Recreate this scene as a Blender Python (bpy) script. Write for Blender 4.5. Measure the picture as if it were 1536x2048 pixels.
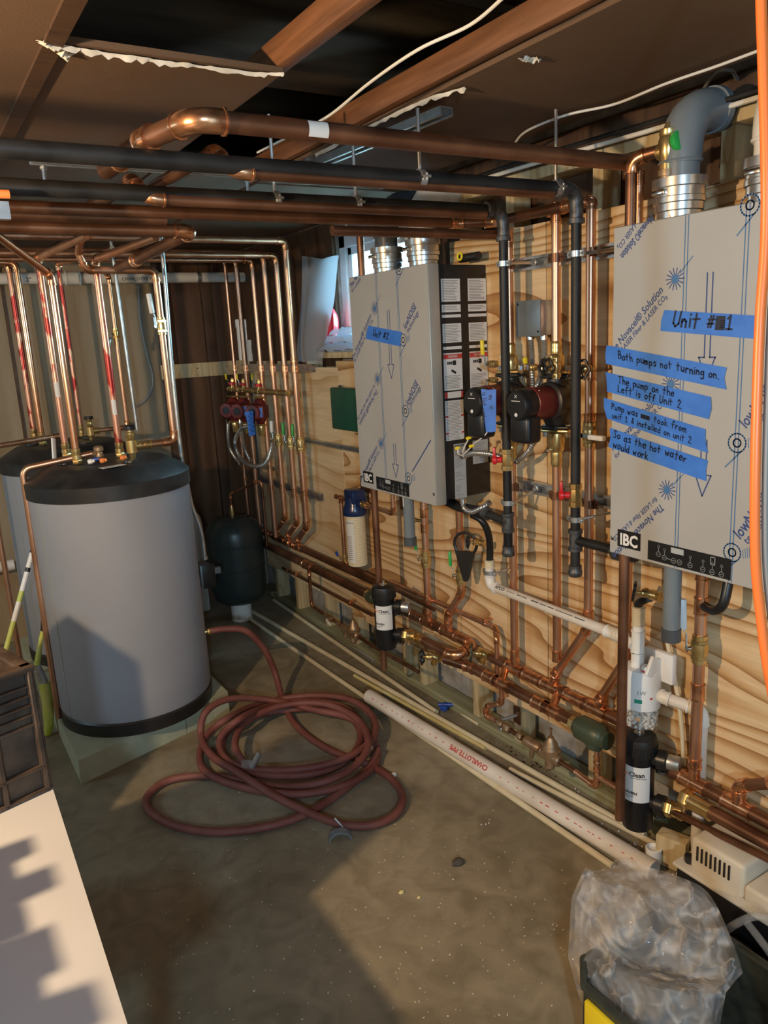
import bpy, bmesh, math, random
from mathutils import Vector, Matrix
V = Vector
random.seed(7)
for o in list(bpy.data.objects): bpy.data.objects.remove(o)
SC = bpy.context.scene
COL = SC.collection

# ---------------- camera (solved from the vanishing points of walls, pipes and boilers) --------------
FPX, PITCH, ROLL, YAW, CAMH = 1538.0, math.radians(12.7814), math.radians(-3.055), math.radians(31.3615), 1.6
_f = V((math.sin(YAW)*math.cos(PITCH), math.cos(YAW)*math.cos(PITCH), -math.sin(PITCH)))
_r = V((math.cos(YAW), -math.sin(YAW), 0)); _u = _r.cross(_f)
CX = math.cos(ROLL)*_r + math.sin(ROLL)*_u
CY = -math.sin(ROLL)*_r + math.cos(ROLL)*_u
CAM = V((0, 0, CAMH))
cd = bpy.data.cameras.new('camera'); cam = bpy.data.objects.new('camera', cd); COL.objects.link(cam)
cd.sensor_fit = 'VERTICAL'; cd.sensor_height = 32.0; cd.lens = 32.0*FPX/2048; cd.clip_start = 0.02
m3 = Matrix((CX, CY, -_f)).transposed()
cam.matrix_world = Matrix.Translation(CAM) @ m3.to_4x4()
SC.camera = cam

# ---------------- world, lights, exposure ----------------------------------------------------------
SC.view_settings.view_transform = 'Standard'; SC.view_settings.look = 'None'
SC.view_settings.gamma = 1; SC.view_settings.use_curve_mapping = False
SC.view_settings.exposure = 0.12
wd = bpy.data.worlds.new('world'); SC.world = wd; wd.use_nodes = True
bgn = wd.node_tree.nodes['Background']; bgn.inputs[0].default_value = (0.45, 0.75, 1.0, 1); bgn.inputs[1].default_value = 2.2

def lamp(name, kind, loc, energy, color, **k):
    l = bpy.data.lights.new(name, kind); l.energy = energy; l.color = color
    o = bpy.data.objects.new(name, l); COL.objects.link(o); o.location = loc
    for a, b in k.items():
        if a == 'aim': o.rotation_euler = (V(b)-V(loc)).to_track_quat('-Z', 'Y').to_euler()
        else: setattr(l, a, b)
    return o
# bare warm work bulb hanging to the left and a cool room lamp behind, both out of frame; daylight at the window
lamp('warm_work_bulb', 'POINT', (-0.78, 1.16, 1.78), 124, (1.0, 0.71, 0.42), shadow_soft_size=0.025)
lamp('cool_room_lamp', 'POINT', (-0.52, -1.25, 1.84), 138, (0.50, 0.76, 1.0), shadow_soft_size=0.06)
lamp('left_cool_fill', 'AREA', (-2.17, 3.45, 1.80), 15, (0.50, 0.82, 1.0), shape='RECTANGLE', size=0.7, size_y=0.4, aim=(0.6, 3.9, 1.6))  # cool fill added from the far left, placed at the made-up window
lamp('window_daylight', 'AREA', (2.25, 3.05, 1.85), 75, (0.45, 0.85, 1.0), shape='RECTANGLE', size=0.75, size_y=0.45, aim=(1.2, 3.15, 1.55))

# ---------------- pixel -> place: a direction only, the distance comes from a wall or floor plane ----
def ray(u, v): return CX*((u-768)/FPX) + CY*(-(v-1024)/FPX) + _f
def onX(u, v, x): d = ray(u, v); return CAM + d*(x/d.x)
def onY(u, v, y): d = ray(u, v); return CAM + d*(y/d.y)
def onZ(u, v, z=0.0): d = ray(u, v); return CAM + d*((z-CAMH)/d.z)
XP = 1.80                                   # face of the plywood wall
def W(u, v, d=0.0): return onX(u, v, XP-d)   # d metres in front of the plywood

# ---------------- mesh helpers ---------------------------------------------------------------------
def perp(a):
    a = a.normalized(); b = V((0, 0, 1)) if abs(a.z) < 0.9 else V((1, 0, 0))
    x = a.cross(b).normalized(); return x, a.cross(x).normalized()
def fillet(pts, rad, k=5):
    pts = [V(p) for p in pts]; out = [pts[0]]
    for i in range(1, len(pts)-1):
        p, a, b = pts[i], pts[i-1]-pts[i], pts[i+1]-pts[i]
        la, lb = a.length, b.length
        if la < 1e-6 or lb < 1e-6: continue
        a, b = a/la, b/lb; ang = a.angle(b, math.pi)
        if ang > 3.1: out.append(p); continue
        t = min(rad/math.tan(ang/2), la*.49, lb*.49); s, e = p+a*t, p+b*t
        for j in range(k+1):
            q = j/k; out.append(s.lerp(p, q).lerp(p.lerp(e, q), q))
    out.append(pts[-1]); return out
def spline(pts, k=6, closed=False):
    P = [V(p) for p in pts]; n = len(P); out = []
    for i in range(n if closed else n-1):
        g = (lambda j: P[j % n]) if closed else (lambda j: P[max(0, min(n-1, j))])
        p0, p1, p2, p3 = g(i-1), g(i), g(i+1), g(i+2)
        for j in range(k):
            t = j/k; out.append(.5*((2*p1)+(p2-p0)*t+(2*p0-5*p1+4*p2-p3)*t*t+(3*p1-p0-3*p2+p3)*t**3))
    if not closed: out.append(P[-1])
    return out
class MB:
    def __init__(s): s.v, s.f = [], []
    def add(s, vs, fs):
        n = len(s.v); s.v += [V(x) for x in vs]; s.f += [tuple(i+n for i in f) for f in fs]; return s
    def tube(s, pts, r, n=10, closed=False, cap=True, rads=None):
        P = [V(p) for p in pts]; Q = [P[0]]
        if rads is None:
            for p in P[1:]:
                if (p-Q[-1]).length > 1e-5: Q.append(p)
            P = Q
        m = len(P)
        if m < 2: return s
        T = []
        for i in range(m):
            if closed: t = P[(i+1) % m]-P[i-1]
            else: t = P[min(i+1, m-1)]-P[max(i-1, 0)]
            T.append(t.normalized() if t.length > 1e-9 else V((0, 0, 1)))
        x, y = perp(T[0]); vs = []
        for i in range(m):
            if i:
                q = T[i-1].rotation_difference(T[i]); x = q @ x; x = (x-T[i]*x.dot(T[i])).normalized()
            y = T[i].cross(x); rr = rads[i] if rads else r
            for j in range(n):
                a = 2*math.pi*j/n; vs.append(P[i]+(x*math.cos(a)+y*math.sin(a))*rr)
        fs = []
        for i in range(m if closed else m-1):
            for j in range(n):
                a, b = i*n+j, i*n+(j+1) % n; i2 = (i+1) % m
                fs.append((a, b, i2*n+(j+1) % n, i2*n+j))
        if cap and not closed: fs += [tuple(range(n))[::-1], tuple((m-1)*n+j for j in range(n))]
        return s.add(vs, fs)
    def lathe(s, prof, o, ax, n=20, caps=True, arc=None, x0=None):
        o, ax = V(o), V(ax).normalized(); x, y = perp(ax)
        if x0 is not None: x = (V(x0)-ax*V(x0).dot(ax)).normalized(); y = ax.cross(x)
        vs = []; a0, a1 = arc if arc else (0, 2*math.pi); nn = n+1 if arc else n
        for r, h in prof:
            for j in range(nn):
                a = a0+(a1-a0)*j/n; vs.append(o+ax*h+(x*math.cos(a)+y*math.sin(a))*max(r, 1e-5))
        fs = []
        for i in range(len(prof)-1):
            for j in range(n):
                a, b = i*nn+j, i*nn+((j+1) if arc else (j+1) % n); fs.append((a, b, b+nn, a+nn))
        if caps and not arc: fs += [tuple(range(n))[::-1], tuple((len(prof)-1)*n+j for j in range(n))]
        return s.add(vs, fs)
    def cyl(s, a, b, r, n=14, r2=None):
        a, b = V(a), V(b); return s.lathe([(r, 0), (r2 if r2 else r, (b-a).length)], a, b-a, n)
    def box(s, c, size, M=None, bev=0.0, seg=2):
        bm = bmesh.new(); bmesh.ops.create_cube(bm, size=1)
        for v in bm.verts: v.co = V((v.co.x*size[0], v.co.y*size[1], v.co.z*size[2]))
        if bev: bmesh.ops.bevel(bm, geom=bm.edges[:], offset=bev, segments=seg, affect='EDGES', profile=.5)
        bm.verts.index_update(); R = M.to_3x3() if M is not None else Matrix.Identity(3)
        s.add([V(c)+R @ v.co for v in bm.verts], [tuple(v.index for v in f.verts) for f in bm.faces]); bm.free(); return s
    def bar(s, a, b, w, h, up=(0, 0, 1), bev=0.0):
        a, b = V(a), V(b); t = (b-a).normalized(); u = V(up); u = (u-t*u.dot(t)).normalized(); sd = t.cross(u)
        M = Matrix((t, sd, u)).transposed(); return s.box((a+b)/2, ((b-a).length, w, h), M, bev)
    def prism(s, poly, o, ux, uy, depth):
        o, ux, uy = V(o), V(ux), V(uy); nz = ux.cross(uy).normalized(); n = len(poly)
        vs = [o+ux*p[0]+uy*p[1] for p in poly]; vs += [p+nz*depth for p in vs]
        return s.add(vs, [tuple(range(n))[::-1], tuple(range(n, 2*n))]+[(i, (i+1) % n, n+(i+1) % n, n+i) for i in range(n)])
    def torus(s, c, ax, R, r, n=24, m=8):
        x, y = perp(V(ax)); return s.tube([V(c)+(x*math.cos(2*math.pi*i/n)+y*math.sin(2*math.pi*i/n))*R for i in range(n)], r, m, closed=True)
    def ball(s, c, r, n=12, sz=1.0):
        k = max(4, n//2); return s.lathe([(r*math.sin(math.pi*i/k), -r*sz*math.cos(math.pi*i/k)) for i in range(k+1)], c, (0, 0, 1), n)
    def ribbon(s, pts, w, nrm):
        pts = [V(p) for p in pts]
        for a, b in zip(pts, pts[1:]):
            t = (b-a)
            if t.length < 1e-6: continue
            t.normalize(); sd = t.cross(V(nrm)).normalized()*w/2; e = t*w*.45
            s.add([a-e-sd, b+e-sd, b+e+sd, a-e+sd], [(0, 1, 2, 3)])
        return s

def mesh_obj(name, mb, mat, off, smooth=40):
    me = bpy.data.meshes.new(name); me.from_pydata([v-off for v in mb.v], [], mb.f); me.materials.append(mat)
    bm = bmesh.new(); bm.from_mesh(me); bmesh.ops.recalc_face_normals(bm, faces=bm.faces[:]); bm.to_mesh(me); bm.free()
    if smooth:
        me.polygons.foreach_set('use_smooth', [True]*len(me.polygons))
        me.set_sharp_from_angle(angle=math.radians(smooth))
    o = bpy.data.objects.new(name, me); COL.objects.link(o); return o
class T:
    """one thing: an Empty at its base with its parts (or one plain mesh when it has a single part)"""
    def __init__(s, name, label, cat, group=None, kind=None):
        s.n, s.l, s.c, s.g, s.k, s.parts = name, label, cat, group, kind, []
    def p(s, name, mb, mat, sub=None, label=None, kind=None, smooth=40):
        s.parts.append((name, mb, mat, sub, label, kind, smooth)); return len(s.parts)-1
    def done(s):
        vs = [v for q in s.parts for v in q[1].v]
        lo = [min(v[i] for v in vs) for i in range(3)]; hi = [max(v[i] for v in vs) for i in range(3)]
        base = V(((lo[0]+hi[0])/2, (lo[1]+hi[1])/2, lo[2]))
        if len(s.parts) == 1:
            q = s.parts[0]; root = mesh_obj(s.n, q[1], q[2], base, q[6]); root.location = base
        else:
            if s.k == 'structure':
                q = s.parts[0]; root = mesh_obj(s.n, q[1], q[2], base, q[6]); root.location = base; objs = [root]
            else:
                root = bpy.data.objects.new(s.n, None); COL.objects.link(root); root.location = base; root.empty_display_size = .05; objs = []
            for q in s.parts[len(objs):]:
                o = mesh_obj(q[0], q[1], q[2], base, q[6]); objs.append(o)
                o.parent = root if q[3] is None else objs[q[3]]
                if q[4]: o['label'] = q[4]
                if q[5]: o['kind'] = q[5]
        if s.l: root['label'] = s.l
        if s.c: root['category'] = s.c
        if s.g: root['group'] = s.g
        if s.k: root['kind'] = s.k
        return root
def single(name, label, cat, mb, mat, group=None, kind=None, smooth=40):
    t = T(name, label, cat, group, kind); t.p(name, mb, mat, smooth=smooth); return t.done()

# ---------------- text ----------------------------------------------------------------------------
_tc = {}
def text2d(body, bold=0.0, shear=0.0):
    key = (body, bold, shear)
    if key not in _tc:
        cu = bpy.data.curves.new('print', 'FONT'); cu.body = body; cu.size = 1; cu.offset = bold; cu.shear = shear; cu.resolution_u = 2; cu.fill_mode = 'FRONT'
        ob = bpy.data.objects.new('print', cu); me = bpy.data.meshes.new_from_object(ob)
        _tc[key] = ([(v.co.x, v.co.y) for v in me.vertices], [tuple(p.vertices) for p in me.polygons])
        bpy.data.objects.remove(ob); bpy.data.curves.remove(cu); bpy.data.meshes.remove(me)
    return _tc[key]
def text_on(mb, body, o, ux, uy, size, bold=0.0, shear=0.0, width=None, center=False):
    vs, fs = text2d(body, bold, shear)
    if not vs: return mb
    w = max(v[0] for v in vs); sx = (width/w) if width else size
    dx = -w*sx/2 if center else 0
    return mb.add([V(o)+V(ux)*(v[0]*sx+dx)+V(uy)*(v[1]*size) for v in vs], fs)
def text_cyl(mb, body, c, ax, R, x0, size, ang0, h0, bold=0.0, flip=1):
    vs, fs = text2d(body, bold); ax = V(ax).normalized(); x = (V(x0)-ax*V(x0).dot(ax)).normalized(); y = ax.cross(x)
    return mb.add([V(c)+ax*(h0+v[1]*size)+(x*math.cos(ang0+v[0]*size/R*flip)+y*math.sin(ang0+v[0]*size/R*flip))*R for v in vs], fs)
# marker handwriting: single strokes on a 0..100 grid
GL = {}
for ln in '''a 48,45 25,55 8,38 10,12 28,2 48,20/48,55 48,10 58,2
b 10,100 10,2/10,35 30,52 50,38 48,12 28,2 10,12
c 46,45 26,54 8,34 12,8 30,0 48,10
d 48,100 48,0/48,40 26,52 8,34 10,8 28,0 48,14
e 8,28 46,32 44,50 24,55 8,36 12,8 30,0 50,10
f 50,88 36,100 24,86 22,0/4,52 46,54
g 46,45 26,54 8,36 14,12 44,22/46,54 46,-22 28,-36 8,-24
h 10,100 10,0/10,34 28,52 44,40 46,0
i 16,52 16,0/16,76 18,80
k 10,100 10,0/44,56 12,26 48,0
l 14,100 14,0
m 8,52 8,0/8,36 22,52 32,40 32,0/32,36 48,52 58,38 58,0
n 10,52 10,0/10,34 28,52 44,38 46,0
o 28,54 8,34 12,6 30,0 48,16 46,42 28,54
p 10,52 10,-36/10,38 32,54 50,36 42,8 10,6
r 12,54 12,0/12,30 30,52 46,48
s 44,48 24,56 12,42 40,20 36,2 8,4
t 24,92 22,0/2,56 50,60
u 8,52 10,12 26,0 44,14/46,52 46,0
w 4,52 14,2 30,36 44,2 58,54
y 8,52 26,12/48,54 20,-34
B 10,100 10,0/10,98 42,90 40,62 12,54/12,54 50,40 46,8 10,0
L 10,100 8,4 50,6
H 8,100 8,0/50,100 50,0/8,52 50,54
P 10,100 10,0/10,96 48,88 46,56 12,48
S 48,86 28,100 10,80 44,34 36,4 6,8
T 4,96 60,100/32,98 30,0
U 8,98 8,22 28,0 50,20 54,98
1 12,76 30,98 30,2/8,0 52,2
2 10,78 28,98 48,76 8,4 56,0
& 50,4 24,84 40,84 12,26 24,4 50,36
# 22,92 12,6/44,92 34,6/4,62 58,66/0,30 54,34
. 10,4 14,0'''.split('\n'):
    ch, st = ln.split(' ', 1); GL[ch] = [[tuple(map(float, q.split(','))) for q in s_.split()] for s_ in st.split('/')]
def hand(mb, body, o, ux, uy, size, nrm, sp=0.66, wd=0.135, seed=1):
    rn = random.Random(seed); x = 0; o, ux, uy = V(o), V(ux), V(uy)
    for ch in body:
        if ch == ' ': x += .55; continue
        dy = rn.uniform(-.06, .06); sc = rn.uniform(.9, 1.1); sl = rn.uniform(.02, .16)
        if ch == '_':                                      # crossed-out word
            for k in range(5): mb.ribbon([o+ux*(x*size)+uy*((.08+.12*k)*size), o+ux*((x+1.5)*size)+uy*((.1+.12*k)*size)], size*.16, nrm)
            x += 1.75; continue
        if ch == '~':                                      # blacked-out figure
            for k in range(6): mb.ribbon([o+ux*(x*size)+uy*((.02+.15*k)*size), o+ux*((x+.55)*size)+uy*((.05+.15*k)*size)], size*.18, nrm)
            x += .7; continue
        for st in GL[ch]:
            mb.ribbon([o+ux*((x+q[0]/100*sc+sl*q[1]/100)*size)+uy*((q[1]/100*sc+dy)*size) for q in st], size*wd, nrm)
        x += (max(q[0] for st in GL[ch] for q in st)/100+.16)*sp/.66
    return mb
# ---------------- materials (procedural) -----------------------------------------------------------
def mat(name, c1, c2=None, rough=.5, metal=0.0, scale=8.0, stretch=(1, 1, 1), bump=0.0, detail=5, lo=.35, hi=.65, spec=None, bscale=None, distort=0.0, trans=0.0, alpha=1.0, rough2=None):
    m = bpy.data.materials.new(name); m.use_nodes = True; nt = m.node_tree; b = nt.nodes['Principled BSDF']
    b.inputs['Base Color'].default_value = (*c1, 1); b.inputs['Roughness'].default_value = rough; b.inputs['Metallic'].default_value = metal
    if spec is not None: b.inputs['Specular IOR Level'].default_value = spec
    if trans: b.inputs['Transmission Weight'].default_value = trans
    if alpha < 1: b.inputs['Alpha'].default_value = alpha
    if c2 is None and not bump: return m
    tc = nt.nodes.new('ShaderNodeTexCoord'); mp = nt.nodes.new('ShaderNodeMapping'); mp.inputs['Scale'].default_value = stretch
    geo = nt.nodes.new('ShaderNodeNewGeometry'); nt.links.new(geo.outputs['Position'], mp.inputs['Vector'])
    nz = nt.nodes.new('ShaderNodeTexNoise'); nz.inputs['Scale'].default_value = scale; nz.inputs['Detail'].default_value = detail; nz.inputs['Distortion'].default_value = distort
    nt.links.new(mp.outputs[0], nz.inputs['Vector'])
    if c2 is not None:
        r = nt.nodes.new('ShaderNodeValToRGB'); r.color_ramp.elements[0].position = lo; r.color_ramp.elements[1].position = hi
        r.color_ramp.elements[0].color = (*c1, 1); r.color_ramp.elements[1].color = (*c2, 1)
        nt.links.new(nz.outputs['Fac'], r.inputs['Fac']); nt.links.new(r.outputs['Color'], b.inputs['Base Color'])
        if rough2 is not None:
            mr = nt.nodes.new('ShaderNodeMapRange'); mr.inputs['From Min'].default_value = lo; mr.inputs['From Max'].default_value = hi
            mr.inputs['To Min'].default_value = rough; mr.inputs['To Max'].default_value = rough2
            nt.links.new(nz.outputs['Fac'], mr.inputs['Value']); nt.links.new(mr.outputs[0], b.inputs['Roughness'])
    if bump:
        bp = nt.nodes.new('ShaderNodeBump'); bp.inputs['Strength'].default_value = bump; bp.inputs['Distance'].default_value = .01
        src = nz
        if bscale:
            src = nt.nodes.new('ShaderNodeTexNoise'); src.inputs['Scale'].default_value = bscale; src.inputs['Detail'].default_value = 6; nt.links.new(mp.outputs[0], src.inputs['Vector'])
        nt.links.new(src.outputs['Fac'], bp.inputs['Height']); nt.links.new(bp.outputs[0], b.inputs['Normal'])
    return m
def wood(name, cols, sc=3.0, ring=9.0, dist=5.0, rough=.6, stretch=(1, .28, 1), spread=(.0, .35, .6, .85), dscale=1.3, zr=None):
    m = bpy.data.materials.new(name); m.use_nodes = True; nt = m.node_tree; b = nt.nodes['Principled BSDF']; b.inputs['Roughness'].default_value = rough
    geo = nt.nodes.new('ShaderNodeNewGeometry'); mp = nt.nodes.new('ShaderNodeMapping'); mp.inputs['Scale'].default_value = stretch
    nt.links.new(geo.outputs['Position'], mp.inputs['Vector'])
    n1 = nt.nodes.new('ShaderNodeTexNoise'); n1.inputs['Scale'].default_value = dscale; n1.inputs['Detail'].default_value = 2.2; n1.inputs['Roughness'].default_value = .45; nt.links.new(mp.outputs[0], n1.inputs['Vector'])
    mu = nt.nodes.new('ShaderNodeMath'); mu.operation = 'MULTIPLY'; mu.inputs[1].default_value = ring*dist; nt.links.new(n1.outputs['Fac'], mu.inputs[0])
    sx = nt.nodes.new('ShaderNodeSeparateXYZ'); nt.links.new(mp.outputs[0], sx.inputs[0])
    ad = nt.nodes.new('ShaderNodeMath'); ad.operation = 'ADD'; nt.links.new(mu.outputs[0], ad.inputs[0])
    mz = nt.nodes.new('ShaderNodeMath'); mz.operation = 'MULTIPLY'; mz.inputs[1].default_value = ring if zr is None else zr; nt.links.new(sx.outputs['Z'], mz.inputs[0]); nt.links.new(mz.outputs[0], ad.inputs[1])
    fr = nt.nodes.new('ShaderNodeMath'); fr.operation = 'FRACT'; nt.links.new(ad.outputs[0], fr.inputs[0])
    n2 = nt.nodes.new('ShaderNodeTexNoise'); n2.inputs['Scale'].default_value = 60; n2.inputs['Detail'].default_value = 4
    m2 = nt.nodes.new('ShaderNodeMapping'); m2.inputs['Scale'].default_value = (1, .06, 1) if stretch[1] < stretch[2] else (1, 1, .06); nt.links.new(geo.outputs['Position'], m2.inputs['Vector']); nt.links.new(m2.outputs[0], n2.inputs['Vector'])
    r = nt.nodes.new('ShaderNodeValToRGB'); e = r.color_ramp.elements
    while len(e) < len(cols): e.new(.5)
    for i, c in enumerate(cols): e[i].position = spread[i]; e[i].color = (*c, 1)
    nt.links.new(fr.outputs[0], r.inputs['Fac'])
    mx = nt.nodes.new('ShaderNodeMix'); mx.data_type = 'RGBA'; mx.blend_type = 'MULTIPLY'; mx.inputs['Factor'].default_value = .35
    nt.links.new(r.outputs['Color'], mx.inputs['A'])
    r2 = nt.nodes.new('ShaderNodeValToRGB'); r2.color_ramp.elements[0].color = (.55, .5, .45, 1); r2.color_ramp.elements[0].position = .3; r2.color_ramp.elements[1].position = .6
    nt.links.new(n2.outputs['Fac'], r2.inputs['Fac']); nt.links.new(r2.outputs['Color'], mx.inputs['B'])
    nt.links.new(mx.outputs['Result'], b.inputs['Base Color'])
    return m
M = {}
M['copper'] = mat('copper', (.60, .31, .18), (.76, .45, .30), .30, .9, 14, (1, 1, .4), rough2=.36)
M['copper_dark'] = mat('tarnished_copper', (.16, .075, .042), (.34, .165, .095), .36, .8, 10, (.6, .6, .6), lo=.38, hi=.68, rough2=.45)
M['copper_fit'] = mat('sweated_copper', (.40, .17, .08), (.80, .42, .23), .26, .92, 40, lo=.3, hi=.6)
M['copper_bright'] = mat('new_copper', (.80, .40, .22), (.86, .52, .33), .22, .95, 10, (1, 1, .3))
M['red_sleeve'] = mat('red_stickered_copper', (.40, .04, .028), (.70, .34, .22), .32, .7, 5, (3, 3, 1.4), lo=.47, hi=.52)
M['brass'] = mat('brass', (.62, .42, .16), (.78, .60, .28), .28, .9, 30)
M['bronze'] = mat('cast_bronze', (.30, .20, .12), (.46, .32, .19), .45, .7, 40, bump=.2)
M['iron'] = mat('black_iron', (.012, .012, .013), (.035, .034, .033), .42, .35, 22, (.4, .4, .4), rough2=.6)
M['iron_fit'] = mat('malleable_iron', (.06, .06, .062), (.13, .13, .13), .45, .6, 60, bump=.1)
M['galv'] = mat('galvanised_steel', (.42, .44, .45), (.62, .63, .62), .35, .85, 25)
M['chrome'] = mat('bright_steel', (.78, .77, .74), None, .18, 1.0)
M['steel_collar'] = mat('brushed_steel', (.72, .70, .66), (.82, .80, .76), .28, .95, 60, (1, 1, .1))
M['pvc'] = mat('white_pvc', (.80, .78, .72), (.86, .84, .79), .38, 0, 9)
M['pvc_dusty'] = mat('dusty_pvc', (.66, .59, .50), (.80, .74, .66), .5, 0, 7)
M['cpvc'] = mat('cream_cpvc', (.66, .56, .36), (.74, .66, .46), .45, 0, 12)
M['cpvc_y'] = mat('yellow_cpvc', (.62, .52, .20), (.70, .61, .30), .45, 0, 12)
M['grey_pvc'] = mat('grey_cpvc', (.16, .19, .21), (.20, .23, .25), .32, 0, 6)
M['grey_pvc_d'] = mat('dark_grey_cpvc', (.06, .07, .08), (.09, .10, .11), .35, 0, 6)
M['white'] = mat('white_plastic', (.82, .82, .80), None, .35)
M['offwhite'] = mat('beige_plastic', (.70, .62, .48), None, .4)
M['black'] = mat('black_plastic', (.012, .012, .013), None, .35)
M['blacksat'] = mat('black_paint', (.014, .013, .012), (.02, .019, .018), .4, 0, 30)
M['red'] = mat('red_plastic', (.65, .02, .025), None, .3)
M['darkred'] = mat('dark_red_enamel', (.13, .012, .012), (.17, .02, .02), .38, 0, 12)
M['green_h'] = mat('green_grip', (.03, .42, .08), None, .35)
M['yellow'] = mat('yellow_grip', (.85, .66, .02), None, .35)
M['blue'] = mat('blue_plastic', (.02, .07, .36), None, .35)
M['navy'] = mat('navy_plastic', (.012, .028, .10), None, .22)
M['cream'] = mat('cream_cartridge', (.72, .64, .44), None, .5)
M['green_box'] = mat('green_enamel', (.012, .085, .055), None, .4)
M['green_iron'] = mat('green_cast_iron', (.045, .06, .035), (.06, .08, .05), .42, .1, 18, bump=.15)
M['tank_green'] = mat('slate_green_paint', (.026, .040, .038), (.032, .048, .045), .34, 0, 3)
M['tank_grey'] = mat('grey_vinyl', (.285, .295, .325), (.31, .32, .35), .5, 0, 3)
M['lid_black'] = mat('dusty_black_plastic', (.012, .012, .013), (.045, .043, .04), .5, 0, 7, lo=.45, hi=.75)
M['film'] = mat('protective_film', (.39, .385, .37), (.42, .415, .40), .42, 0, 4)
M['panel_edge'] = mat('brushed_panel_edge', (.50, .51, .48), None, .35, .5)
M['ink'] = mat('blue_ink', (.035, .07, .22), None, .5)
M['ink_l'] = mat('light_blue_ink', (.06, .17, .36), None, .5)
M['marker'] = mat('black_marker', (.01, .012, .03), None, .5)
M['tape'] = mat('blue_masking_tape', (.035, .17, .62), (.05, .21, .70), .5, 0, 25)
M['label'] = mat('white_label', (.76, .76, .74), None, .45)
M['label_g'] = mat('silver_label', (.42, .45, .46), None, .4)
M['print'] = mat('grey_print', (.22, .22, .22), None, .6)
M['print_b'] = mat('black_print', (.02, .02, .02), None, .6)
M['print_r'] = mat('red_print', (.55, .06, .05), None, .6)
M['print_o'] = mat('orange_print', (.85, .25, .06), None, .6)
M['print_g'] = mat('green_print', (.02, .30, .20), None, .6)
M['plywood'] = wood('plywood', [(.74, .53, .30), (.78, .58, .34), (.62, .39, .18), (.38, .19, .07)], ring=26, dist=.85, stretch=(1, .13, 1), dscale=2.4, zr=7, spread=(.0, .40, .74, .97))
M['plywood2'] = wood('pale_plywood', [(.72, .55, .33), (.76, .60, .38), (.68, .50, .28), (.58, .39, .19)], ring=12, dist=1.0, stretch=(1, .30, 1), dscale=2.0, zr=4, spread=(.0, .45, .78, .97))
M['stud'] = wood('stud_lumber', [(.62, .50, .29), (.66, .55, .33), (.60, .46, .25), (.52, .37, .18)], ring=30, dist=.4, stretch=(1, 1, .08), dscale=6, spread=(.0, .45, .78, .97))
M['green_lumber'] = wood('treated_lumber', [(.33, .32, .19), (.36, .35, .21), (.29, .28, .16), (.24, .22, .12)], ring=25, dist=.4, stretch=(1, .1, 1), dscale=6, spread=(.0, .45, .78, .97))
M['brownply'] = mat('stained_panel', (.075, .032, .013), (.17, .085, .04), .45, 0, 3.2, (4, 4, .35), lo=.3, hi=.7, detail=8)
M['darkwood'] = mat('dark_timber', (.05, .022, .010), (.10, .05, .022), .6, 0, 6, (1, 6, 1), lo=.3, hi=.7)
M['oldbeam'] = mat('old_timber', (.035, .024, .014), (.13, .10, .065), .8, 0, 3, (.5, 5, 5), lo=.35, hi=.7, bump=.5)
M['batten'] = mat('orange_batten', (.13, .05, .018), (.24, .10, .04), .6, 0, 9, (6, .5, 6), lo=.3, hi=.7, bump=.2)
M['fibre'] = mat('brown_fibreboard', (.115, .062, .030), (.15, .085, .045), .85, 0, 2.2, bump=.08, bscale=220)
M['paper'] = mat('torn_white_paper', (.75, .70, .60), (.62, .55, .44), .8, 0, 30)
M['concrete'] = mat('tan_parging', (.30, .235, .15), (.40, .32, .215), .85, 0, 2.4, (3, 3, .5), bump=.25, bscale=14, detail=8)
M['block'] = mat('grey_block', (.24, .225, .20), (.42, .40, .37), .9, 0, 14, bump=.35, detail=8)
M['foam'] = mat('green_foam_pad', (.36, .38, .27), (.42, .44, .32), .9, 0, 14, bump=.1, bscale=60)
M['hose'] = mat('dusty_red_rubber', (.15, .042, .032), (.23, .085, .068), .62, 0, 9, lo=.35, hi=.75)
M['orange'] = mat('orange_vinyl', (1.0, .23, .05), None, .35)
M['cablew'] = mat('white_cable', (.78, .74, .66), None, .45)
M['cableg'] = mat('grey_cable', (.30, .30, .29), None, .45)
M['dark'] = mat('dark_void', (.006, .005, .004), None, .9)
M['board'] = mat('white_melamine', (.44, .44, .445), (.49, .49, .495), .4, 0, 3, bump=.03)
M['crate'] = mat('brown_crate', (.035, .022, .015), (.11, .070, .045), .6, 0, 16, lo=.4, hi=.75, bump=.1)
M['hivis'] = mat('lime_enamel', (.45, .55, .04), (.62, .68, .20), .4, 0, 12)
M['switchgrey'] = mat('grey_box_steel', (.17, .20, .22), (.22, .25, .27), .4, .4, 12)
M['plastic_red'] = mat('red_acrylic', (.75, .03, .05), None, .3)
M['tote'] = mat('dark_green_tote', (.02, .026, .022), (.04, .048, .04), .45, 0, 18)
M['toteyellow'] = mat('yellow_tote', (.80, .62, .02), (.55, .42, .03), .45, 0, 9, lo=.55, hi=.8)
M['toolorange'] = mat('red_orange_plastic', (.62, .10, .02), None, .35)
M['glass'] = mat('window_glass', (.85, .95, 1.0), None, .05, trans=1.0)
M['frame'] = mat('white_window_frame', (.70, .72, .74), None, .4)
M['pellet'] = mat('white_marble_chips', (.62, .60, .55), (.80, .78, .72), .6, 0, 30)
M['grey_rod'] = mat('zinc_rod', (.62, .61, .58), None, .3, .9)
M['stone'] = mat('dark_stone', (.05, .045, .04), (.09, .08, .07), .8, 0, 20)
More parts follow.
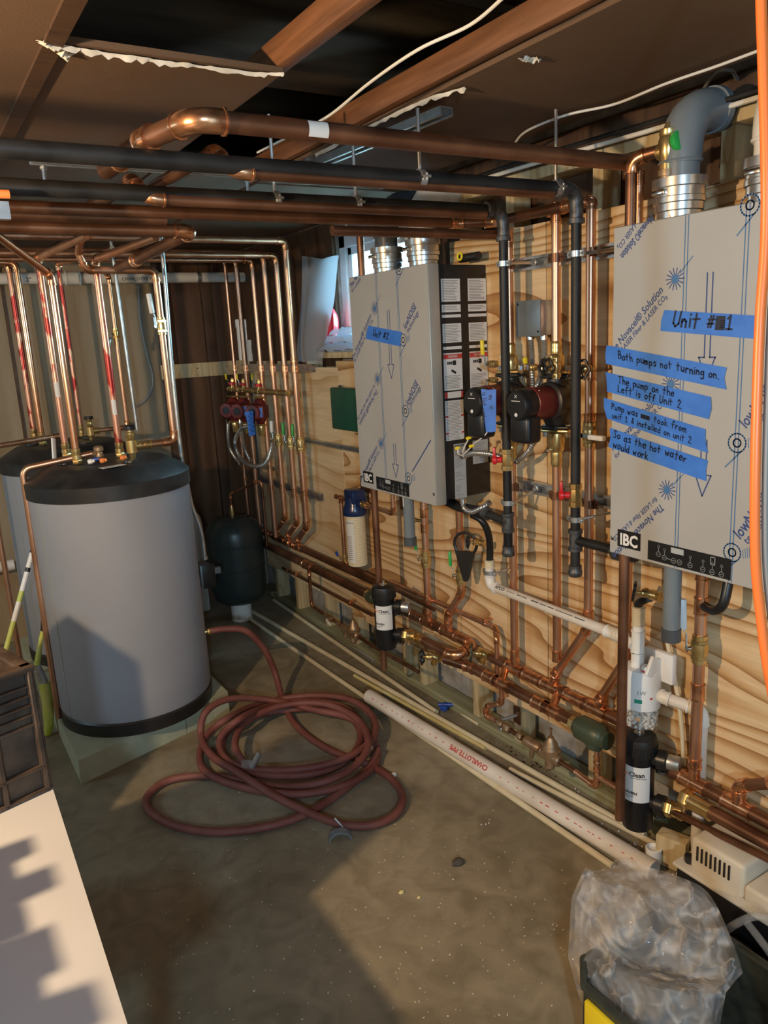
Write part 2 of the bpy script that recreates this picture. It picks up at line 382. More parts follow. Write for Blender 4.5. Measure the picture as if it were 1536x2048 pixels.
def clear(name, col, alpha, rough, bump=.004, fold=None):
    m = bpy.data.materials.new(name); m.use_nodes = True; nt = m.node_tree; out = nt.nodes['Material Output']
    b = nt.nodes['Principled BSDF']; b.inputs['Base Color'].default_value = (*col, 1); b.inputs['Roughness'].default_value = rough
    tr = nt.nodes.new('ShaderNodeBsdfTransparent'); mx = nt.nodes.new('ShaderNodeMixShader'); mx.inputs[0].default_value = alpha
    tl = nt.nodes.new('ShaderNodeBsdfTranslucent'); tl.inputs[0].default_value = (*col, 1); m2 = nt.nodes.new('ShaderNodeMixShader'); m2.inputs[0].default_value = .35
    nt.links.new(b.outputs[0], m2.inputs[1]); nt.links.new(tl.outputs[0], m2.inputs[2])
    geo = nt.nodes.new('ShaderNodeNewGeometry'); vo = nt.nodes.new('ShaderNodeTexVoronoi'); vo.inputs['Scale'].default_value = 16; vo.inputs['Randomness'].default_value = 1
    nzv = nt.nodes.new('ShaderNodeTexNoise'); nzv.inputs['Scale'].default_value = 9; mxv = nt.nodes.new('ShaderNodeVectorMath'); mxv.operation = 'MULTIPLY_ADD'; mxv.inputs[1].default_value = (.12, .12, .12)
    nt.links.new(geo.outputs['Position'], nzv.inputs['Vector']); nt.links.new(nzv.outputs['Color'], mxv.inputs[0]); nt.links.new(geo.outputs['Position'], mxv.inputs[2]); nt.links.new(mxv.outputs[0], vo.inputs['Vector'])
    bp = nt.nodes.new('ShaderNodeBump'); bp.inputs['Strength'].default_value = .6; bp.inputs['Distance'].default_value = bump; nt.links.new(vo.outputs['Distance'], bp.inputs['Height']); nt.links.new(bp.outputs[0], b.inputs['Normal'])
    if fold:                                            # doubled-over film along the crinkles
        n3 = nt.nodes.new('ShaderNodeTexNoise'); n3.inputs['Scale'].default_value = 7.5; n3.inputs['Detail'].default_value = 1.5; n3.inputs['Distortion'].default_value = .3; nt.links.new(geo.outputs['Position'], n3.inputs['Vector'])
        s1 = nt.nodes.new('ShaderNodeMath'); s1.operation = 'SUBTRACT'; s1.inputs[1].default_value = .5; nt.links.new(n3.outputs['Fac'], s1.inputs[0])
        s2 = nt.nodes.new('ShaderNodeMath'); s2.operation = 'ABSOLUTE'; nt.links.new(s1.outputs[0], s2.inputs[0])
        mr = nt.nodes.new('ShaderNodeMapRange'); mr.inputs['From Min'].default_value = 0; mr.inputs['From Max'].default_value = .045; mr.inputs['To Min'].default_value = fold; mr.inputs['To Max'].default_value = alpha
        nt.links.new(s2.outputs[0], mr.inputs['Value']); nt.links.new(mr.outputs[0], mx.inputs[0])
    nt.links.new(tr.outputs[0], mx.inputs[1]); nt.links.new(m2.outputs[0], mx.inputs[2]); nt.links.new(mx.outputs[0], out.inputs[0]); return m
M['bag'] = clear('clear_polythene', (.90, .89, .87), .20, .09, .010, .55)
M['sheet'] = clear('translucent_sheet', (.70, .80, .92), .55, .3)
M['clearcup'] = clear('clear_plastic', (.75, .76, .74), .25, .1)
# concrete floor: stains, dust and wet-dark patches
m = bpy.data.materials.new('concrete_floor'); m.use_nodes = True; nt = m.node_tree; b = nt.nodes['Principled BSDF']
geo = nt.nodes.new('ShaderNodeNewGeometry')
def nz(sc, det, dis=0.0):
    n = nt.nodes.new('ShaderNodeTexNoise'); n.inputs['Scale'].default_value = sc; n.inputs['Detail'].default_value = det; n.inputs['Distortion'].default_value = dis
    nt.links.new(geo.outputs['Position'], n.inputs['Vector']); return n
def ramp(src, pts):
    r = nt.nodes.new('ShaderNodeValToRGB'); e = r.color_ramp.elements
    while len(e) < len(pts): e.new(.5)
    for i, (p, c) in enumerate(pts): e[i].position = p; e[i].color = (*c, 1)
    nt.links.new(src.outputs['Fac'], r.inputs['Fac']); return r
big = ramp(nz(1.3, 4, .6), [(.30, (.20, .165, .105)), (.5, (.27, .23, .155)), (.70, (.34, .295, .21))])
med = ramp(nz(9, 8, 1.2), [(.35, (.72, .70, .66)), (.55, (1, 1, 1)), (.75, (1.25, 1.22, 1.16))])
spk = ramp(nz(140, 3), [(.68, (1, 1, 1)), (.74, (1.7, 1.65, 1.55))])
m1 = nt.nodes.new('ShaderNodeMix'); m1.data_type = 'RGBA'; m1.blend_type = 'MULTIPLY'; m1.inputs['Factor'].default_value = .8
nt.links.new(big.outputs[0], m1.inputs['A']); nt.links.new(med.outputs[0], m1.inputs['B'])
m2 = nt.nodes.new('ShaderNodeMix'); m2.data_type = 'RGBA'; m2.blend_type = 'MULTIPLY'; m2.inputs['Factor'].default_value = .7
nt.links.new(m1.outputs['Result'], m2.inputs['A']); nt.links.new(spk.outputs[0], m2.inputs['B']); nt.links.new(m2.outputs['Result'], b.inputs['Base Color'])
b.inputs['Roughness'].default_value = .62
bp = nt.nodes.new('ShaderNodeBump'); bp.inputs['Strength'].default_value = .25; bp.inputs['Distance'].default_value = .008
nt.links.new(nz(18, 9, .5).outputs['Fac'], bp.inputs['Height']); nt.links.new(bp.outputs[0], b.inputs['Normal'])
M['floor'] = m
# ---------------- the room -------------------------------------------------------------------------
X0, X1, Y0, Y1, ZC, ZT = -2.3, 2.12, -2.6, 4.72, 2.17, 2.52
def struct(name, boxes, m, parts=()):
    mb = MB()
    for lo, hi in boxes: mb.box([(a+b)/2 for a, b in zip(lo, hi)], [b-a for a, b in zip(lo, hi)])
    t = T(name, None, None, kind='structure'); t.p(name, mb, m)
    for nm, bxs, mm in parts:
        for b_ in bxs:
            q = MB(); q.box([(a+c)/2 for a, c in zip(*b_)], [c-a for a, c in zip(*b_)], bev=.0015, seg=1); t.p(nm, q, mm)
    t.done()
struct('floor', [((X0, Y0, -.12), (X1, Y1+.1, 0))], M['floor'])
struct('wall_left', [((X0-.1, Y0, 0), (X0, 3.08, ZT)), ((X0-.1, 3.82, 0), (X0, Y1, ZT)), ((X0-.1, 3.08, 0), (X0, 3.82, 1.58)), ((X0-.1, 3.08, 2.02), (X0, 3.82, ZT))], M['concrete'])
t = T('added_window', None, None, kind='structure'); mb = MB()  # unseen window added to go with the cool fill from the left
for lo, hi in (((X0-.08, 3.08, 1.58), (X0-.01, 3.13, 2.02)), ((X0-.08, 3.77, 1.58), (X0-.01, 3.82, 2.02)), ((X0-.08, 3.13, 1.58), (X0-.01, 3.77, 1.63)), ((X0-.08, 3.13, 1.97), (X0-.01, 3.77, 2.02))): mb.box([(a+b)/2 for a, b in zip(lo, hi)], [b-a for a, b in zip(lo, hi)])
t.p('added_window', mb, M['frame']); q = MB(); q.box((X0-.05, 3.45, 1.80), (.004, .64, .34)); t.p('pane', q, M['glass']); t.done()
# wall behind the viewer with an open doorway
struct('wall_rear', [((X0, Y0-.1, 0), (.1, Y0, ZT)), ((1.0, Y0-.1, 0), (X1, Y0, ZT)), ((.1, Y0-.1, 2.2), (1.0, Y0, ZT))], M['concrete'])
# far wall: tan parged concrete on the left, dark stained panels and a post on the right
FW = Y1
t = T('wall_far', None, None, kind='structure')
mb = MB(); mb.box(((X0+X1)/2, FW+.05, ZT/2), (X1-X0, .1, ZT)); t.p('wall_far', mb, M['concrete'])
for a, b in ((1.36, 1.445), (1.64, 1.70)):
    q = MB(); q.box(((a+b)/2, FW-.025, 1.1), (b-a, .05, 2.2), bev=.002); t.p('post', q, M['darkwood'])
for a, b in ((1.447, 1.638), (1.702, 1.90)):
    q = MB(); q.box(((a+b)/2, FW-.012, 1.1), (b-a, .024, 2.2)); t.p('panel', q, M['brownply'])
q = MB(); q.box((.55, FW-.012, 1.1), (.012, .024, 2.2)); t.p('batten', q, M['darkwood'])
t.done()
# long wall: grey block behind a stud frame with sheets of plywood
WY0, WY1, WZ0, WZ1 = 2.66, 3.46, 1.56, 2.09
t = T('wall_right', None, None, kind='structure')
mb = MB()
for lo, hi in (((1.92, Y0, 0), (X1, WY0, ZT)), ((1.92, WY1, 0), (X1, Y1, ZT)), ((1.92, WY0, 0), (X1, WY1, WZ0)), ((1.92, WY0, WZ1), (X1, WY1, ZT))):
    mb.box([(a+b)/2 for a, b in zip(lo, hi)], [b-a for a, b in zip(lo, hi)])
t.p('wall_right', mb, M['block'])
def sheet(y0, y1, z0, z1, m): q = MB(); q.box((XP+.009, (y0+y1)/2, (z0+z1)/2), (.018, y1-y0, z1-z0), bev=.001, seg=1); t.p('plywood_sheet', q, m)
sheet(-.6, .66, .21, 1.927, M['plywood']); sheet(.664, 1.884, .21, 1.927, M['plywood']); sheet(1.888, 2.39, .21, 1.927, M['plywood'])
sheet(2.394, 3.31, .21, 1.50, M['plywood']); sheet(3.314, 4.40, .24, 1.47, M['plywood2'])
for y in (-.2, .25, .66, 1.27, 1.69, 2.075, 2.33, 2.72, 2.86, 3.34, 3.66, 4.03, 4.32):
    q = MB(); top = 2.06 if y < 2.6 else 1.5; q.box((XP+.018+.038, y, (top+.04)/2), (.076, .04, top-.04), bev=.002); t.p('stud', q, M['stud'])
for lo, hi in (((1.900, 3.47, 1.47), (1.918, 4.71, 2.16)), ((1.900, -.6, 1.85), (1.918, 2.62, 2.2))):
    q = MB(); q.box([(a+b)/2 for a, b in zip(lo, hi)], [b-a for a, b in zip(lo, hi)]); t.p('dark_board', q, M['darkwood'])
q = MB(); q.box((XP+.058, 2.0, .02), (.085, 5.2, .04), bev=.002); t.p('bottom_plate', q, M['green_lumber'])
q = MB(); q.box((XP+.05, .9, 2.085), (.09, 3.4, .05), bev=.002); t.p('top_plate', q, M['stud'])
q = MB(); q.box((XP+.05, 3.05, 1.53), (.10, .90, .03), bev=.002); t.p('window_ledge', q, M['stud'])
t.done()
# window: white frame, pane, sash bar
t = T('window_1', None, None, kind='structure')
mb = MB(); fw = .06
for lo, hi in (((1.93, WY0, WZ0), (2.0, WY0+fw, WZ1)), ((1.93, WY1-fw, WZ0), (2.0, WY1, WZ1)), ((1.93, WY0, WZ0), (2.0, WY1, WZ0+fw)), ((1.93, WY0, WZ1-fw), (2.0, WY1, WZ1))):
    mb.box([(a+b)/2 for a, b in zip(lo, hi)], [b-a for a, b in zip(lo, hi)], bev=.004)
t.p('window_1', mb, M['frame'])
for y0, y1 in ((WY0+fw, 3.05), (3.06, WY1-fw)):
    q = MB(); s_ = .035
    for lo, hi in (((1.945, y0, WZ0+fw), (1.98, y0+s_, WZ1-fw)), ((1.945, y1-s_, WZ0+fw), (1.98, y1, WZ1-fw)), ((1.945, y0, WZ0+fw), (1.98, y1, WZ0+fw+s_)), ((1.945, y0, WZ1-fw-s_), (1.98, y1, WZ1-fw))):
        q.box([(a+b)/2 for a, b in zip(lo, hi)], [b-a for a, b in zip(lo, hi)], bev=.003)
    k = t.p('sash', q, M['frame'])
    q = MB(); q.box((1.962, (y0+y1)/2, (WZ0+WZ1)/2), (.004, y1-y0-.06, WZ1-WZ0-2*fw-.06)); t.p('pane', q, M['glass'], sub=k)
t.done()
# ceiling: dark floor boards on old timbers, fibreboard sheets and battens below
t = T('ceiling', None, None, kind='structure')
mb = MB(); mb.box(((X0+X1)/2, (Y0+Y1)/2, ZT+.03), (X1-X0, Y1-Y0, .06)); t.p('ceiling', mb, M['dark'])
for y, w_, h_ in ((-.9, .09, .22), (-.2, .09, .22), (.45, .09, .22), (.98, .16, .23), (1.40, .11, .22), (2.03, .15, .24), (2.62, .09, .22), (3.2, .09, .22), (3.8, .09, .22), (4.4, .09, .22)):
    q = MB(); q.box(((X0+X1)/2, y, ZT-h_/2), (X1-X0, w_, h_), bev=.008); t.p('beam', q, M['oldbeam'])
def fib(x0, x1, y0, y1, z=ZC): q = MB(); q.box(((x0+x1)/2, (y0+y1)/2, z+.006), (x1-x0, y1-y0, .012)); t.p('fibreboard_sheet', q, M['fibre'])
fib(-.9, .335, Y0, Y1); fib(X0, -.91, Y0, Y1); fib(.345, .815, 1.66, Y1); fib(.825, 1.205, 2.62, Y1)
fib(1.215, 1.745, -.6, 2.75); fib(1.215, 1.90, 2.755, Y1, ZC-.004); fib(.345, 1.205, Y0, .35)
for x, y0, y1, z in ((.34, Y0, Y1, ZC), (.82, .30, 3.9, ZC-.002), (1.21, .30, 3.9, ZC)):
    q = MB(); q.box((x, (y0+y1)/2, z+.045), (.036, y1-y0, .060), bev=.003); t.p('batten', q, M['batten'])
q = MB(); q.box((.345, 1.9, ZC-.005), (.035, 5.2, .008)); t.p('joint_strip', q, M['darkwood'])
# torn paper along the broken edge and battens
rn = random.Random(3)
def torn(pts, w0):
    q = MB(); n = 26; P = spline(pts, 8); vs = []; fs = []
    for i, p in enumerate(P):
        a = w0*rn.uniform(.5, 1.2); tt = (P[min(i+1, len(P)-1)]-P[max(i-1, 0)]).normalized(); sd = tt.cross(V((0, 0, 1))).normalized()
        vs += [p-sd*a, p+V((0, 0, -rn.uniform(.002, .012))), p+sd*a*rn.uniform(.3, 1)]
        if i: k = 3*i; fs += [(k-3, k-2, k+1, k), (k-2, k-1, k+2, k+1)]
    q.add(vs, fs); return q
zc = ZC-.004
t.p('torn_paper', torn([onZ(u, v, zc) for u, v in ((95, 84), (160, 98), (250, 112), (340, 124), (430, 136), (520, 146), (568, 146))], .009), M['paper'])
t.p('torn_paper', torn([onZ(u, v, zc) for u, v in ((84, 78), (108, 92), (128, 104), (134, 112))], .016), M['paper'])
t.p('torn_paper', torn([onZ(u, v, zc) for u, v in ((632, 308), (720, 262), (800, 222), (870, 192), (932, 175))], .010), M['paper'])
t.p('torn_paper', torn([onZ(u, v, zc) for u, v in ((1046, 112), (1062, 118), (1078, 114))], .014), M['paper'])
t.done()
# ---------------- storage tanks --------------------------------------------------------------------
def tank(cx, cy, label, seam):
    t = T('water_tank', label, 'water tank'); r = .315
    q = MB(); q.lathe([(r-.004, .155), (r, .165), (r, .30), (r-.001, .7), (r, 1.066)], (cx, cy, 0), (0, 0, 1), 64, caps=False); t.p('jacket', q, M['tank_grey'])
    q = MB(); q.lathe([(r-.03, .10), (r+.002, .10), (r+.003, .15), (r-.004, .158), (r-.03, .158)], (cx, cy, 0), (0, 0, 1), 64); t.p('base_ring', q, M['blacksat'])
    q = MB(); q.lathe([(r-.01, 1.05), (r+.006, 1.055), (r+.007, 1.112), (r, 1.12), (r-.075, 1.165), (r-.09, 1.17), (0, 1.172)], (cx, cy, 0), (0, 0, 1), 64); k = t.p('lid', q, M['lid_black'])
    for a in range(3):
        an = 2.2*a+.7; q = MB(); q.lathe([(.030, 0), (.028, .008), (.018, .010)], (cx+.16*math.cos(an), cy+.16*math.sin(an), 1.171), (0, 0, 1), 16); t.p('port_boss', q, M['blacksat'], sub=k)
    q = MB(); q.box((cx+r*math.cos(seam), cy+r*math.sin(seam), .61), (.003, .004, .90), Matrix.Rotation(seam, 3, 'Z')); t.p('jacket_seam', q, M['panel_edge'])
    t.done()
TK1, TK2 = (.67, 3.25), (.665, 4.1)
tank(*TK1, 'large grey jacketed tank with black lid standing beside the coiled red hose', 3.5)
tank(*TK2, 'grey jacketed tank with black lid standing behind the other tank', 3.6)
# foam pads under the tanks
def pad(x0, x1, y0, y1, label):
    q = MB(); q.box(((x0+x1)/2, (y0+y1)/2, .05), (x1-x0, y1-y0, .10), bev=.004); single('foam_pad', label, 'pad', q, M['foam'], 'pads under the tanks')
ca, cb = onZ(165, 1568), onZ(458, 1428)
def padq(pts, label):
    q = MB(); q.prism([(p[0], p[1]) for p in pts], (0, 0, 0), (1, 0, 0), (0, 1, 0), .10); single('foam_pad', label, 'pad', q, M['foam'], 'pads under the tanks')
padq([(.345, 2.885), (.80, 3.02), (.80, 3.70), (.345, 3.62)], 'pale green pad under the front left of the large grey tank')
padq([(.803, 3.021), (1.02, 3.09), (1.02, 3.70), (.803, 3.70)], 'pale green pad end sticking out beside the red hose')
padq([(.335, 3.74), (1.0, 3.74), (1.0, 4.44), (.335, 4.44)], 'pale green pad under the rear grey tank')
# small expansion tank on its white pipe stub
ec = (1.52, 4.19)
t = T('pressure_tank', 'slate green upright pressure tank with domed ends on a pale stub', 'pressure tank'); r = .162
q = MB(); q.lathe([(.05, .115), (.11, .12), (.148, .15), (r, .20), (r, .33), (r+.003, .333), (r+.003, .339), (r, .342), (r, .47), (r+.003, .473), (r+.003, .479), (r, .482), (r, .545), (r-.02, .590), (.10, .622), (.04, .633), (0, .635)], (*ec, 0), (0, 0, 1), 48); t.p('shell', q, M['tank_green'])
q = MB(); q.lathe([(.06, 0), (.06, .118)], (*ec, 0), (0, 0, 1), 32); t.p('stub', q, M['pvc'], label='pale pipe stub the tank stands on')
q = MB(); q.lathe([(.014, .63), (.016, .655), (.012, .655), (.012, .675), (.010, .69)], (*ec, 0), (0, 0, 1), 12); t.p('nipple', q, M['brass'])
t.done()

# ---------------- boilers --------------------------------------------------------------------------
BF, BW, BZ0, BZ1 = 1.54, .53, 1.008, 1.832
UX, UZ, NX = V((0, -1, 0)), V((0, 0, 1)), V((-1, 0, 0))   # along the front face (to the viewer's right), up, out
N_, L_, W_, G_ = 'The Novacel\u00ae Solution', 'for LASER Fiber & LASER CO\u2082', 'lowNOISE', 'technology'
PRINT1 = dict(lines=[(1366, 600), (1484, 600)], stars=[(1350, 558), (1341, 768), (1334, 980)], rolls=[(1500, 410), (1474, 886), (1464, 1105)],
    arrows=[((1424, 545), (1412, 760)), ((1410, 880), (1404, 992))],
    text=[(N_, (1222, 714), (1327, 581), .025, .017, .2), (L_, (1235, 716), (1335, 594), .018, .014, .2), (N_, (1322, 1006), (1224, 1108), .025, .017, .2), (L_, (1311, 993), (1222, 1078), .018, .014, .2),
          (N_, (1224, 905), (1325, 792), .025, .017, .2), (L_, (1232, 918), (1335, 802), .018, .014, .2), ('Novacel\u00ae Solution', (1302, 428), (1240, 510), .024, .028, .2), ('LASER CO\u2082', (1268, 446), (1234, 494), .018, .014, .2),
          (W_, (1492, 858), (1556, 770), .036, .02, .1), (G_, (1508, 868), (1562, 795), .024, .012, .1), (W_, (1480, 1080), (1545, 995), .036, .02, .1), (G_, (1495, 1090), (1552, 1018), .024, .012, .1)])
PRINT2 = dict(lines=[(758, 700), (799, 700)], stars=[(749, 617), (755, 758), (762, 887)], rolls=[(798, 537), (806, 680), (811, 822), (817, 957)],
    arrows=[((780, 620), (783, 757)), ((789, 888), (792, 955))],
    text=[(N_, (706, 722), (743, 632), .025, .017, .2), (L_, (710, 726), (746, 641), .018, .014, .2), (N_, (753, 777), (718, 846), .025, .017, .2), (L_, (748, 768), (714, 838), .018, .014, .2),
          (N_, (722, 964), (755, 896), .025, .017, .2), (L_, (729, 966), (759, 904), .018, .014, .2), ('The Nov', (701, 578), (719, 550), .024, .028, .2), ('for LASER', (704, 586), (722, 560), .018, .014, .2),
          (W_, (811, 660), (833, 614), .034, .02, .1), (G_, (816, 667), (838, 626), .024, .012, .1), (W_, (816, 812), (837, 768), .034, .02, .1), (G_, (821, 814), (842, 776), .024, .012, .1)], dash=[((825, 942), (830, 934)), ((831, 932), (843, 912)), ((844, 910), (853, 895)), ((854, 893), (861, 881))])
def boiler(yl, label, second):
    """yl: y of the far (left) edge of the front cover"""
    t = T('wall_boiler', label, 'boiler'); yr = yl-BW; zc_ = (BZ0+BZ1)/2
    q = MB(); q.box(((BF+.045+XP-.002)/2, (yl+yr)/2, zc_+.004), (XP-.002-BF-.045, BW-.030, BZ1-BZ0-.016), bev=.004); t.p('cabinet', q, M['blacksat'])
    q = MB(); q.box((BF+.0225, (yl+yr)/2, zc_), (.045, BW, BZ1-BZ0), bev=.004); fp = t.p('front_cover', q, M['panel_edge'])
    q = MB(); q.box((BF-.0004, (yl+yr)/2, zc_), (.0008, BW-.006, BZ1-BZ0-.006)); fl = t.p('protective_film', q, M['film'], sub=fp)
    def P(a, b, e=.0012): return V((BF-e, yl-a, BZ1-b))       # a right, b down from the top left corner
    ink, inkl = MB(), MB()
    F_ = lambda u, v: onX(u, v, BF-.0012)
    D = PRINT2 if second else PRINT1
    for (u, v) in D['lines']:                                   # twin blue lines
        y_ = F_(u, v).y
        for dx in (0, -.008): inkl.ribbon([V((BF-.0012, y_+dx, BZ1-.004)), V((BF-.0012, y_+dx, BZ0+.006))], .0024, NX)
    for (u, v) in D['stars']:                                   # laser starbursts
        c = F_(u, v); inkl.ribbon([c+UX*.045+UZ*.045, c+UX*.014+UZ*.012], .0022, NX)
        for j in range(14):
            an = 2*math.pi*j/14; e_ = UX*math.cos(an)+UZ*math.sin(an); ink.ribbon([c+e_*.008, c+e_*.024], .0024, NX)
        inkl.lathe([(.010, 0), (0, .0002)], c, NX, 12, caps=False)
    for (u, v) in D['rolls']:                                   # film roll marks
        c = F_(u, v)
        for R_ in (.021, .009):
            pts = [c+UX*math.cos(2*math.pi*j/20)*R_+UZ*math.sin(2*math.pi*j/20)*R_ for j in range(21)]; inkl.ribbon(pts, .0032, NX)
        inkl.ribbon([c+UX*.010-UZ*.019, c-UX*.026-UZ*.056], .003, NX)
        for j in range(4): inkl.ribbon([c+UX*(.026+.005*j)+UZ*(.012+.003*j), c+UX*(.028+.005*j)+UZ*(-.008+.002*j)], .0015, NX)
    for (p0, p1) in D['arrows']:                                # arrows
        top_, tip = F_(*p0), F_(*p1); top_ = V((tip.x, tip.y, top_.z)); n0 = tip+UZ*.05
        for dx in (-.007, .007): ink.ribbon([top_+UX*dx, n0+UX*dx], .0032, NX)
        ink.ribbon([n0-UX*.021, n0-UX*.007], .0032, NX); ink.ribbon([n0+UX*.007, n0+UX*.021], .0032, NX); ink.ribbon([n0-UX*.021, tip, n0+UX*.021], .0032, NX)
    for p0, p1 in D.get('dash', ()): ink.ribbon([F_(*p0), F_(*p1)], .005, NX)        # line too small to read
    for (body, p0, p1, size, bold, sh) in D['text']:
        o_, e_ = F_(*p0), F_(*p1); d_ = e_-o_; ux_ = d_.normalized(); ca, sa = ux_.dot(UX), ux_.dot(UZ); uy_ = UX*(-sa)+UZ*ca
        text_on(ink, body, o_, ux_, uy_, size, bold, sh, d_.length)
    t.p('blue_print', ink, M['ink'], sub=fp, smooth=0, kind='stuff'); t.p('blue_lines', inkl, M['ink_l'], sub=fp, smooth=0, kind='stuff')
    # nameplate and control strip
    q = MB(); q.box(P(.066, .777, .001), (.002, .074, .046)); k = t.p('nameplate', q, M['black'])
    q = MB(); text_on(q, 'IBC', P(.066, .793, .0026), UX, UZ, .043, .035, 0, .058, True); t.p('lettering', q, M['label'], sub=k, smooth=0)
    q = MB(); q.box(P(.243, .790, .001), (.002, .232, .050)); k = t.p('control_strip', q, M['black'])
    q = MB(); q.box(P(.215, .776, .002), (.002, .036, .014)); t.p('display', q, M['label_g'], sub=k)
    q = MB()
    for i, (A, B) in enumerate(((.160, .795), (.178, .800), (.205, .802), (.222, .802), (.252, .803), (.287, .805), (.312, .806), (.336, .806))):
        c = P(A, B, .0025); q.ribbon([c+UX*math.cos(2*math.pi*j/14)*.0062+UZ*math.sin(2*math.pi*j/14)*.0062 for j in range(15)], .0012, NX)
        c2 = P(A, B-.020, .0025)
        if i not in (2, 3): q.ribbon([c2+UX*math.cos(2*math.pi*j/10)*.003+UZ*math.sin(2*math.pi*j/10)*.003 for j in range(11)], .001, NX); q.ribbon([c+UZ*.007, c2-UZ*.003], .001, NX)
        q.ribbon([c-UX*.003, c+UX*.003], .001, NX)
    q.ribbon([P(.185, .800, .0025), P(.199, .802, .0025)], .001, NX)
    q.ribbon([P(.307, .770, .0025), P(.318, .770, .0025), P(.318, .788, .0025), P(.307, .788, .0025), P(.307, .770, .0025)], .0015, NX); t.p('button_marks', q, M['label_g'], sub=k, smooth=0, kind='stuff')
    for A in (.012, BW-.012):
        q = MB(); q.lathe([(.007, 0), (.006, .003), (.002, .004)], P(A, .782, 0), NX, 12); t.p('screw', q, M['chrome'])
    # vent collars on the roof of the cabinet
    for yy, hh in ((yl-.095, .105), (yl-.335, .105)):
        q = MB(); q.lathe([(.052, 0), (.052, .03), (.056, .032), (.056, .048), (.060, .05), (.060, .062), (.058, .064), (.058, hh-.022), (.064, hh-.02), (.064, hh), (.045, hh)], (1.66, yy, BZ1-.006), UZ, 32); k = t.p('vent_collar', q, M['steel_collar'])
        q = MB(); q.box((1.66-.062, yy+.01, BZ1+.068), (.012, .036, .012), bev=.002); t.p('clamp', q, M['chrome'], sub=k)
    if second:
        yS = yr-.0005-.004+.006                                  # near side of the cabinet
        def S(a, b, e=.0012): return V((BF+.052+a, yr+.015-e, BZ1-b))
        SX = V((1, 0, 0)); SN = V((0, -1, 0))
        for c0, w_ in ((.010, .080), (.124, .080)):
            for (b0, b1, kind) in ((.05, .125, 'w'), (.135, .16, 'w'), (.168, .178, 'w'), (.198, .262, 'w'), (.275, .285, 'w'), (.297, .425, 'h'), (.43, .452, 'r'), (.46, .60, 'w2')):
                q = MB(); q.box(S(c0+w_/2, (b0+b1)/2, .0005), (w_, .001, b1-b0)); k = t.p('warning_label', q, M['label'])
                q = MB(); rr = random.Random(int(b0*1000)+int(c0*100)); y_ = b0+.006
                if kind in 'ww2' or kind == 'h':
                    y_ = b0+.006 if kind != 'h' else b0+.078
                    while y_ < b1-.004:
                        q.ribbon([S(c0+.005, y_), S(c0+w_-.006-rr.random()*.02, y_)], .0018, SN); y_ += .0052
                if q.v: t.p('printed_lines', q, M['print'], sub=k, smooth=0)
                if kind == 'h':
                    q = MB(); q.box(S(c0+w_/2, b0+.012, .0012), (w_, .0008, .016)); t.p('danger_band', q, M['print_r'], sub=k, kind='stuff')
                    q = MB(); text_on(q, 'DANGER', S(c0+w_/2, b0+.016, .002), SX, UZ, .013, .01, 0, .04, True); t.p('lettering', q, M['label'], sub=k, smooth=0)
                    q = MB()
                    for j in range(3): q.box(S(c0+.018+.008*j, b0+.034, .0012), (.006, .0006, .010))
                    q.box(S(c0+.046, b0+.034, .0012), (.014, .0006, .016)); q.box(S(c0+.042, b0+.064, .0012), (.022, .0006, .008), Matrix.Rotation(.5, 3, 'Y')); t.p('pictogram', q, M['print_b'], sub=k, kind='stuff')
                if kind == 'r':
                    q = MB(); q.box(S(c0+.006, (b0+b1)/2, .0012), (.012, .0008, b1-b0)); q.box(S(c0+w_-.004, (b0+b1)/2, .0012), (.008, .0008, b1-b0)); t.p('danger_band', q, M['print_r'], sub=k, kind='stuff')
                if kind == 'w2':
                    q = MB()
                    for bb in (.515, .575):
                        for aa in (.006, w_-.006): q.box(S(c0+aa, bb, .0014), (.012, .0006, .006))
                    t.p('danger_band', q, M['print_r'], sub=k, kind='stuff')
        q = MB(); q.box(S(.068, .715, .0005), (.052, .001, .20)); k = t.p('rating_label', q, M['label_g'])
        q = MB(); rr = random.Random(5); y_ = .63
        for j in range(26):
            if rr.random() < .75: q.ribbon([S(.046, y_), S(.088-rr.random()*.025, y_)], .0017, SN)
            y_ += .0068
        t.p('printed_lines', q, M['print'], sub=k, smooth=0)
        q = MB()
        for j in range(12): q.box(S(.046+.0036*j, .622, .001), (.0012+.0012*(j % 2), .0006, .008))
        t.p('barcode', q, M['print_b'], sub=k)
        q = MB(); q.box(S(.162, .655, .0005), (.070, .001, .085)); k = t.p('rating_label', q, M['label_g'])
        q = MB(); 
        for j in range(8): q.ribbon([S(.135, .625+.009*j), S(.185-(j % 3)*.008, .625+.009*j)], .0017, SN)
        t.p('printed_lines', q, M['print'], sub=k, smooth=0)
    t.done()
Y2L, Y1L = 2.697, 1.379
boiler(Y2L, 'grey film-wrapped wall boiler with a single strip of blue tape, black labelled side showing', True)
boiler(Y1L, 'grey film-wrapped wall boiler carrying five strips of handwritten blue tape', False)
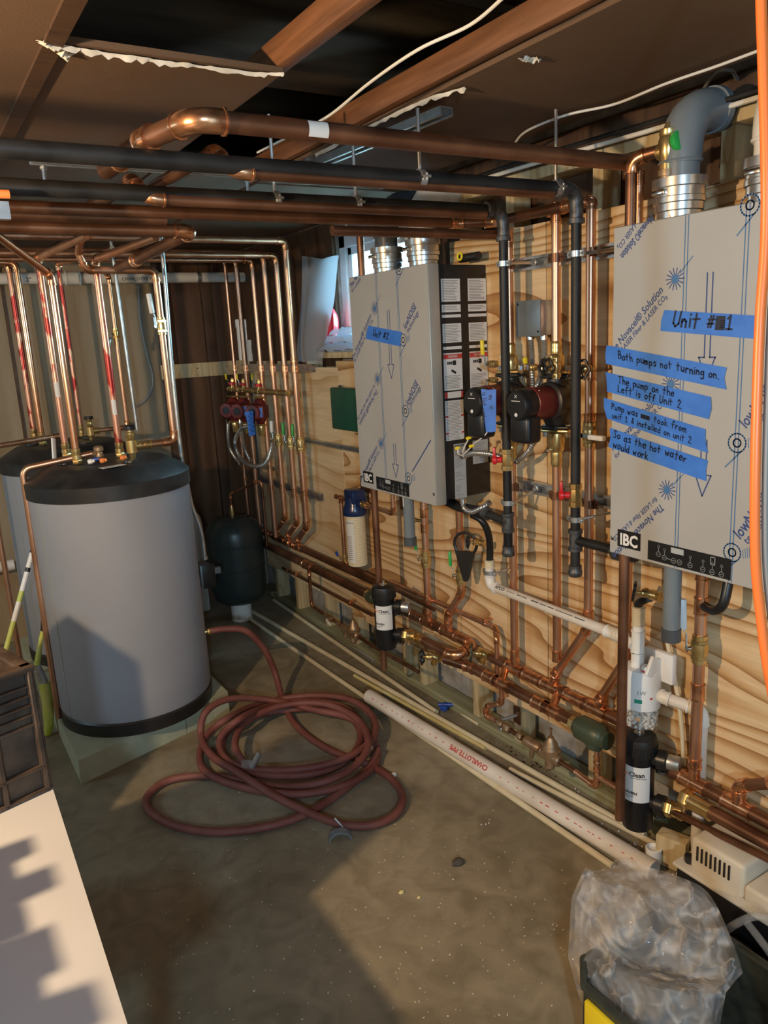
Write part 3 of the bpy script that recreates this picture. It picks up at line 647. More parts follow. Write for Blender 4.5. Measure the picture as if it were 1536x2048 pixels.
# blue tape notes stuck on the boilers
def tape(name, label, c4, lines, size, seed, off=.0022, nrm=NX, scrawl=False):
    """c4: top-left, top-right, bottom-right, bottom-left corners in space"""
    tl, tr, br, bl = [V(p)+V(nrm)*off for p in c4]; rn = random.Random(seed); n = 12; vs = []; fs = []
    for i in range(n+1):
        f_ = i/n; a, b = tl.lerp(tr, f_), bl.lerp(br, f_); e = V(nrm)*(rn.uniform(0, .0012)); ux_ = (tr-tl).normalized()
        j1 = ux_*(rn.uniform(-.006, .004) if i in (0, n) else 0)
        vs += [a+e+j1, a.lerp(b, .5)+V(nrm)*rn.uniform(0, .0012)+(ux_*rn.uniform(-.006, .006) if i in (0, n) else V((0, 0, 0))), b+e-j1]
        if i: k = 3*i; fs += [(k-3, k-2, k+1, k), (k-2, k-1, k+2, k+1)]
    q = MB(); q.add(vs, fs); t = T(name, label, 'tape', 'handwritten tape notes'); t.p('tape', q, M['tape'])
    q = MB()
    for (body, fx, fy, sc) in lines:
        ux_ = (tr-tl).normalized(); uy_ = (tl-bl).normalized()
        hand(q, body, tl+(tr-tl)*fx+(bl-tl)*fy+V(nrm)*.0016, ux_, uy_, size*sc, nrm, seed=seed)
    if scrawl:                                              # marker strokes too small to read
        for k in range(9):
            a_, b_ = (.2, .45) if k % 2 else (.55, .8); y_ = .12+.085*k; P_ = [tl+(tr-tl)*(a_+(b_-a_)*i/4)+(bl-tl)*(y_+rn.uniform(-.03, .03))+V(nrm)*.0016 for i in range(5)]; q.ribbon(P_, size*.14, nrm)
    t.p('handwriting', q, M['marker'], smooth=0, kind='stuff'); t.done()
def F(u, v): return onX(u, v, BF)
tape('tape_note', 'blue tape strip reading Unit and a blacked-out figure then one', [F(1328, 620), F(1516, 631), F(1516, 678), F(1324, 662)], [('Unit #~1', .12, .70, 1.15)], .028, 1)
tape('tape_note', 'blue tape strip handwritten Both pumps not turning on', [F(1213, 690), F(1455, 735), F(1454, 779), F(1216, 728)], [('Both pumps not turning on.', .11, .60, 1)], .0186, 2)
tape('tape_note', 'blue tape strip handwritten The pump on the Left is off Unit 2', [F(1213, 744), F(1424, 794), F(1418, 838), F(1215, 783)], [('The pump on the', .13, .40, 1), ('Left is off Unit 2', .12, .86, 1)], .0180, 3)
tape('tape_note', 'blue tape strip handwritten Pump was took from unit 1', [F(1212, 796), F(1412, 858), F(1418, 906), F(1212, 836)], [('Pump was _ took from', .07, .42, 1), ('unit 1 & installed on unit 2', .08, .84, .92)], .0166, 4)
tape('tape_note', 'blue tape strip handwritten So as the hot water would work', [F(1220, 855), F(1415, 920), F(1416, 963), F(1219, 894)], [('So as the hot water', .05, .42, 1), ('would work', .05, .92, 1)], .0188, 5)
tape('tape_note', 'lone short blue tape strip on the boiler with the labelled side', [F(737, 651), F(805, 664), F(802, 693), F(734, 678)], [('Unit #2', .18, .70, 1)], .026, 6)
# ---------------- pipe kit -------------------------------------------------------------------------
def sleeve(mb, a, b, r, n=14):
    """soldered coupling: slightly fatter barrel with rolled ends"""
    a, b = V(a), V(b); L = (b-a).length; R = r*1.16
    mb.lathe([(r*.98, 0), (R*1.10, .0008), (R*1.10, .0045), (R, .006), (R, L-.006), (R*1.10, L-.0045), (R*1.10, L-.0008), (r*.98, L)], a, b-a, n); return mb
def add_run(t, pts, r, m='copper', fm='copper_fit', bend=None, cps=(), n=12, fit='elbow', pn='pipe', soft=False, clen=None):
    """straight pipes, an elbow part at each corner, couplings at (segment, fraction)"""
    pts = [V(p) for p in pts]; bend = bend or r*2.2
    if soft:                                                   # bent tube without fittings
        q = MB(); q.tube(fillet(pts, bend, 6), r, n); t.p(pn, q, M[m])
    else:
        cuts = [[None, None] for _ in range(len(pts)-1)]; el = []
        for i in range(1, len(pts)-1):
            a, b = pts[i-1]-pts[i], pts[i+1]-pts[i]; la, lb = a.length, b.length; a, b = a/la, b/lb
            ang = a.angle(b); tt = min(bend/math.tan(ang/2), la*.48, lb*.48); s_, e_ = pts[i]+a*tt, pts[i]+b*tt
            ex = min(r*.9, la*.45-tt if la*.45 > tt else 0, lb*.45-tt if lb*.45 > tt else 0); ex = max(ex, .003)
            el.append((s_+a*ex, s_, pts[i], e_, e_+b*ex)); cuts[i-1][1] = s_; cuts[i][0] = e_
        for i, (c0, c1) in enumerate(cuts):
            a, b = c0 or pts[i], c1 or pts[i+1]
            if (b-a).length > .002: q = MB(); q.tube([a, b], r, n); t.p(pn, q, M[m])
        for (s0, s_, p_, e_, e1) in el:
            q = MB(); arc = [s_.lerp(p_, j/6).lerp(p_.lerp(e_, j/6), j/6) for j in range(7)]; q.tube([s0]+arc+[e1], r*1.15, n)
            for x, y in ((s0, s_), (e1, e_)):
                d = (y-x).normalized() if (y-x).length > 1e-6 else V((0, 0, 1)); q.lathe([(r, -.001), (r*1.28, 0), (r*1.28, .004), (r*1.1, .005)], x, d, n)
            t.p(fit, q, M[fm])
    for (sg, fr, *w) in cps:
        a, b = pts[sg], pts[sg+1]; c = a.lerp(b, fr); d = (b-a).normalized(); hl = (w[0] if w else (clen or r*2.6))/2
        q = MB(); sleeve(q, c-d*hl, c+d*hl, r, n); t.p('coupling', q, M[fm])
def run(name, label, pts, r, m='copper', fm='copper_fit', cat='pipe', group=None, **k):
    t = T(name, label, cat, group); add_run(t, pts, r, m, fm, **k); return t
def vert(u0, v0, u1, v1, d):
    """a plumb pipe on the long wall seen from (u0,v0) down to (u1,v1)"""
    a, b = W(u0, v0, d), W(u1, v1, d); y = (a.y+b.y)/2; return V((XP-d, y, a.z)), V((XP-d, y, b.z))
def tee_at(t, c, d, r, side=None, r2=None, m='copper_fit'):
    c, d = V(c), V(d).normalized(); q = MB(); sleeve(q, c-d*r*2.3, c+d*r*2.3, r)
    if side is not None: s_ = V(side).normalized(); sleeve(q, c+s_*r*.6, c+s_*(r*2.6), r2 or r)
    t.p('tee', q, M[m])
def hexa(mb, c, ax, r, h): mb.lathe([(r*.92, 0), (r, h*.1), (r, h*.9), (r*.92, h)], V(c), ax, 6); return mb
def valve(c, ax, r, label, hdir=None, hcol='yellow', hl=.075, up=None, group=None, body='brass', name='ball_valve', tag=False):
    """ball valve: barrel with hex ends, stem and a flat lever"""
    c, ax = V(c), V(ax).normalized(); t = T(name, label, 'valve', group); L = r*5.2; R = r*1.3
    q = MB(); q.lathe([(r*1.12, -L/2), (R, -L/2+.001), (R, -L*.36), (r*1.15, -L*.33), (r*1.2, -L*.24), (R*1.12, -L*.2), (R*1.18, 0), (R*1.12, L*.2), (r*1.2, L*.24), (r*1.15, L*.33), (R, L*.36), (R, L/2-.001), (r*1.12, L/2)], c, ax, 16)
    b = t.p('body', q, M[body])
    for o_ in (-.34, .20): q = MB(); hexa(q, c+ax*L*o_, ax, R*1.16, L*.14); t.p('hex_ring', q, M[body], sub=b)
    if hdir is not None:
        s_ = V(up if up is not None else (-1, 0, 0)).normalized(); hd = V(hdir); hd = (hd-s_*hd.dot(s_)).normalized()
        q = MB(); q.cyl(c+s_*R*.8, c+s_*(R+.016), r*.42, 10); hexa(q, c+s_*(R+.010), s_, r*.62, .006); t.p('stem', q, M['chrome'])
        p0 = c+s_*(R+.014); q = MB(); w_ = .011
        q.bar(p0-hd*.006, p0+hd*hl*.35, w_, .0025, s_); q.bar(p0+hd*hl*.32, p0+hd*hl*.46+s_*.008, w_, .0025, s_); k = t.p('lever', q, M['galv'])
        q = MB(); q.bar(p0+hd*hl*.44+s_*.008, p0+hd*hl*1.15+s_*.010, w_*1.4, .018 if hcol == 'white' else .012, s_, bev=.004); t.p('grip', q, M[hcol], sub=k)
    t.done()
def wheel(mb, c, ax, R, lobes=6):
    x, y = perp(V(ax)); n = 36; pts = []
    for i in range(n):
        a = 2*math.pi*i/n; rr = R*(1+.10*math.cos(lobes*a)); pts.append(V(c)+(x*math.cos(a)+y*math.sin(a))*rr)
    mb.tube(pts, R*.16, 8, closed=True)
    for k in range(4):
        a = math.pi*k/2+.4; mb.cyl(V(c), V(c)+(x*math.cos(a)+y*math.sin(a))*R, R*.10, 6)
    mb.lathe([(R*.24, -R*.15), (R*.26, 0), (R*.2, R*.18)], c, ax, 10); return mb
def drain_valve(c, ax, sd, r, label, wm='blacksat', R=.024, reach=.055, group=None, spout=True):
    """boiler drain: barrel in line, bonnet and lobed handwheel on its side"""
    c, ax, sd = V(c), V(ax).normalized(), V(sd).normalized(); t = T('drain_valve', label, 'valve', group)
    q = MB(); q.lathe([(r, -r*2.6), (r*1.35, -r*2.5), (r*1.35, -r*1.6), (r*1.1, -r*1.4), (r*1.45, 0), (r*1.1, r*1.4), (r*1.35, r*1.6), (r*1.35, r*2.5), (r, r*2.6)], c, ax, 14)
    q.lathe([(r*1.1, 0), (r*1.0, reach*.35), (r*1.15, reach*.4), (r*1.15, reach*.6), (r*.5, reach*.65), (r*.4, reach)], c, sd, 12); t.p('body', q, M['brass'])
    q = MB(); wheel(q, c+sd*reach, sd, R); t.p('handwheel', q, M[wm])
    if spout: q = MB(); q.lathe([(r*.7, 0), (r*.7, r*1.9), (r*1.0, r*2), (r*1.0, r*3)], c-V((0, 0, 1))*0, V((0, 0, -1))+ax*.3, 12); t.p('spout', q, M['brass'])
    t.done()
def flex(label, pts, r=.0095, m='galv', cat='conduit', group=None, pitch=.0075, name='flexible_conduit'):
    """corrugated armour"""
    P = spline(pts, 10); L = [0]
    for a, b in zip(P, P[1:]): L.append(L[-1]+(b-a).length)
    out, rads = [], []; n = max(4, int(L[-1]/(pitch/2))); j = 0
    for i in range(n+1):
        s_ = L[-1]*i/n
        while j < len(L)-2 and L[j+1] < s_: j += 1
        f_ = (s_-L[j])/max(1e-9, L[j+1]-L[j]); out.append(P[j].lerp(P[j+1], f_)); rads.append(r if i % 2 else r*.84)
    q = MB(); q.tube(out, r, 10, rads=rads)
    t = T(name, label, cat, group); t.p('armour', q, M[m])
    for a, b in ((out[0], out[2]), (out[-1], out[-3])):
        q = MB(); d = (b-a).normalized(); q.lathe([(r*.9, -.004), (r*1.25, -.003), (r*1.25, .012), (r, .014)], a, d, 12); t.p('connector', q, M['chrome'])
    t.done()
def strut(label, a, b, h=.041, dep=.021, open_dir=(-1, 0, 0), group=None):
    """slotted steel channel"""
    a, b = V(a), V(b); t_ = (b-a).normalized(); o = V(open_dir); s_ = t_.cross(o).normalized(); q = MB(); th = .0025
    prof = [(-h/2, dep), (-h/2, 0), (h/2, 0), (h/2, dep), (h/2-.009, dep), (h/2-.009, dep-th), (h/2-th, dep-th), (h/2-th, th), (-h/2+th, th), (-h/2+th, dep-th), (-h/2+.009, dep-th), (-h/2+.009, dep)]
    q.prism(prof, a, s_, o, 1); n = len(prof); d = (b-a)
    for i in range(n): q.v[n+i] = q.v[i]+d
    single('strut_channel', label, 'channel', q, M['galv'], group, smooth=20)
def clamp_part(t, c, ax, r, m='galv', out=(-1, 0, 0), w=.012):
    c = V(c); ax = V(ax).normalized(); q = MB(); q.lathe([(r, -w/2), (r+.003, -w/2), (r+.003, w/2), (r, w/2)], c, ax, 18)
    s_ = ax.cross(V(out)).normalized()
    for k in (-1, 1): q.box(c+s_*k*(r+.008), (.006, .016, w), Matrix((V(out), s_, ax)).transposed()); q.cyl(c+s_*k*(r+.010)-V(out)*.008, c+s_*k*(r+.010)+V(out)*.008, .003, 8)
    t.p('clamp', q, M[m])

# ---------------- black iron gas lines -------------------------------------------------------------
rg = .0145
GX = 1.655
def gas(yz, ex, vb, label, cap_v, tee_v):
    y, z = yz; t = T('gas_pipe', label, 'gas pipe'); e = V((GX, y, z))
    u_, vv = ex; zb = W(u_, cap_v, XP-GX).z; zt = W(u_, tee_v, XP-GX).z; zv = W(u_, vb, XP-GX).z
    q = MB(); q.tube([(-1.9, y, z), (GX-.05, y, z)], rg*1.28, 16); t.p('pipe', q, M['iron'])
    q = MB(); q.tube([(GX, y, z-.05), (GX, y, zv+.036)], rg, 16); t.p('pipe', q, M['iron'])
    q = MB(); q.tube([(GX, y, zv-.036), (GX, y, zb+.02)], rg, 16); t.p('pipe', q, M['iron'])
    q = MB(); q.tube([(GX-.055, y, z)]+[V((GX-.04, y, z)).lerp(e, j/6).lerp(e.lerp(V((GX, y, z-.04)), j/6), j/6) for j in range(7)]+[(GX, y, z-.062)], rg*1.32, 16)
    q.lathe([(rg, 0), (rg*1.62, .001), (rg*1.62, .014), (rg*1.3, .016)], (GX, y, z-.088), UZ, 16); q.lathe([(rg*1.3, 0), (rg*1.75, .001), (rg*1.75, .014), (rg*1.3, .016)], (GX-.07, y, z), (1, 0, 0), 16); q.lathe([(rg*1.2, 0), (rg*1.32, .028)], (GX, y, z-.088), UZ, 16); t.p('elbow', q, M['iron_fit'])
    for zz in (zt,):
        q = MB(); q.lathe([(rg*1.2, -.034), (rg*1.5, -.033), (rg*1.5, -.022), (rg*1.3, -.02), (rg*1.3, .02), (rg*1.5, .022), (rg*1.5, .033), (rg*1.2, .034)], (GX, y, zz), UZ, 16); t.p('tee', q, M['iron_fit'])
    q = MB(); q.lathe([(rg*1.3, 0), (rg*1.5, .006), (rg*1.5, .016), (rg*1.35, .02), (rg*1.35, .034), (rg*1.1, .036)], (GX, y, zb), UZ, 16); t.p('cap', q, M['iron_fit'])
    return t, V((GX, y, zt)), V((GX, y, zv))
g1, t1, v1 = gas((1.921, 1.958), (1006, 440), 918, 'black gas pipe dropping between the taped boiler and pumps beside the black boiler side', 1108, 1042)
d1 = V((0, 1, 0))
q = MB(); q.tube([t1, t1+V((0, .115, .012))], rg, 14); g1.p('branch_pipe', q, M['iron']); q = MB(); q.lathe([(rg*1.2, 0), (rg*1.55, .002), (rg*1.55, .016), (rg*1.3, .018), (rg*1.3, .03)], t1+V((0, .10, .010)), (0, 1, .1), 14); g1.p('union', q, M['iron_fit'])
q = MB(); q.tube([t1+V((0, .12, .012)), (GX, 2.19, .985), (GX, 2.30, 1.0)], rg*1.25, 14); g1.p('branch_pipe', q, M['iron'])
g1.done()
g2, t2, v2 = gas((1.615, 1.965), (1151, 390), 990, 'black gas pipe dropping right beside the boiler with the five notes', 1152, 1080)
q = MB(); q.tube([t2, t2+V((0, -.17, .0))], rg, 14); g2.p('branch_pipe', q, M['iron'])
q = MB(); hexa(q, t2+V((0, -.15, 0)), (0, -1, 0), rg*1.9, .03); q.lathe([(rg*1.4, 0), (rg*1.75, .004), (rg*1.75, .02), (rg*1.3, .05)], t2+V((0, -.18, 0)), (0, -1, 0), 14); g2.p('union', q, M['iron_fit'])
g2.done()
def gas_valve(c, label):
    t = T('gas_valve', label, 'valve', 'red-handled gas valves'); c = V(c)
    q = MB(); q.lathe([(rg*1.1, -.036), (rg*1.35, -.035), (rg*1.35, -.02), (rg*1.15, -.018), (rg*1.3, 0), (rg*1.15, .018), (rg*1.35, .02), (rg*1.35, .035), (rg*1.1, .036)], c, UZ, 8); t.p('body', q, M['brass'])
    q = MB(); q.cyl(c+V((-.012, .012, 0)), c+V((-.03, .03, 0)), .010, 10); k = t.p('handle', q, M['red'], label='red tee handle')
    dirv = V((-1, 1, 0)).normalized(); q = MB(); q.lathe([(.015, .034), (.016, .038), (.015, .046), (.006, .049)], c, dirv, 14); q.bar(c+dirv*.041+V((0, 0, -.012)), c+dirv*.041+V((0, 0, .042)), .016, .009, dirv, bev=.003); t.p('grip', q, M['red'], sub=k); t.done()
gas_valve(v1, 'brass gas valve with red handle beside the black labelled boiler side')
gas_valve(v2, 'brass gas valve with red handle beside the boiler with the five notes')

# ---------------- risers on the long wall ----------------------------------------------------------
rc = .0143
dW = .052
# riser with the hand valve near the five-note boiler
a, b = vert(1187, 395, 1172, 1248, dW+.005); aR2 = a
t = T('copper_riser', 'copper riser running past the white lever valve and slanting to the lower main', 'pipe')
e0 = W(1108, 1352, .05)
add_run(t, [a, V((b.x, b.y, b.z-.01)), e0], rc, cps=[(0, .38), (0, .48, .028), (0, .53, .03), (0, .965, .03), (1, .93, .03)], bend=.03)
t.done()
a, b = vert(1113, 405, 1113, 1322, dW); aR3 = a
pU = W(1112, 690, dW).z; pL = W(1112, 925, dW).z
t = run('copper_riser', 'copper riser above the near black-faced pump', [a, V((a.x, a.y, pU-.005))], rc); t.done()
t = run('copper_riser', 'copper riser below the near black-faced pump down to the lower main', [V((a.x, a.y, pL)), b], rc, cps=[(0, .97, .04)]); t.done()
yR3 = a.y
a, b = vert(1024, 455, 1023, 1316, dW); yR4 = a.y; aR4 = a
t = run('copper_riser', 'copper riser above the pump that carries a blue note', [V((a.x, a.y, W(1022, 458, dW).z)), V((a.x, a.y, pU-.005))], rc, cps=[(0, .04)]); t.done()
t = run('copper_riser', 'copper riser below the pump that carries a blue note', [V((a.x, a.y, pL)), b], rc, cps=[(0, .975, .04)]); t.done()
# discharge pipes hanging free in front of the wall
a, b = vert(1259, 330, 1243, 1640, .20); XD1 = a
t = T('discharge_pipe', 'brown copper discharge pipe hanging in front of the larger-looking black canister', 'pipe')
topz = a.z; p0 = V((a.x, a.y, topz+.012)); r1 = onX(1308, 292, a.x+.03)
add_run(t, [b, p0, V((a.x+.02, a.y-.06, topz+.018))], rc, 'copper_dark', 'copper_fit', bend=.035); t.done()
RV1 = V((a.x+.025, a.y-.085, topz+.016))
a, b = vert(722, 470, 766, 1337, .20)
t = run('discharge_pipe', 'brown copper discharge pipe hanging in front of the far black canister', [V((a.x, a.y, 2.02)), b], rc, 'copper_dark'); t.done()
# second riser behind the first, feeding the relief valve side
a, b = vert(1276, 345, 1278, 470, .06)
t = run('copper_riser', 'short copper riser close beside the discharge pipe above the boiler roof', [a, V((a.x, a.y, 1.2))], rc*.9, cps=[(0, .02)]); t.done()
# relief valve with green tag above the near boiler
t = T('relief_valve', 'brass relief valve with green tag beside the grey vent elbow', 'valve'); c = RV1
q = MB(); q.lathe([(.012, -.045), (.017, -.044), (.017, -.03), (.013, -.028), (.020, -.01), (.022, .02), (.018, .03), (.020, .034), (.020, .045), (.008, .05), (.006, .06)], c, UZ, 16); q.lathe([(.014, 0), (.018, .012), (.019, .024), (.015, .026)], c, (0, 1, 0), 14); t.p('body', q, M['brass'])
q = MB(); q.lathe([(.021, 0), (.023, .003), (.023, .012), (.02, .014)], c+V((0, -.022, .012)), (0, -1, .2), 18); t.p('tag', q, M['green_h'], label='green tag disc')
q = MB(); q.tube(fillet([c+V((0, 0, -.04)), c+V((0, 0, -.085)), c+V((.03, -.05, -.10))], .03), .017, 14); q.lathe([(.021, 0), (.021, .014)], c+V((0, 0, -.058)), UZ, 14); t.p('elbow', q, M['bronze']); t.done()

# struts and pipe clamps
zs1 = W(1113, 518, .02).z; zs2 = W(1113, 985, .02).z
strut('galvanised strut channel behind the copper risers at the upper clamps', (XP-.002, 2.02, zs1), (XP-.002, 1.42, zs1))
strut('galvanised strut channel behind the copper risers below the pumps', (XP-.002, 2.0, zs2), (XP-.002, 1.42, zs2))
for (yy, zz, rr, nm) in ((yR3, zs1, rc, 'upper clamp on the riser above the near pump'), (aR2.y, zs1, rc, 'upper clamp on the riser with the white lever valve'), (yR4, zs1, rc, 'upper clamp on the riser behind the labelled boiler gas pipe'), (yR3, zs2, rc, 'lower clamp on the riser below the near pump'), (aR2.y, zs2-.005, rc, 'lower clamp on the riser with the white lever valve'), (yR4, zs2, rc, 'lower clamp on the riser behind the gas pipe with the red handle')):
    t = T('pipe_clamp', 'copper-toned strut clamp, '+nm, 'clamp', 'strut clamps on the risers'); clamp_part(t, (XP-dW, yy, zz), UZ, rr+.0015, 'copper_dark', w=.026); t.done()
def standoff(y, z, z2, y2, label):
    t = T('split_ring_clamp', label, 'clamp', 'split ring clamps on the gas pipes'); clamp_part(t, (GX, y, z), UZ, rg+.001, 'galv', w=.016)
    q = MB(); q.cyl((GX+.012, y-.015, z), (XP-.02, y2, z2), .0048, 8); t.p('rod', q, M['grey_rod'])
    q = MB(); q.lathe([(.013, 0), (.012, .006), (.007, .008), (.007, .014)], (XP-.02, y2, z2), (-1, 0, 0), 10); t.p('nut', q, M['galv']); t.done()
standoff(1.921, W(1005, 528, .145).z, zs1, yR4-.09, 'steel split ring on the gas pipe beside the labelled boiler side, upper')
standoff(1.615, W(1152, 508, .145).z, zs1, aR2.y-.10, 'steel split ring on the gas pipe beside the five-note boiler, upper')
standoff(1.921, W(1006, 1003, .145).z, zs2, yR4-.09, 'steel split ring on the gas pipe below the far red handle')
standoff(1.615, W(1150, 1038, .145).z, zs2-.01, aR2.y-.11, 'steel split ring on the gas pipe below the near red handle')

# valves on the risers
z_ = W(1176, 868, dW).z; valve((XP-dW-.005, aR2.y, z_), UZ, rc, 'brass ball valve with white lever on the riser beside the boiler with the five notes', (0, -1, 0), 'white', .085)
z_ = W(1180, 735, dW).z
drain_valve((XP-dW-.03, aR2.y-.01, z_), (-1, 0, 0), (-.8, -.35, 0), rc*.7, 'black handwheel drain valve on the riser beside the boiler with the five notes', R=.026, reach=.05, spout=False)

# ---------------- circulator pumps -----------------------------------------------------------------
def circ(y, label, near):
    """wet-rotor circulator between isolation flanges: volute, red motor, black control head facing the room"""
    zc_ = (pU+pL)/2+.012; c = V((XP-dW-.0, y, zc_)); t = T('circulator_pump', label, 'pump')
    out = V((-1, 0, 0)); s_ = UZ.cross(out).normalized()
    q = MB(); q.lathe([(.030, -.075), (.034, -.074), (.050, -.04), (.060, -.02), (.060, .02), (.045, .04), (.030, .06), (.030, .07)], c, UZ, 24); q.lathe([(.05, -.02), (.062, .0), (.062, .035), (.055, .04)], c, out, 28); t.p('volute', q, M['blacksat'])
    q = MB(); q.lathe([(.050, .038), (.052, .042), (.052, .115), (.047, .118)], c, out, 32); mo = t.p('motor', q, M['darkred'])
    for k in (-1, 1):
        for h in (-1, 1): q = MB(); q.lathe([(.004, 0), (.003, .003)], c+out*.1+s_*k*.030+UZ*h*.041, UZ*h+s_*k*.7, 8); t.p('screw', q, M['chrome'], sub=mo)
    q = MB(); q.lathe([(.047, .112), (.050, .118), (.050, .155), (.045, .166), (.043, .166), (.041, .168), (0, .169)], c, out, 36); h_ = t.p('control_head', q, M['black'])
    q = MB(); q.box(c+out*.130+UZ*(-.075), (.062, .085, .085), Matrix((out, s_, UZ)).transposed(), bev=.014, seg=3); t.p('terminal_box', q, M['black'])
    q = MB(); q.lathe([(.0065, 0), (.005, .002)], c+out*.1685+UZ*(-.028), out, 14); t.p('indicator_button', q, M['label'], sub=h_)
    q = MB(); q.ribbon([c+out*.1695+s_*-.018+UZ*.014, c+out*.1695+s_*.018+UZ*.014], .0022, out); q.ribbon([c+out*.1695+s_*-.004+UZ*.024, c+out*.1695+s_*.005+UZ*.032], .0018, out); q.ribbon([c+out*.1695+s_*.005+UZ*.024, c+out*.1695+s_*-.004+UZ*.032], .0018, out); t.p('logo', q, M['label'], sub=h_, smooth=0)
    for z0, sg in ((pU, -1), (pL, 1)):
        q = MB(); zf = zc_+.078 if sg < 0 else zc_-.083
        q.box((c.x, c.y, zf), (.040, .10, .010), Matrix.Rotation(.35, 3, 'Z'), bev=.004); q.lathe([(.022, -.005), (.022, .005)], (c.x, c.y, zf), UZ, 16); t.p('pump_flange', q, M['blacksat'])
        q = MB(); q.box((c.x, c.y, zf-sg*.011), (.038, .095, .010), Matrix.Rotation(.35, 3, 'Z'), bev=.004); f_ = t.p('valve_flange', q, M['brass'])
        for k in (-1, 1): q = MB(); o_ = V((math.cos(.35+math.pi/2), math.sin(.35+math.pi/2), 0))*k*.039; hexa(q, V((c.x, c.y, zf-sg*.011-.020))+o_, UZ, .008, .040); t.p('bolt', q, M['galv'], sub=f_)
        za, zb = (zf+.016, z0+.012) if sg < 0 else (z0-.012, zf-.016)
        q = MB(); L = zb-za
        prof = [(rc*1.1, 0), (rc*1.75, .003), (rc*1.9, L*.25), (rc*1.75, L*.5), (rc*1.25, L*.58), (rc*1.35, L*.7), (rc*1.2, L*.8), (rc*1.35, L*.9), (rc*1.05, L)]
        if sg > 0: prof = [(r_, L-h_2) for r_, h_2 in prof][::-1]
        q.lathe(prof, (c.x, c.y, za), UZ, 18); t.p('isolation_valve', q, M['brass'])
        q = MB(); zz = (za+zb)/2-sg*0; q.cyl((c.x-.02, c.y, zz), (c.x-.04, c.y, zz), .005, 8); t.p('valve_stem', q, M['chrome'])
    t.done(); return c, out
P1, po = circ(yR3, 'black and dark red circulator pump with bare face, next to the near gas pipe', True)
P2, _ = circ(yR4, 'black and dark red circulator pump with a blue note hanging on it', False)
# note on the far pump
s_ = UZ.cross(po).normalized(); c = P2+po*.158
tape('tape_note', 'blue tape note hanging down the face of the far circulator pump', [W(992, 776, .185), W(992, 862, .185), W(972, 864, .205), W(962, 780, .215)], [('my  it', .14, .46, 1), ('is Hot water', .05, .92, 1)], .0135, 8, off=.004, nrm=(-.6, -.8, 0))
# isolation levers and handwheels by the pump flanges
valve(W(985, 728, .11), (0, 1, .0), rc*.6, 'brass purge valve with long yellow lever beside the labelled boiler side', (0, 0, 1), 'yellow', .07, up=(-1, .4, 0))
valve(W(986, 760, .11), (0, 1, .0), rc*.5, 'small brass valve with short yellow lever pointing down above the noted pump', (0, 0, -1), 'yellow', .045, up=(-1, .4, 0))
drain_valve(W(1112, 735, .09), UZ, (-1, -.1, 0), rc*.8, 'black lobed handwheel valve above the near circulator pump', R=.027, reach=.045)
q = MB(); q.torus(W(1086, 737, .10), (-.8, .6, 0), .022, .0055, 24, 8); t = T('valve_ring_handle', 'black ring handle hanging between the two flexible conduits', 'handle'); t.p('ring', q, M['blacksat']); q = MB(); q.cyl(W(1086, 737, .10), W(1096, 737, .05), .005, 8); t.p('stem', q, M['brass']); t.done()
valve(W(1068, 735, .07), (1, 0, 0), rc*.5, 'tiny valve with yellow grip in front of the left flexible conduit', (0, 0, 1), 'yellow', .03, up=(-1, .2, 0))
# junction box and its conduits
t = T('junction_box', 'grey steel junction box with bare side knockouts above the pumps', 'electrical box')
tl = W(1034, 603, .085); br = W(1082, 672, .085); yl_, yr_ = tl.y, br.y; zt_, zb_ = tl.z, br.z
q = MB(); q.box((XP-.044, (yl_+yr_)/2, (zt_+zb_)/2), (.082, yl_-yr_-.004, zt_-zb_-.004), bev=.002); t.p('box', q, M['galv'])
q = MB(); q.box((XP-.0865, (yl_+yr_)/2, (zt_+zb_)/2), (.003, yl_-yr_, zt_-zb_), bev=.001); k = t.p('cover', q, M['switchgrey'])
for a_, b_ in ((yl_-.008, zt_-.010), (yr_+.010, zb_+.014)):
    q = MB(); q.lathe([(.004, 0), (.003, .002)], (XP-.088, a_, b_), NX, 10); t.p('screw', q, M['black'], sub=k)
for j in range(3):
    q = MB(); q.lathe([(.012, 0), (.012, .0008)], (XP-.046, yr_+.003, zt_-.02-.03*j), (0, -1, 0), 18); t.p('knockout', q, M['galv'])
t.done()
cpt = []
flex('silver flexible conduit dropping from the box, the left one of the pair', [W(1061, 672, .05), W(1064, 710, .05), W(1064, 745, .055), W(1066, 785, .05), W(1062, 800, .05)])
flex('silver flexible conduit dropping from the box and curling behind the near pump', [W(1088, 672, .05), W(1089, 712, .05), W(1080, 755, .06), W(1066, 785, .07), W(1040, 810, .07), W(1022, 840, .07), W(1018, 866, .09), W(1045, 858, .09)])
flex('silver flexible conduit hanging below the near pump head', [W(1068, 880, .10), W(1062, 895, .10), W(1048, 913, .10), W(1034, 922, .09)])
flex('silver flexible conduit with loose wires lying against the labelled boiler side', [W(926, 912, .17), W(950, 906, .17), W(980, 908, .15), W(1006, 916, .12)])
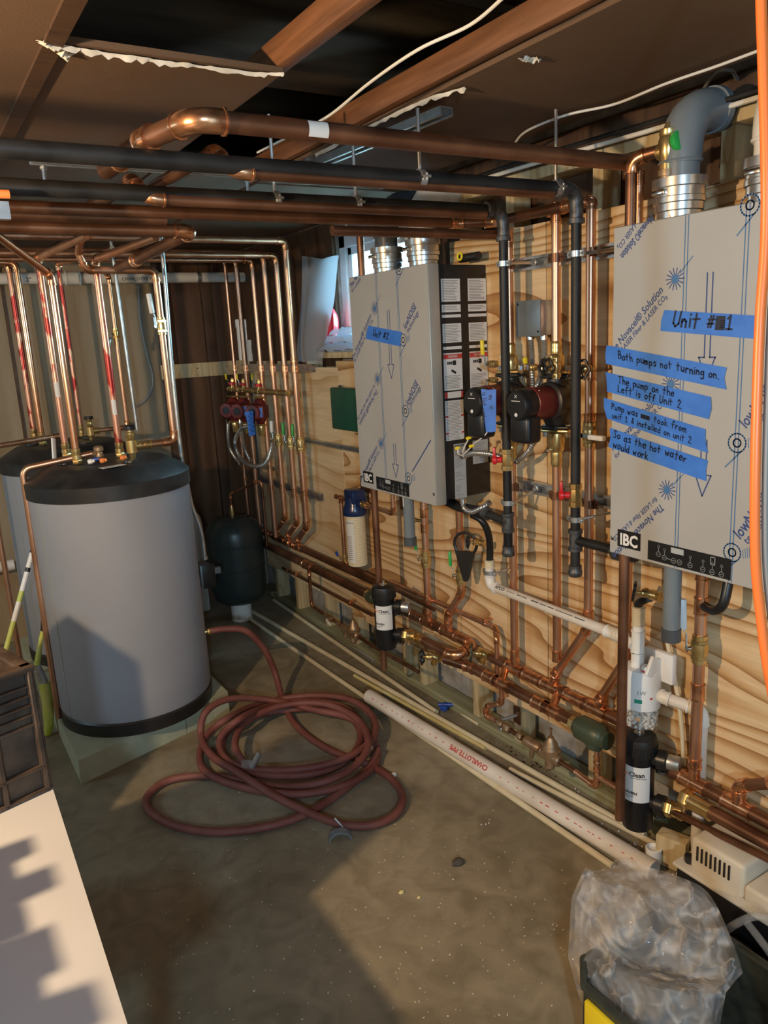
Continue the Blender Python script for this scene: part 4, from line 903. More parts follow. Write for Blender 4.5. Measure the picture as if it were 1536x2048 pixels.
# loose wires with yellow nuts
o_ = W(926, 911, .175)
for j, (u, v, col) in enumerate(((938, 876, 'yellow'), (916, 896, 'yellow'), (944, 892, 'yellow'))):
    e = W(u, v, .19); t = T('wire_connector', ('white wire ending in a yellow twist cap, standing upright', 'white wire ending in a yellow twist cap at the conduit mouth', 'white wire with yellow twist cap leading to the pump')[j], 'wire', 'capped wires at the conduit mouth')
    q = MB(); q.tube(spline([o_, o_.lerp(e, .5)+V((-.01, 0, -.006)), e], 6), .0022, 6); t.p('wire', q, M['cablew']); d = (e-o_).normalized(); q = MB(); q.lathe([(.004, -.012), (.0065, -.010), (.004, .010), (.001, .011)], e, V((0, -1, .25)), 8); t.p('cap', q, M['yellow']); t.done()
q = MB(); q.tube(spline([W(944, 891, .19), W(958, 880, .2), W(972, 868, .2), W(980, 850, .19)], 8), .0022, 6); single('loose_wire', 'thin white wire running from the conduit mouth up to the noted pump', 'wire', q, M['cablew'])
# ---------------- mains and feed lines along the foot of the long wall ------------------------------
rm = .0185
def hl(u0, v0, u1, v1, d, d1=None):
    a, b = W(u0, v0, d), W(u1, v1, d if d1 is None else d1); z = (a.z+b.z)/2; return V((a.x, a.y, z)), V((b.x, b.y, z))
def onl(seg, u, v): p = W(u, v, XP-seg[0].x); f_ = (p.y-seg[0].y)/(seg[1].y-seg[0].y); return seg[0].lerp(seg[1], f_)
# upper main under the far risers
M1 = hl(512, 1062, 775, 1167, .05)
t = T('copper_main', 'dark copper main with three slanting branches running behind the discharge pipe', 'pipe')
add_run(t, M1, rm, 'copper_dark'); FB = []
for u, v in ((553, 1072), (577, 1082), (596, 1090)):
    c = onl(M1, u, v); tee_at(t, c, (0, 1, 0), rm, (-.1, -.3, 1), .0143); FB.append(c)
for u, v in ((536, 1068), (565, 1079), (587, 1088)): tee_at(t, onl(M1, u, v), (0, 1, 0), rm)
t.done()
# lower main to the strainer of the far canister
M2 = hl(528, 1092, 738, 1186, .12)
t = T('copper_main', 'thick dark copper main leading into the green strainer of the far canister', 'pipe')
add_run(t, M2, rm*1.1, 'copper_dark'); tee_at(t, onl(M2, 617, 1128), (0, 1, 0), rm*1.1, (0, 0, -1), .009); t.done()
def strainer(c, ax, L, R, label, drop=False, bulge=True):
    c, ax = V(c), V(ax).normalized(); t = T('air_separator', label, 'separator')
    q = MB(); q.lathe([(R*.55, -L/2), (R*.72, -L/2+.002), (R*.72, -L*.40), (R, -L*.36), (R*1.02, L*.05), (R*.95, L*.28), (R*.72, L*.36), (R*.72, L/2-.002), (R*.55, L/2)], c, ax, 24)
    if bulge: q.lathe([(R*.75, 0), (R*.72, R*.9), (R*.55, R*1.15), (.01, R*1.2)], c+ax*L*.12, (-.3, 0, -1), 18)
    t.p('body', q, M['green_iron'])
    q = MB(); q.lathe([(rm*1.0, -L/2-.022), (rm*1.35, -L/2-.02), (rm*1.35, -L/2), (rm, -L/2)], c, ax, 8); t.p('union_nut', q, M['brass']); 
    t.done()
strainer(M2[1]+V((0, -.035, 0)), (0, -1, 0), .06, .030, 'small dark green separator just left of the far black canister', bulge=False)
# main behind the far canister with its U-bend
M3 = hl(780, 1207, 950, 1293, .05)
ret = hl(812, 1263, 900, 1310, .15)
t = T('copper_main', 'copper main with U-bend below the far boiler looping back to the canister', 'pipe')
u1 = M3[1]; zmid = (M3[1].z+ret[1].z)/2
add_run(t, [M3[0], u1, V((ret[1].x, u1.y, ret[1].z)), ret[0]], rm, 'copper_dark', bend=.045)
for u, v in ((857, 1241), (897, 1262)): tee_at(t, onl(M3, u, v), (0, 1, 0), rm, (0, 0, 1), .0143)
for u, v in ((835, 1231), (925, 1277)): tee_at(t, onl(M3, u, v), (0, 1, 0), rm)
d_ = (ret[1]-ret[0]).normalized(); q = MB(); sleeve(q, ret[0]+d_*.03, ret[0]+d_*.07, rm); sleeve(q, ret[0]+d_*.09, ret[0]+d_*.13, rm); t.p('adapter', q, M['brass']); t.done()
# ---------------- black canisters -----------------------------------------------------------------
def canister(c, zt, zb, R, label, arr, ports):
    """magnetic filter: ribbed lid, body, wrap-round label and two side ports"""
    t = T('filter_canister', label, 'filter'); H = zt-zb; cx, cy = c
    q = MB(); q.lathe([(R*.72, 0), (R*.94, .002), (R*.97, .012), (R*.99, H*.5), (R*.99, H*.74), (R, H*.76), (R, H*.80)], (cx, cy, zb), UZ, 36); b = t.p('body', q, M['black'])
    q = MB(); q.lathe([(R*1.02, H*.79), (R*1.12, H*.795), (R*1.12, H*.93), (R*1.05, H*.965), (R*.80, H*.985), (R*.30, H*.99), (.001, H*.99)], (cx, cy, zb), UZ, 36)
    for j in range(30): a_ = 2*math.pi*j/30; q.box((cx+R*1.13*math.cos(a_), cy+R*1.13*math.sin(a_), zb+H*.85), (.004, .005, H*.10), Matrix.Rotation(a_, 3, 'Z'))
    k = t.p('lid', q, M['blacksat'], kind='stuff')
    q = MB(); q.lathe([(R*.34, H*.985), (R*.34, H*.995), (R*.12, H*.997), (R*.10, H*1.03), (R*.16, H*1.032), (R*.16, H*1.05), (.001, H*1.052)], (cx, cy, zb), UZ, 18); t.p('vent_plug', q, M['chrome'], sub=k)
    toc = V((-cx, -cy, 0)).normalized(); a0 = math.atan2(toc.y, toc.x)
    x0 = V((math.cos(a0), math.sin(a0), 0)); q = MB(); q.lathe([(R*1.003, H*.33), (R*1.003, H*.70)], (cx, cy, zb), UZ, 30, arc=(-1.0, .78), x0=x0); lb = t.p('label', q, M['label'])
    Rt = R*1.008; q = MB(); sz = H*.062
    vs, _ = text2d('Navi', .01); wn = max(v[0] for v in vs)*sz; vs, _ = text2d('Clean', .02); wc = max(v[0] for v in vs)*sz; st = -.62
    text_cyl(q, 'Navi', (cx, cy, zb), UZ, Rt, x0, sz, st-(wn+.001)/Rt, H*.60, .015); t.p('lettering', q, M['print_o'], sub=lb, smooth=0)
    q = MB(); text_cyl(q, 'Clean', (cx, cy, zb), UZ, Rt, x0, sz*1.05, st, H*.60, .03); t.p('lettering', q, M['print_b'], sub=lb, smooth=0)
    q = MB()
    for a0, a1, h_ in ((st+.12, st+.75, .580), (st+.80, st+1.15, .578), (-.95, -.25, .385), (-.9, -.5, .365)): q.lathe([(Rt, H*h_), (Rt, H*(h_+.008))], (cx, cy, zb), UZ, 6, arc=(a0, a1), x0=x0)
    t.p('small_print', q, M['print'], sub=lb, smooth=0, kind='stuff')
    q = MB(); text_cyl(q, 'NAVIEN', (cx, cy, zb), UZ, Rt, x0, sz*.62, -.98, H*.41, .05); t.p('lettering', q, M['print_b'], sub=lb, smooth=0)
    for (dx, hz, kind) in ports:
        d = V(dx).normalized(); p0 = V((cx, cy, zb+H*hz))
        q = MB(); q.lathe([(.020, R*.9), (.022, R*1.2), (.030, R*1.22), (.031, R*1.75), (.027, R*1.8)], p0, d, 22); pk = t.p('port', q, M['black'])
        q = MB(); wheel(q, p0+d*R*1.45+V((0, 0, -.034)), (0, 0, -1), .016, 4); t.p('port_knob', q, M['black'], sub=pk)
        q = MB()
        if kind == 'cap': q.lathe([(.018, R*1.8), (.0225, R*1.82), (.0225, R*2.5), (.021, R*2.55), (.001, R*2.56)], p0, d, 22)
        else: hexa(q, p0+d*R*1.8, d, .026, .022); q.lathe([(.019, 0), (.021, .004), (.021, .018), (.0235, .02), (.0235, .03), (.018, .032)], p0+d*(R*1.8+.022), d, 18)
        t.p('union', q, M['galv'] if kind == 'cap' else M['brass'], sub=pk)
    t.done()
c1 = onX(768, 1200, 1.55); z1t, z1b = onX(768, 1168, 1.55).z, onX(770, 1293, 1.55).z
canister((c1.x, c1.y), z1t, z1b, .043, 'black filter canister with white label under the boiler with the labelled side', None, [((.62, -.78, 0), .66, 'cap'), ((.60, -.80, 0), .22, 'union')])
c2 = onX(1277, 1540, 1.685); z2t, z2b = onX(1277, 1462, 1.685).z, onX(1276, 1650, 1.685).z
canister((c2.x, c2.y), z2t, z2b, .046, 'black filter canister with white label behind the discharge pipe under the boiler with five notes', None, [((.40, -.92, 0), .76, 'cap'), ((.30, -.95, 0), .30, 'union')])
# ---------------- unit with five notes: upper main, lower main, strainer ----------------------------
M4 = hl(985, 1316, 1262, 1453, .05)
t = T('copper_main', 'copper main the risers stand on, running behind the hanging discharge pipe', 'pipe')
add_run(t, M4, rm, 'copper_dark')
for u, v, sd in ((1030, 1340, (0, 0, 1)), (1103, 1374, (0, -.5, 1)), (1196, 1420, (0, -.5, 1))): tee_at(t, onl(M4, u, v), (0, 1, 0), rm, sd, rc)
for u, v in ((1066, 1357), (1150, 1398)): tee_at(t, onl(M4, u, v), (0, 1, 0), rm)
t.done()
M6 = hl(940, 1338, 1150, 1441, .12)
t = T('copper_main', 'front copper main from the black handwheel valve to the green separator', 'pipe')
p0 = M6[0]; add_run(t, [M6[1], p0, p0+V((-.03, .12, .0))], rm, 'copper_dark', bend=.05)
for u, v in ((985, 1361), (1085, 1410)): tee_at(t, onl(M6, u, v), (0, 1, 0), rm)
for u, v, w_ in ((1003, 1370, onl(M4, 1012, 1330)), (1103, 1420, onl(M4, 1118, 1382))):
    c = onl(M6, u, v); tee_at(t, c, (0, 1, 0), rm); 
    q = MB(); q.tube([c, w_], rm*.8, 12); t.p('cross_link', q, M['copper_fit'])
t.done()
pv = M6[0]+V((-.03, .14, 0))
drain_valve(pv+V((-.012, .03, -.004)), (-.15, 1, 0), (-.6, .75, -.1), .012, 'black handwheel drain valve at the end of the front copper main', R=.026, reach=.055)
sc_ = M6[1]+V((0, -.075, -.004))
strainer(sc_, (0, -1, 0), .135, .040, 'dark green cast separator next to the near black canister', drop=True)
# valve between the U-bend and the riser main
pm = M4[0]+V((0, .05, 0))
drain_valve(pm, (0, 1, 0), (-.75, .65, .1), .0135, 'dark green handwheel valve between the U-bend and the riser main', 'green_iron', R=.030, reach=.05)
M5 = hl(1308, 1524, 1560, 1656, .068)
t = T('copper_main', 'copper main leaving from behind the near canister toward the condensate pump corner', 'pipe')
add_run(t, [M5[0], M5[1]+V((0, -1.3, 0))], rm, 'copper_dark', cps=[(0, .09)]); cR = onl(M5, 1388, 1562); tee_at(t, cR, (0, 1, 0), rm, (0, 0, 1), rc)
cB = onl(M5, 1476, 1605); tee_at(t, cB, (0, 1, 0), rm, (0, 0, 1), rc*1.1)
add_run(t, [cB, cB+V((0, 0, .062)), cB+V((0, -.10, .12)), cB+V((0, -.20, .15)), cB+V((.01, -.9, .17))], rc*1.1, 'copper_dark', bend=.03); t.done()
pq = onX(1386, 1612, 1.70); pq2 = onX(1560, 1692, 1.70); zq = (pq.z+pq2.z)/2
t = T('copper_main', 'front copper pipe running from the near canister union out above the condensate pump', 'pipe')
add_run(t, [V((1.70, pq.y, zq)), V((1.70, pq2.y-1.3, zq))], rm*1.05, 'copper_dark', pn='pipe')
q = MB(); sleeve(q, (1.70, pq.y+.01, zq), (1.70, pq.y-.06, zq), rm*1.1); hexa(q, (1.70, pq.y+.035, zq), (0, -1, 0), rm*1.5, .03); t.p('adapter', q, M['brass']); t.done()
a, b = onX(1300, 1600, 1.72), onX(1560, 1730, 1.66)
t = run('copper_feed', 'thin brown copper line sloping down over the condensate pump', [a, b, b+V((.02, -1.1, -.03))], .010, 'copper_dark', soft=True); t.done()
# ---------------- boiler connections --------------------------------------------------------------
def zat(u, v, d): return W(u, v, d).z
yA1 = onl(M3, 857, 1241).y; top = BZ0+.004
t = T('copper_riser', 'copper riser with green lever valve under the boiler with the labelled side', 'pipe')
add_run(t, [(XP-.05, yA1, top), (XP-.05, yA1, M3[0].z+.03)], rc, 'copper', cps=[(0, .22), (0, .33), (0, .86, .03)]); 
q = MB(); p = V((XP-.05, yA1, zat(848, 1043, .05))); q.cyl(p, p+V((-.01, .05, 0)), .007, 10); q.lathe([(.011, 0), (.011, .008), (.006, .010)], p+V((-.01, .05, 0)), (-.2, 1, 0), 12); t.p('gauge_port', q, M['brass']); t.done()
valve((XP-.05, yA1, zat(852, 1118, .05)), UZ, rc, 'brass ball valve with upright green lever near the grey drain pipe', (0, .1, 1), 'green_h', .085, up=(-.75, .65, 0))
cA2 = onl(M3, 897, 1262); p3 = W(905, 1222, .05); p4 = W(921, 1182, .05); yA2 = p4.y+.003
t = T('copper_riser', 'copper riser with an offset below its green lever valve beside the black wrench', 'pipe')
add_run(t, [(XP-.05, yA2-.01, top), (XP-.05, yA2-.01, p4.z-.005), (XP-.05, cA2.y, p3.z-.025), cA2+V((0, 0, .03))], rc, 'copper', cps=[(0, .12), (0, .42), (0, .80)], bend=.028); t.done()
valve((XP-.05, yA2-.01, zat(920, 1150, .05)), UZ, rc, 'brass ball valve with upright green lever behind the black plastic wrench', (0, .1, 1), 'green_h', .085, up=(-.75, .65, 0))
# black plastic housing wrench hung on the hose valve
t = T('housing_wrench', 'black plastic ring wrench hanging on the pipe under the boiler', 'wrench')
cw = W(931, 1088, .075); q = MB(); q.torus(cw, (-.86, -.5, 0), .045, .006, 30, 6)
for i in range(len(q.v)): q.v[i] = q.v[i]+V((0, 0, 0))
e1 = W(941, 1166, .075); s2 = V((.5, -.86, 0)); q2 = MB(); q2.prism([(-.040, .0), (.040, .0), (.016, -.10), (.008, -.118), (-.008, -.118), (-.014, -.10)], cw+V((0, 0, -.028)), s2, UZ, .012); t.p('ring', q, M['blacksat']); t.p('handle', q2, M['blacksat']); t.done()
drain_valve(W(962, 1085, .07), (0, -1, 0), (-.7, .3, .1), .010, 'bronze drain valve behind the black wrench and hose', R=.02, reach=.05, spout=False)
# black hose and white condensate line
rp = .0165
t = T('condensate_pipe', 'white sloping condensate pipe running from the black hose toward the neutraliser', 'pipe')
a, b = W(979, 1128, .10), W(983, 1172, .10); e = W(1240, 1272, .10)
add_run(t, [V((a.x, a.y, a.z)), V((a.x, a.y, b.z)), e, e+V((0, -.05, -.012))], rp, 'pvc_dusty', 'pvc', bend=.032, cps=[(1, .955, .05)])
q = MB(); sleeve(q, V((a.x, a.y, a.z-.012)), V((a.x, a.y, a.z+.016)), rp*.95); t.p('socket', q, M['cpvc'])
pa = V((a.x, a.y, b.z)); ax_ = (e-pa).normalized(); up_ = V((-.75, 0, .66)); up_ = (up_-ax_*up_.dot(ax_)).normalized()
q = MB()
def text_along(mb, body, p, ax, up, r, size, h0, bold=0, rev=False):
    vs, fs = text2d(body, bold); ax = V(ax).normalized(); up = (V(up)-ax*V(up).dot(ax)).normalized(); sd = up.cross(ax) if not rev else ax.cross(up)
    r = r+r*(1-math.cos(.38*size/r))+.0002
    mb.add([V(p)+ax*(h0+(-1 if rev else 1)*v[0]*size)+(up*math.cos((v[1]-.35)*size/r)-sd*math.sin((v[1]-.35)*size/r)*(-1))*r for v in vs], fs); return mb
text_along(q, 'APCO', pa, ax_, up_, rp*1.015, .018, .045, .02)
for h0, h1, w_ in ((.105, .145, .004), (.160, .178, .008), (.185, .205, .008), (.232, .262, .010), (.272, .30, .007), (.31, .335, .008), (.345, .42, .006), (.43, .47, .008)): q.ribbon([pa+ax_*h0+up_*rp*1.02, pa+ax_*h1+up_*rp*1.02], w_*.45, up_); t.p('pipe_print', q, M['print'], smooth=0, kind='stuff')
clamp_part(t, V((a.x, a.y, (a.z+b.z)/2+.01)), UZ, rp*1.15, 'galv', w=.014); q = MB(); q.cyl(V((a.x, a.y-.02, a.z-.03)), V((XP-.005, a.y-.055, a.z-.015)), .003, 8); t.p('rod', q, M['grey_rod']); t.done()
q = MB(); q.tube(spline([W(945, 1030, .14), W(962, 1040, .14), W(975, 1062, .12), W(980, 1092, .10), V((a.x, a.y, a.z-.005))], 8), .0125, 12); single('drain_hose', 'black rubber hose curving down into the white condensate pipe', 'hose', q, M['black'])
flex('silver flexible conduit drooping under the black boiler side', [W(925, 1000, .17), W(928, 1016, .17), W(944, 1024, .17), W(962, 1016, .16), W(980, 1006, .13)])
# grey drains
def grey(u0, v0, v1, d, label, stick=False):
    a, b = vert(u0, v0, u0+1, v1, d); t = T('drain_pipe', label, 'pipe', 'grey drain stubs under the boilers'); q = MB(); q.tube([V((a.x, a.y, BZ0+.01)), b], .0225, 20); t.p('pipe', q, M['grey_pvc'])
    q = MB(); q.lathe([(.022, 0), (.026, .001), (.026, .035), (.023, .036)], b, UZ, 20); t.p('end_cap', q, M['grey_pvc_d'])
    if stick: q = MB(); q.lathe([(.0228, -.085), (.0228, -.03)], V((a.x, a.y, BZ0+.01)), UZ, 8, arc=(-.5, .5), x0=(-.9, .4, 0)); t.p('barcode_sticker', q, M['label'])
    t.done()
grey(818, 1000, 1090, .14, 'grey plastic drain stub with a white sticker under the boiler with the labelled side', True)
grey(1343, 1160, 1282, .16, 'plain grey plastic drain stub under the boiler with the five notes')
# riser under the near boiler
t = T('copper_riser', 'copper riser with white lever valve under the boiler with the five notes', 'pipe')
add_run(t, [(cR.x, cR.y, top), cR+V((0, 0, .03))], rc*1.1, 'copper', cps=[(0, .10), (0, .24, .05), (0, .62, .05), (0, .95, .03)]); t.done()
valve((cR.x, cR.y, zat(1393, 1295, .068)), UZ, rc*1.1, 'brass ball valve with upright white lever beside the neutraliser', (0, .15, 1), 'white', .12, up=(-.75, .65, 0))
q = MB(); pp = V((cR.x, cR.y-.0, zat(1396, 1200, .05))); q.tube(spline([pp, pp+V((-.02, -.05, 0)), pp+V((-.03, -.085, .03)), pp+V((-.01, -.085, .10))], 6), .013, 10); single('rubber_hose', 'black hose looping behind the copper riser under the five-note boiler', 'hose', q, M['black'])
# drain valve and neutraliser
drain_valve(W(1305, 1190, .10), (0, -1, 0), (-.6, .75, .15), .011, 'black handwheel drain valve between the discharge pipe and the grey stub', R=.024, reach=.05, spout=False)
t = T('neutraliser', 'white condensate neutraliser with clear pellet bowl on a wall bracket', 'neutraliser')
nc = onX(1283, 1370, 1.715); ncx, ncy = nc.x, nc.y; zt_ = onX(1290, 1335, 1.715).z; zm_ = onX(1290, 1412, 1.715).z; zb_ = onX(1290, 1452, 1.715).z; R = .052
q = MB(); q.lathe([(R, 0), (R*1.06, .002), (R*1.06, zt_-zm_-.02), (R*.98, zt_-zm_), (.001, zt_-zm_+.002)], (ncx, ncy, zm_), UZ, 36); t.p('head', q, M['white'])
q = MB(); q.lathe([(R*.80, 0), (R*.93, .006), (R*.97, zm_-zb_)], (ncx, ncy, zb_), UZ, 32, caps=False); t.p('bowl', q, M['clearcup'])
q = MB(); rn = random.Random(4)
for j in range(240):
    a_ = rn.uniform(0, 6.3); rr = R*.88*math.sqrt(rn.uniform(.3, 1)); q.ball((ncx+rr*math.cos(a_), ncy+rr*math.sin(a_), rn.uniform(zb_+.005, zm_-.006)), .005, 6)
t.p('pellets', q, M['pellet'], kind='stuff')
q = MB(); q.box((ncx+.03, ncy-.04, zt_+.010), (.02, .10, .09), bev=.004); q.box((ncx+.0, ncy-.045, zt_+.01), (.06, .012, .06), Matrix.Rotation(.5, 3, 'Y'), bev=.003); t.p('bracket', q, M['white'])
q = MB(); q.lathe([(.016, 0), (.016, .012), (.014, .016)], (ncx-.015, ncy-.03, zt_), UZ, 16); k = t.p('filler_cap', q, M['white'])
q = MB(); q.lathe([(.0165, 0), (.0165, .005)], (ncx-.015, ncy-.03, zt_), UZ, 16); t.p('cap_seal', q, M['red'], sub=k)
x0 = V((-ncx, -ncy, 0)).normalized(); q = MB(); text_cyl(q, '1W', (ncx, ncy, zm_), UZ, R*1.065, x0, .018, -.25, .055, 0); t.p('lettering', q, M['print'], smooth=0)
q = MB(); q.lathe([(R*1.066, .028), (R*1.066, .040)], (ncx, ncy, zm_), UZ, 8, arc=(-.35, .05), x0=x0); t.p('green_mark', q, M['print_g'])
q = MB(); q.lathe([(R*1.066, .040), (R*1.066, .046)], (ncx, ncy, zm_), UZ, 4, arc=(.45, .6), x0=x0); t.p('red_mark', q, M['print_r'])
t.done()
t = T('condensate_pipe', 'white upright pipe dropping into the neutraliser lid from a black hose', 'pipe')
pa = onX(1270, 1215, 1.70); q = MB(); zz = [pa.z, pa.z-.10, pa.z-.15, zt_]
q.tube([V((ncx-.005, ncy+.012, pa.z)), V((ncx-.005, ncy+.012, zt_))], rp, 18); t.p('pipe', q, M['pvc'])
q = MB(); sleeve(q, V((ncx-.005, ncy+.012, pa.z-.07)), V((ncx-.005, ncy+.012, pa.z-.14)), rp); t.p('coupling', q, M['pvc']); q = MB(); sleeve(q, V((ncx-.005, ncy+.012, zt_)), V((ncx-.005, ncy+.012, zt_+.045)), rp); t.p('coupling', q, M['pvc'])
q = MB(); sleeve(q, V((ncx-.005, ncy+.012, pa.z-.055)), V((ncx-.005, ncy+.012, pa.z+.002)), rp*.98); t.p('socket', q, M['cpvc'])
t.done()
q = MB(); p = V((ncx-.005, ncy+.012, pa.z)); q.tube(spline([p+V((0, 0, -.01)), p+V((0, 0, .012)), p+V((.0, -.03, .035)), W(1300, 1196, .10)], 6), .012, 10); single('rubber_hose', 'short black hose bent over into the upright white pipe above the neutraliser', 'hose', q, M['black'])
t = T('condensate_pipe', 'white outlet pipe leaving the neutraliser and turning down behind the copper riser', 'pipe')
o1 = V((ncx+.02, ncy-R*.7, zm_+.045)); o2 = W(1352, 1402, .04); o3 = W(1404, 1408, .025); 
add_run(t, [o1, V((o1.x, o1.y-.03, o1.z-.004)), V((XP-.022, o3.y, o1.z-.02)), V((XP-.022, o3.y, .06))], rp*1.05, 'pvc_dusty', 'pvc', bend=.03); t.done()
q = MB(); a, b = W(1335, 1285, .03), W(1368, 1530, .03); q.tube(spline([a, a.lerp(b, .5)+V((0, -.012, 0)), b], 6), .0065, 8); single('tan_hose', 'thin tan hose hanging on the plywood beside the white outlet pipe', 'hose', q, M['cpvc'])
# second slanting branch
t = T('copper_riser', 'slanting copper branch half hidden by the near discharge pipe', 'pipe'); cS = onl(M4, 1196, 1420)
aS = W(1252, 1318, .05); add_run(t, [V((aS.x, aS.y, top)), V((aS.x, aS.y, aS.z)), cS+V((0, 0, .03))], rc, 'copper', cps=[(1, .9, .03)], bend=.028); t.done()
# ---------------- thin feed lines and reducing valves ----------------------------------------------
def strap(c, label):
    t = T('pipe_strap', label, 'strap', 'copper straps on the thin feed line'); c = V(c); q = MB(); q.lathe([(.0095, -.008), (.012, -.008), (.012, .008), (.0095, .008)], c, (0, 1, 0), 14); t.p('band', q, M['copper_bright'])
    q = MB(); q.bar(c+V((0, 0, .010)), (XP-.001, c.y, c.z+.016), .014, .003, UZ); q.cyl(c+V((-.004, 0, .010)), c+V((-.004, 0, .022)), .006, 8); t.p('ear', q, M['copper_bright']); t.done()
S1 = hl(566, 1138, 745, 1228, .035)
t = run('copper_feed', 'thin copper feed line strapped low on the plywood below the far mains', S1, .0085, 'copper_dark', cps=[(0, .06)]); t.done()
strap(onl(S1, 593, 1151), 'copper strap near the far end of the low feed line'); strap(onl(S1, 701, 1206), 'copper strap just left of the far canister')
S2 = hl(778, 1165, 972, 1245, .035); e2 = V((S2[1].x-.03, S2[1].y-.035, S2[1].z))
t = T('copper_feed', 'thin copper feed line from behind the mains turning down beside the riser', 'pipe')
dn = W(1004, 1372, .09); add_run(t, [S2[0], S2[1]+V((0, -.06, 0)), V((S2[1].x-.02, S2[1].y-.085, S2[1].z-.03)), V((S2[1].x-.02, S2[1].y-.085, .33))], .0095, 'copper', bend=.02); t.done()
strap(onl(S2, 970, 1244), 'copper strap at the bend of the upper thin feed line')
def prv(pts, label, vl, tag, bell, d=.12):
    """feed assembly: copper tails, lever stop, check valve and bell-shaped reducing valve"""
    P = [W(u, v, d) for u, v in pts]; t = T('reducing_valve', label, 'valve'); ax = (P[1]-P[0]).normalized(); L = (P[1]-P[0]).length
    q = MB(); q.tube([P[0], P[1]], .0085, 12); t.p('pipe', q, M['copper_dark'])
    for f0, f1, R in ((.02, .10, .014), (.12, .20, .017), (.30, .36, .013), (.40, .46, .016)):
        q = MB(); hexa(q, P[0].lerp(P[1], f0), ax, R, L*(f1-f0)); t.p('fitting', q, M['bronze'])
    c = P[0].lerp(P[1], .50); q = MB(); q.lathe([(.012, -.035), (.018, -.03), (.019, .02), (.013, .035)], c, ax, 14); q.lathe([(.011, 0), (.010, .035), (.006, .05)], c, (-.2, 0, -1), 10); t.p('check_valve', q, M['bronze'])
    c = P[0].lerp(P[1], bell); q = MB(); q.lathe([(.016, -.045), (.021, -.04), (.021, .04), (.016, .045)], c, ax, 14); q.lathe([(.030, .012), (.034, .016), (.034, .024), (.028, .028), (.022, .05), (.012, .066), (.010, .072)], c, UZ, 18); q.lathe([(.020, 0), (.018, .04), (.010, .048)], c, (-.15, 0, -1), 12); b = t.p('bell', q, M['bronze'])
    q = MB(); q.lathe([(.004, .07), (.004, .098), (.006, .099), (.006, .104), (.001, .105)], c, UZ, 8); t.p('adjuster', q, M['bronze'], sub=b)
    q = MB(); c = P[0].lerp(P[1], .16); sd = V((-1, 0, .1)).normalized(); q.cyl(c, c+sd*.028, .005, 8); h = t.p('lever_stem', q, M['chrome'])
    q = MB(); v_ = V(vl); q.bar(c+sd*.028, c+sd*.030+v_*.055, .012, .004, sd, bev=.001); t.p('lever', q, M['white'] if tag else M['galv'], sub=h)
    t.done(); return P
Pa = prv([(648, 1228), (742, 1290)], 'bronze reducing valve assembly low on the wall left of the far canister', (0, -.85, -.3), True, .66)
t = run('copper_feed', 'thin copper tail dropping from the thick main to the far reducing valve', [onl(M2, 617, 1128)+V((0, 0, -.02)), V((M2[0].x, onl(M2, 617, 1128).y, W(622, 1210, .12).z)), Pa[0]], .0085, 'copper_dark', bend=.02); t.done()
t = run('copper_feed', 'thin copper tail running on from the far reducing valve behind the canister', [Pa[1], Pa[1]+V((.03, -.35, -.02))], .0085, 'copper_dark'); t.done()
Pb = prv([(992, 1442), (1150, 1543)], 'bronze reducing valve assembly low on the wall under the front copper main', (.3, .8, -.25), False, .72)
c = onl(M6, 1003, 1370)
t = run('copper_feed', 'crooked thin copper tail dropping from the front main to the near reducing valve', [c+V((0, 0, -.02)), c+V((0, .0, -.075)), W(975, 1412, .12), W(970, 1430, .12), Pb[0]], .0095, 'copper', bend=.018); t.done()
dz = sc_+V((0, -.02, -.05)); pz = Pb[1]
t = run('copper_feed', 'thin copper tail rising from the near reducing valve to the green separator', [pz, V((dz.x, dz.y, pz.z-.012)), V((dz.x, dz.y, dz.z))], .0095, 'copper', bend=.018, cps=[(1, .45), (1, .75)])
q = MB(); c = V((dz.x, dz.y, pz.z+.03)); q.tube([c, c+V((0, -.16, .0))], .009, 10); t.p('branch', q, M['copper']); t.done()
# small timber blocks with copper strap plate
q = MB(); c = W(1056, 1447, .0); q.box((XP+.012, 2.07, c.z), (.006, .035, .07)); t = T('strap_plate', 'small copper strap plate with a bolt on the stud below the mains', 'plate'); t.p('plate', q, M['copper_dark']); q = MB(); q.cyl((XP+.01, 2.07, c.z), (XP-.05, 2.09, c.z-.01), .007, 8); hexa(q, (XP-.05, 2.09, c.z-.01), (-1, .3, -.1), .012, .01); t.p('bolt', q, M['galv']); t.done()
# ---------------- water filter and green box ------------------------------------------------------
t = T('water_filter', 'wall water filter with navy head and cream ribbed cartridge', 'water filter')
fc = W(712, 1060, .075); zt_, zh, zb_ = W(712, 985, .075).z, W(712, 1027, .075).z, W(715, 1128, .075).z; R = .047; fx, fy = fc.x, fc.y
q = MB(); n_ = 26; pr = []
for i in range(n_): h = (zh-zb_)*i/n_; pr += [(R*.96, h), (R, h+(zh-zb_)/n_*.35), (R, h+(zh-zb_)/n_*.65)]
q.lathe([(R*.7, -.004)]+pr+[(R*.95, zh-zb_)], (fx, fy, zb_), UZ, 32); t.p('cartridge', q, M['cream'])
q = MB(); q.lathe([(R*1.18, 0), (R*1.22, .004), (R*1.22, .028), (R*1.0, .05), (R*.9, .085)], (fx, fy, zh-.006), UZ, 32); q.box((fx+.005, fy, (zh+zt_)/2+.03), (.075, .085, .07), bev=.01); q.bar((fx, fy+.075, zh+.055), (fx, fy-.075, zh+.055), .032, .032, UZ, .008); t.p('head', q, M['navy'])
toc = V((-fx, -fy, 0)).normalized(); q = MB(); q.lathe([(R*1.02, .02), (R*1.02, (zh-zb_)*.90)], (fx, fy, zb_), UZ, 14, arc=(-1.25, -.2), x0=toc); k = t.p('label', q, M['label'])
q = MB()
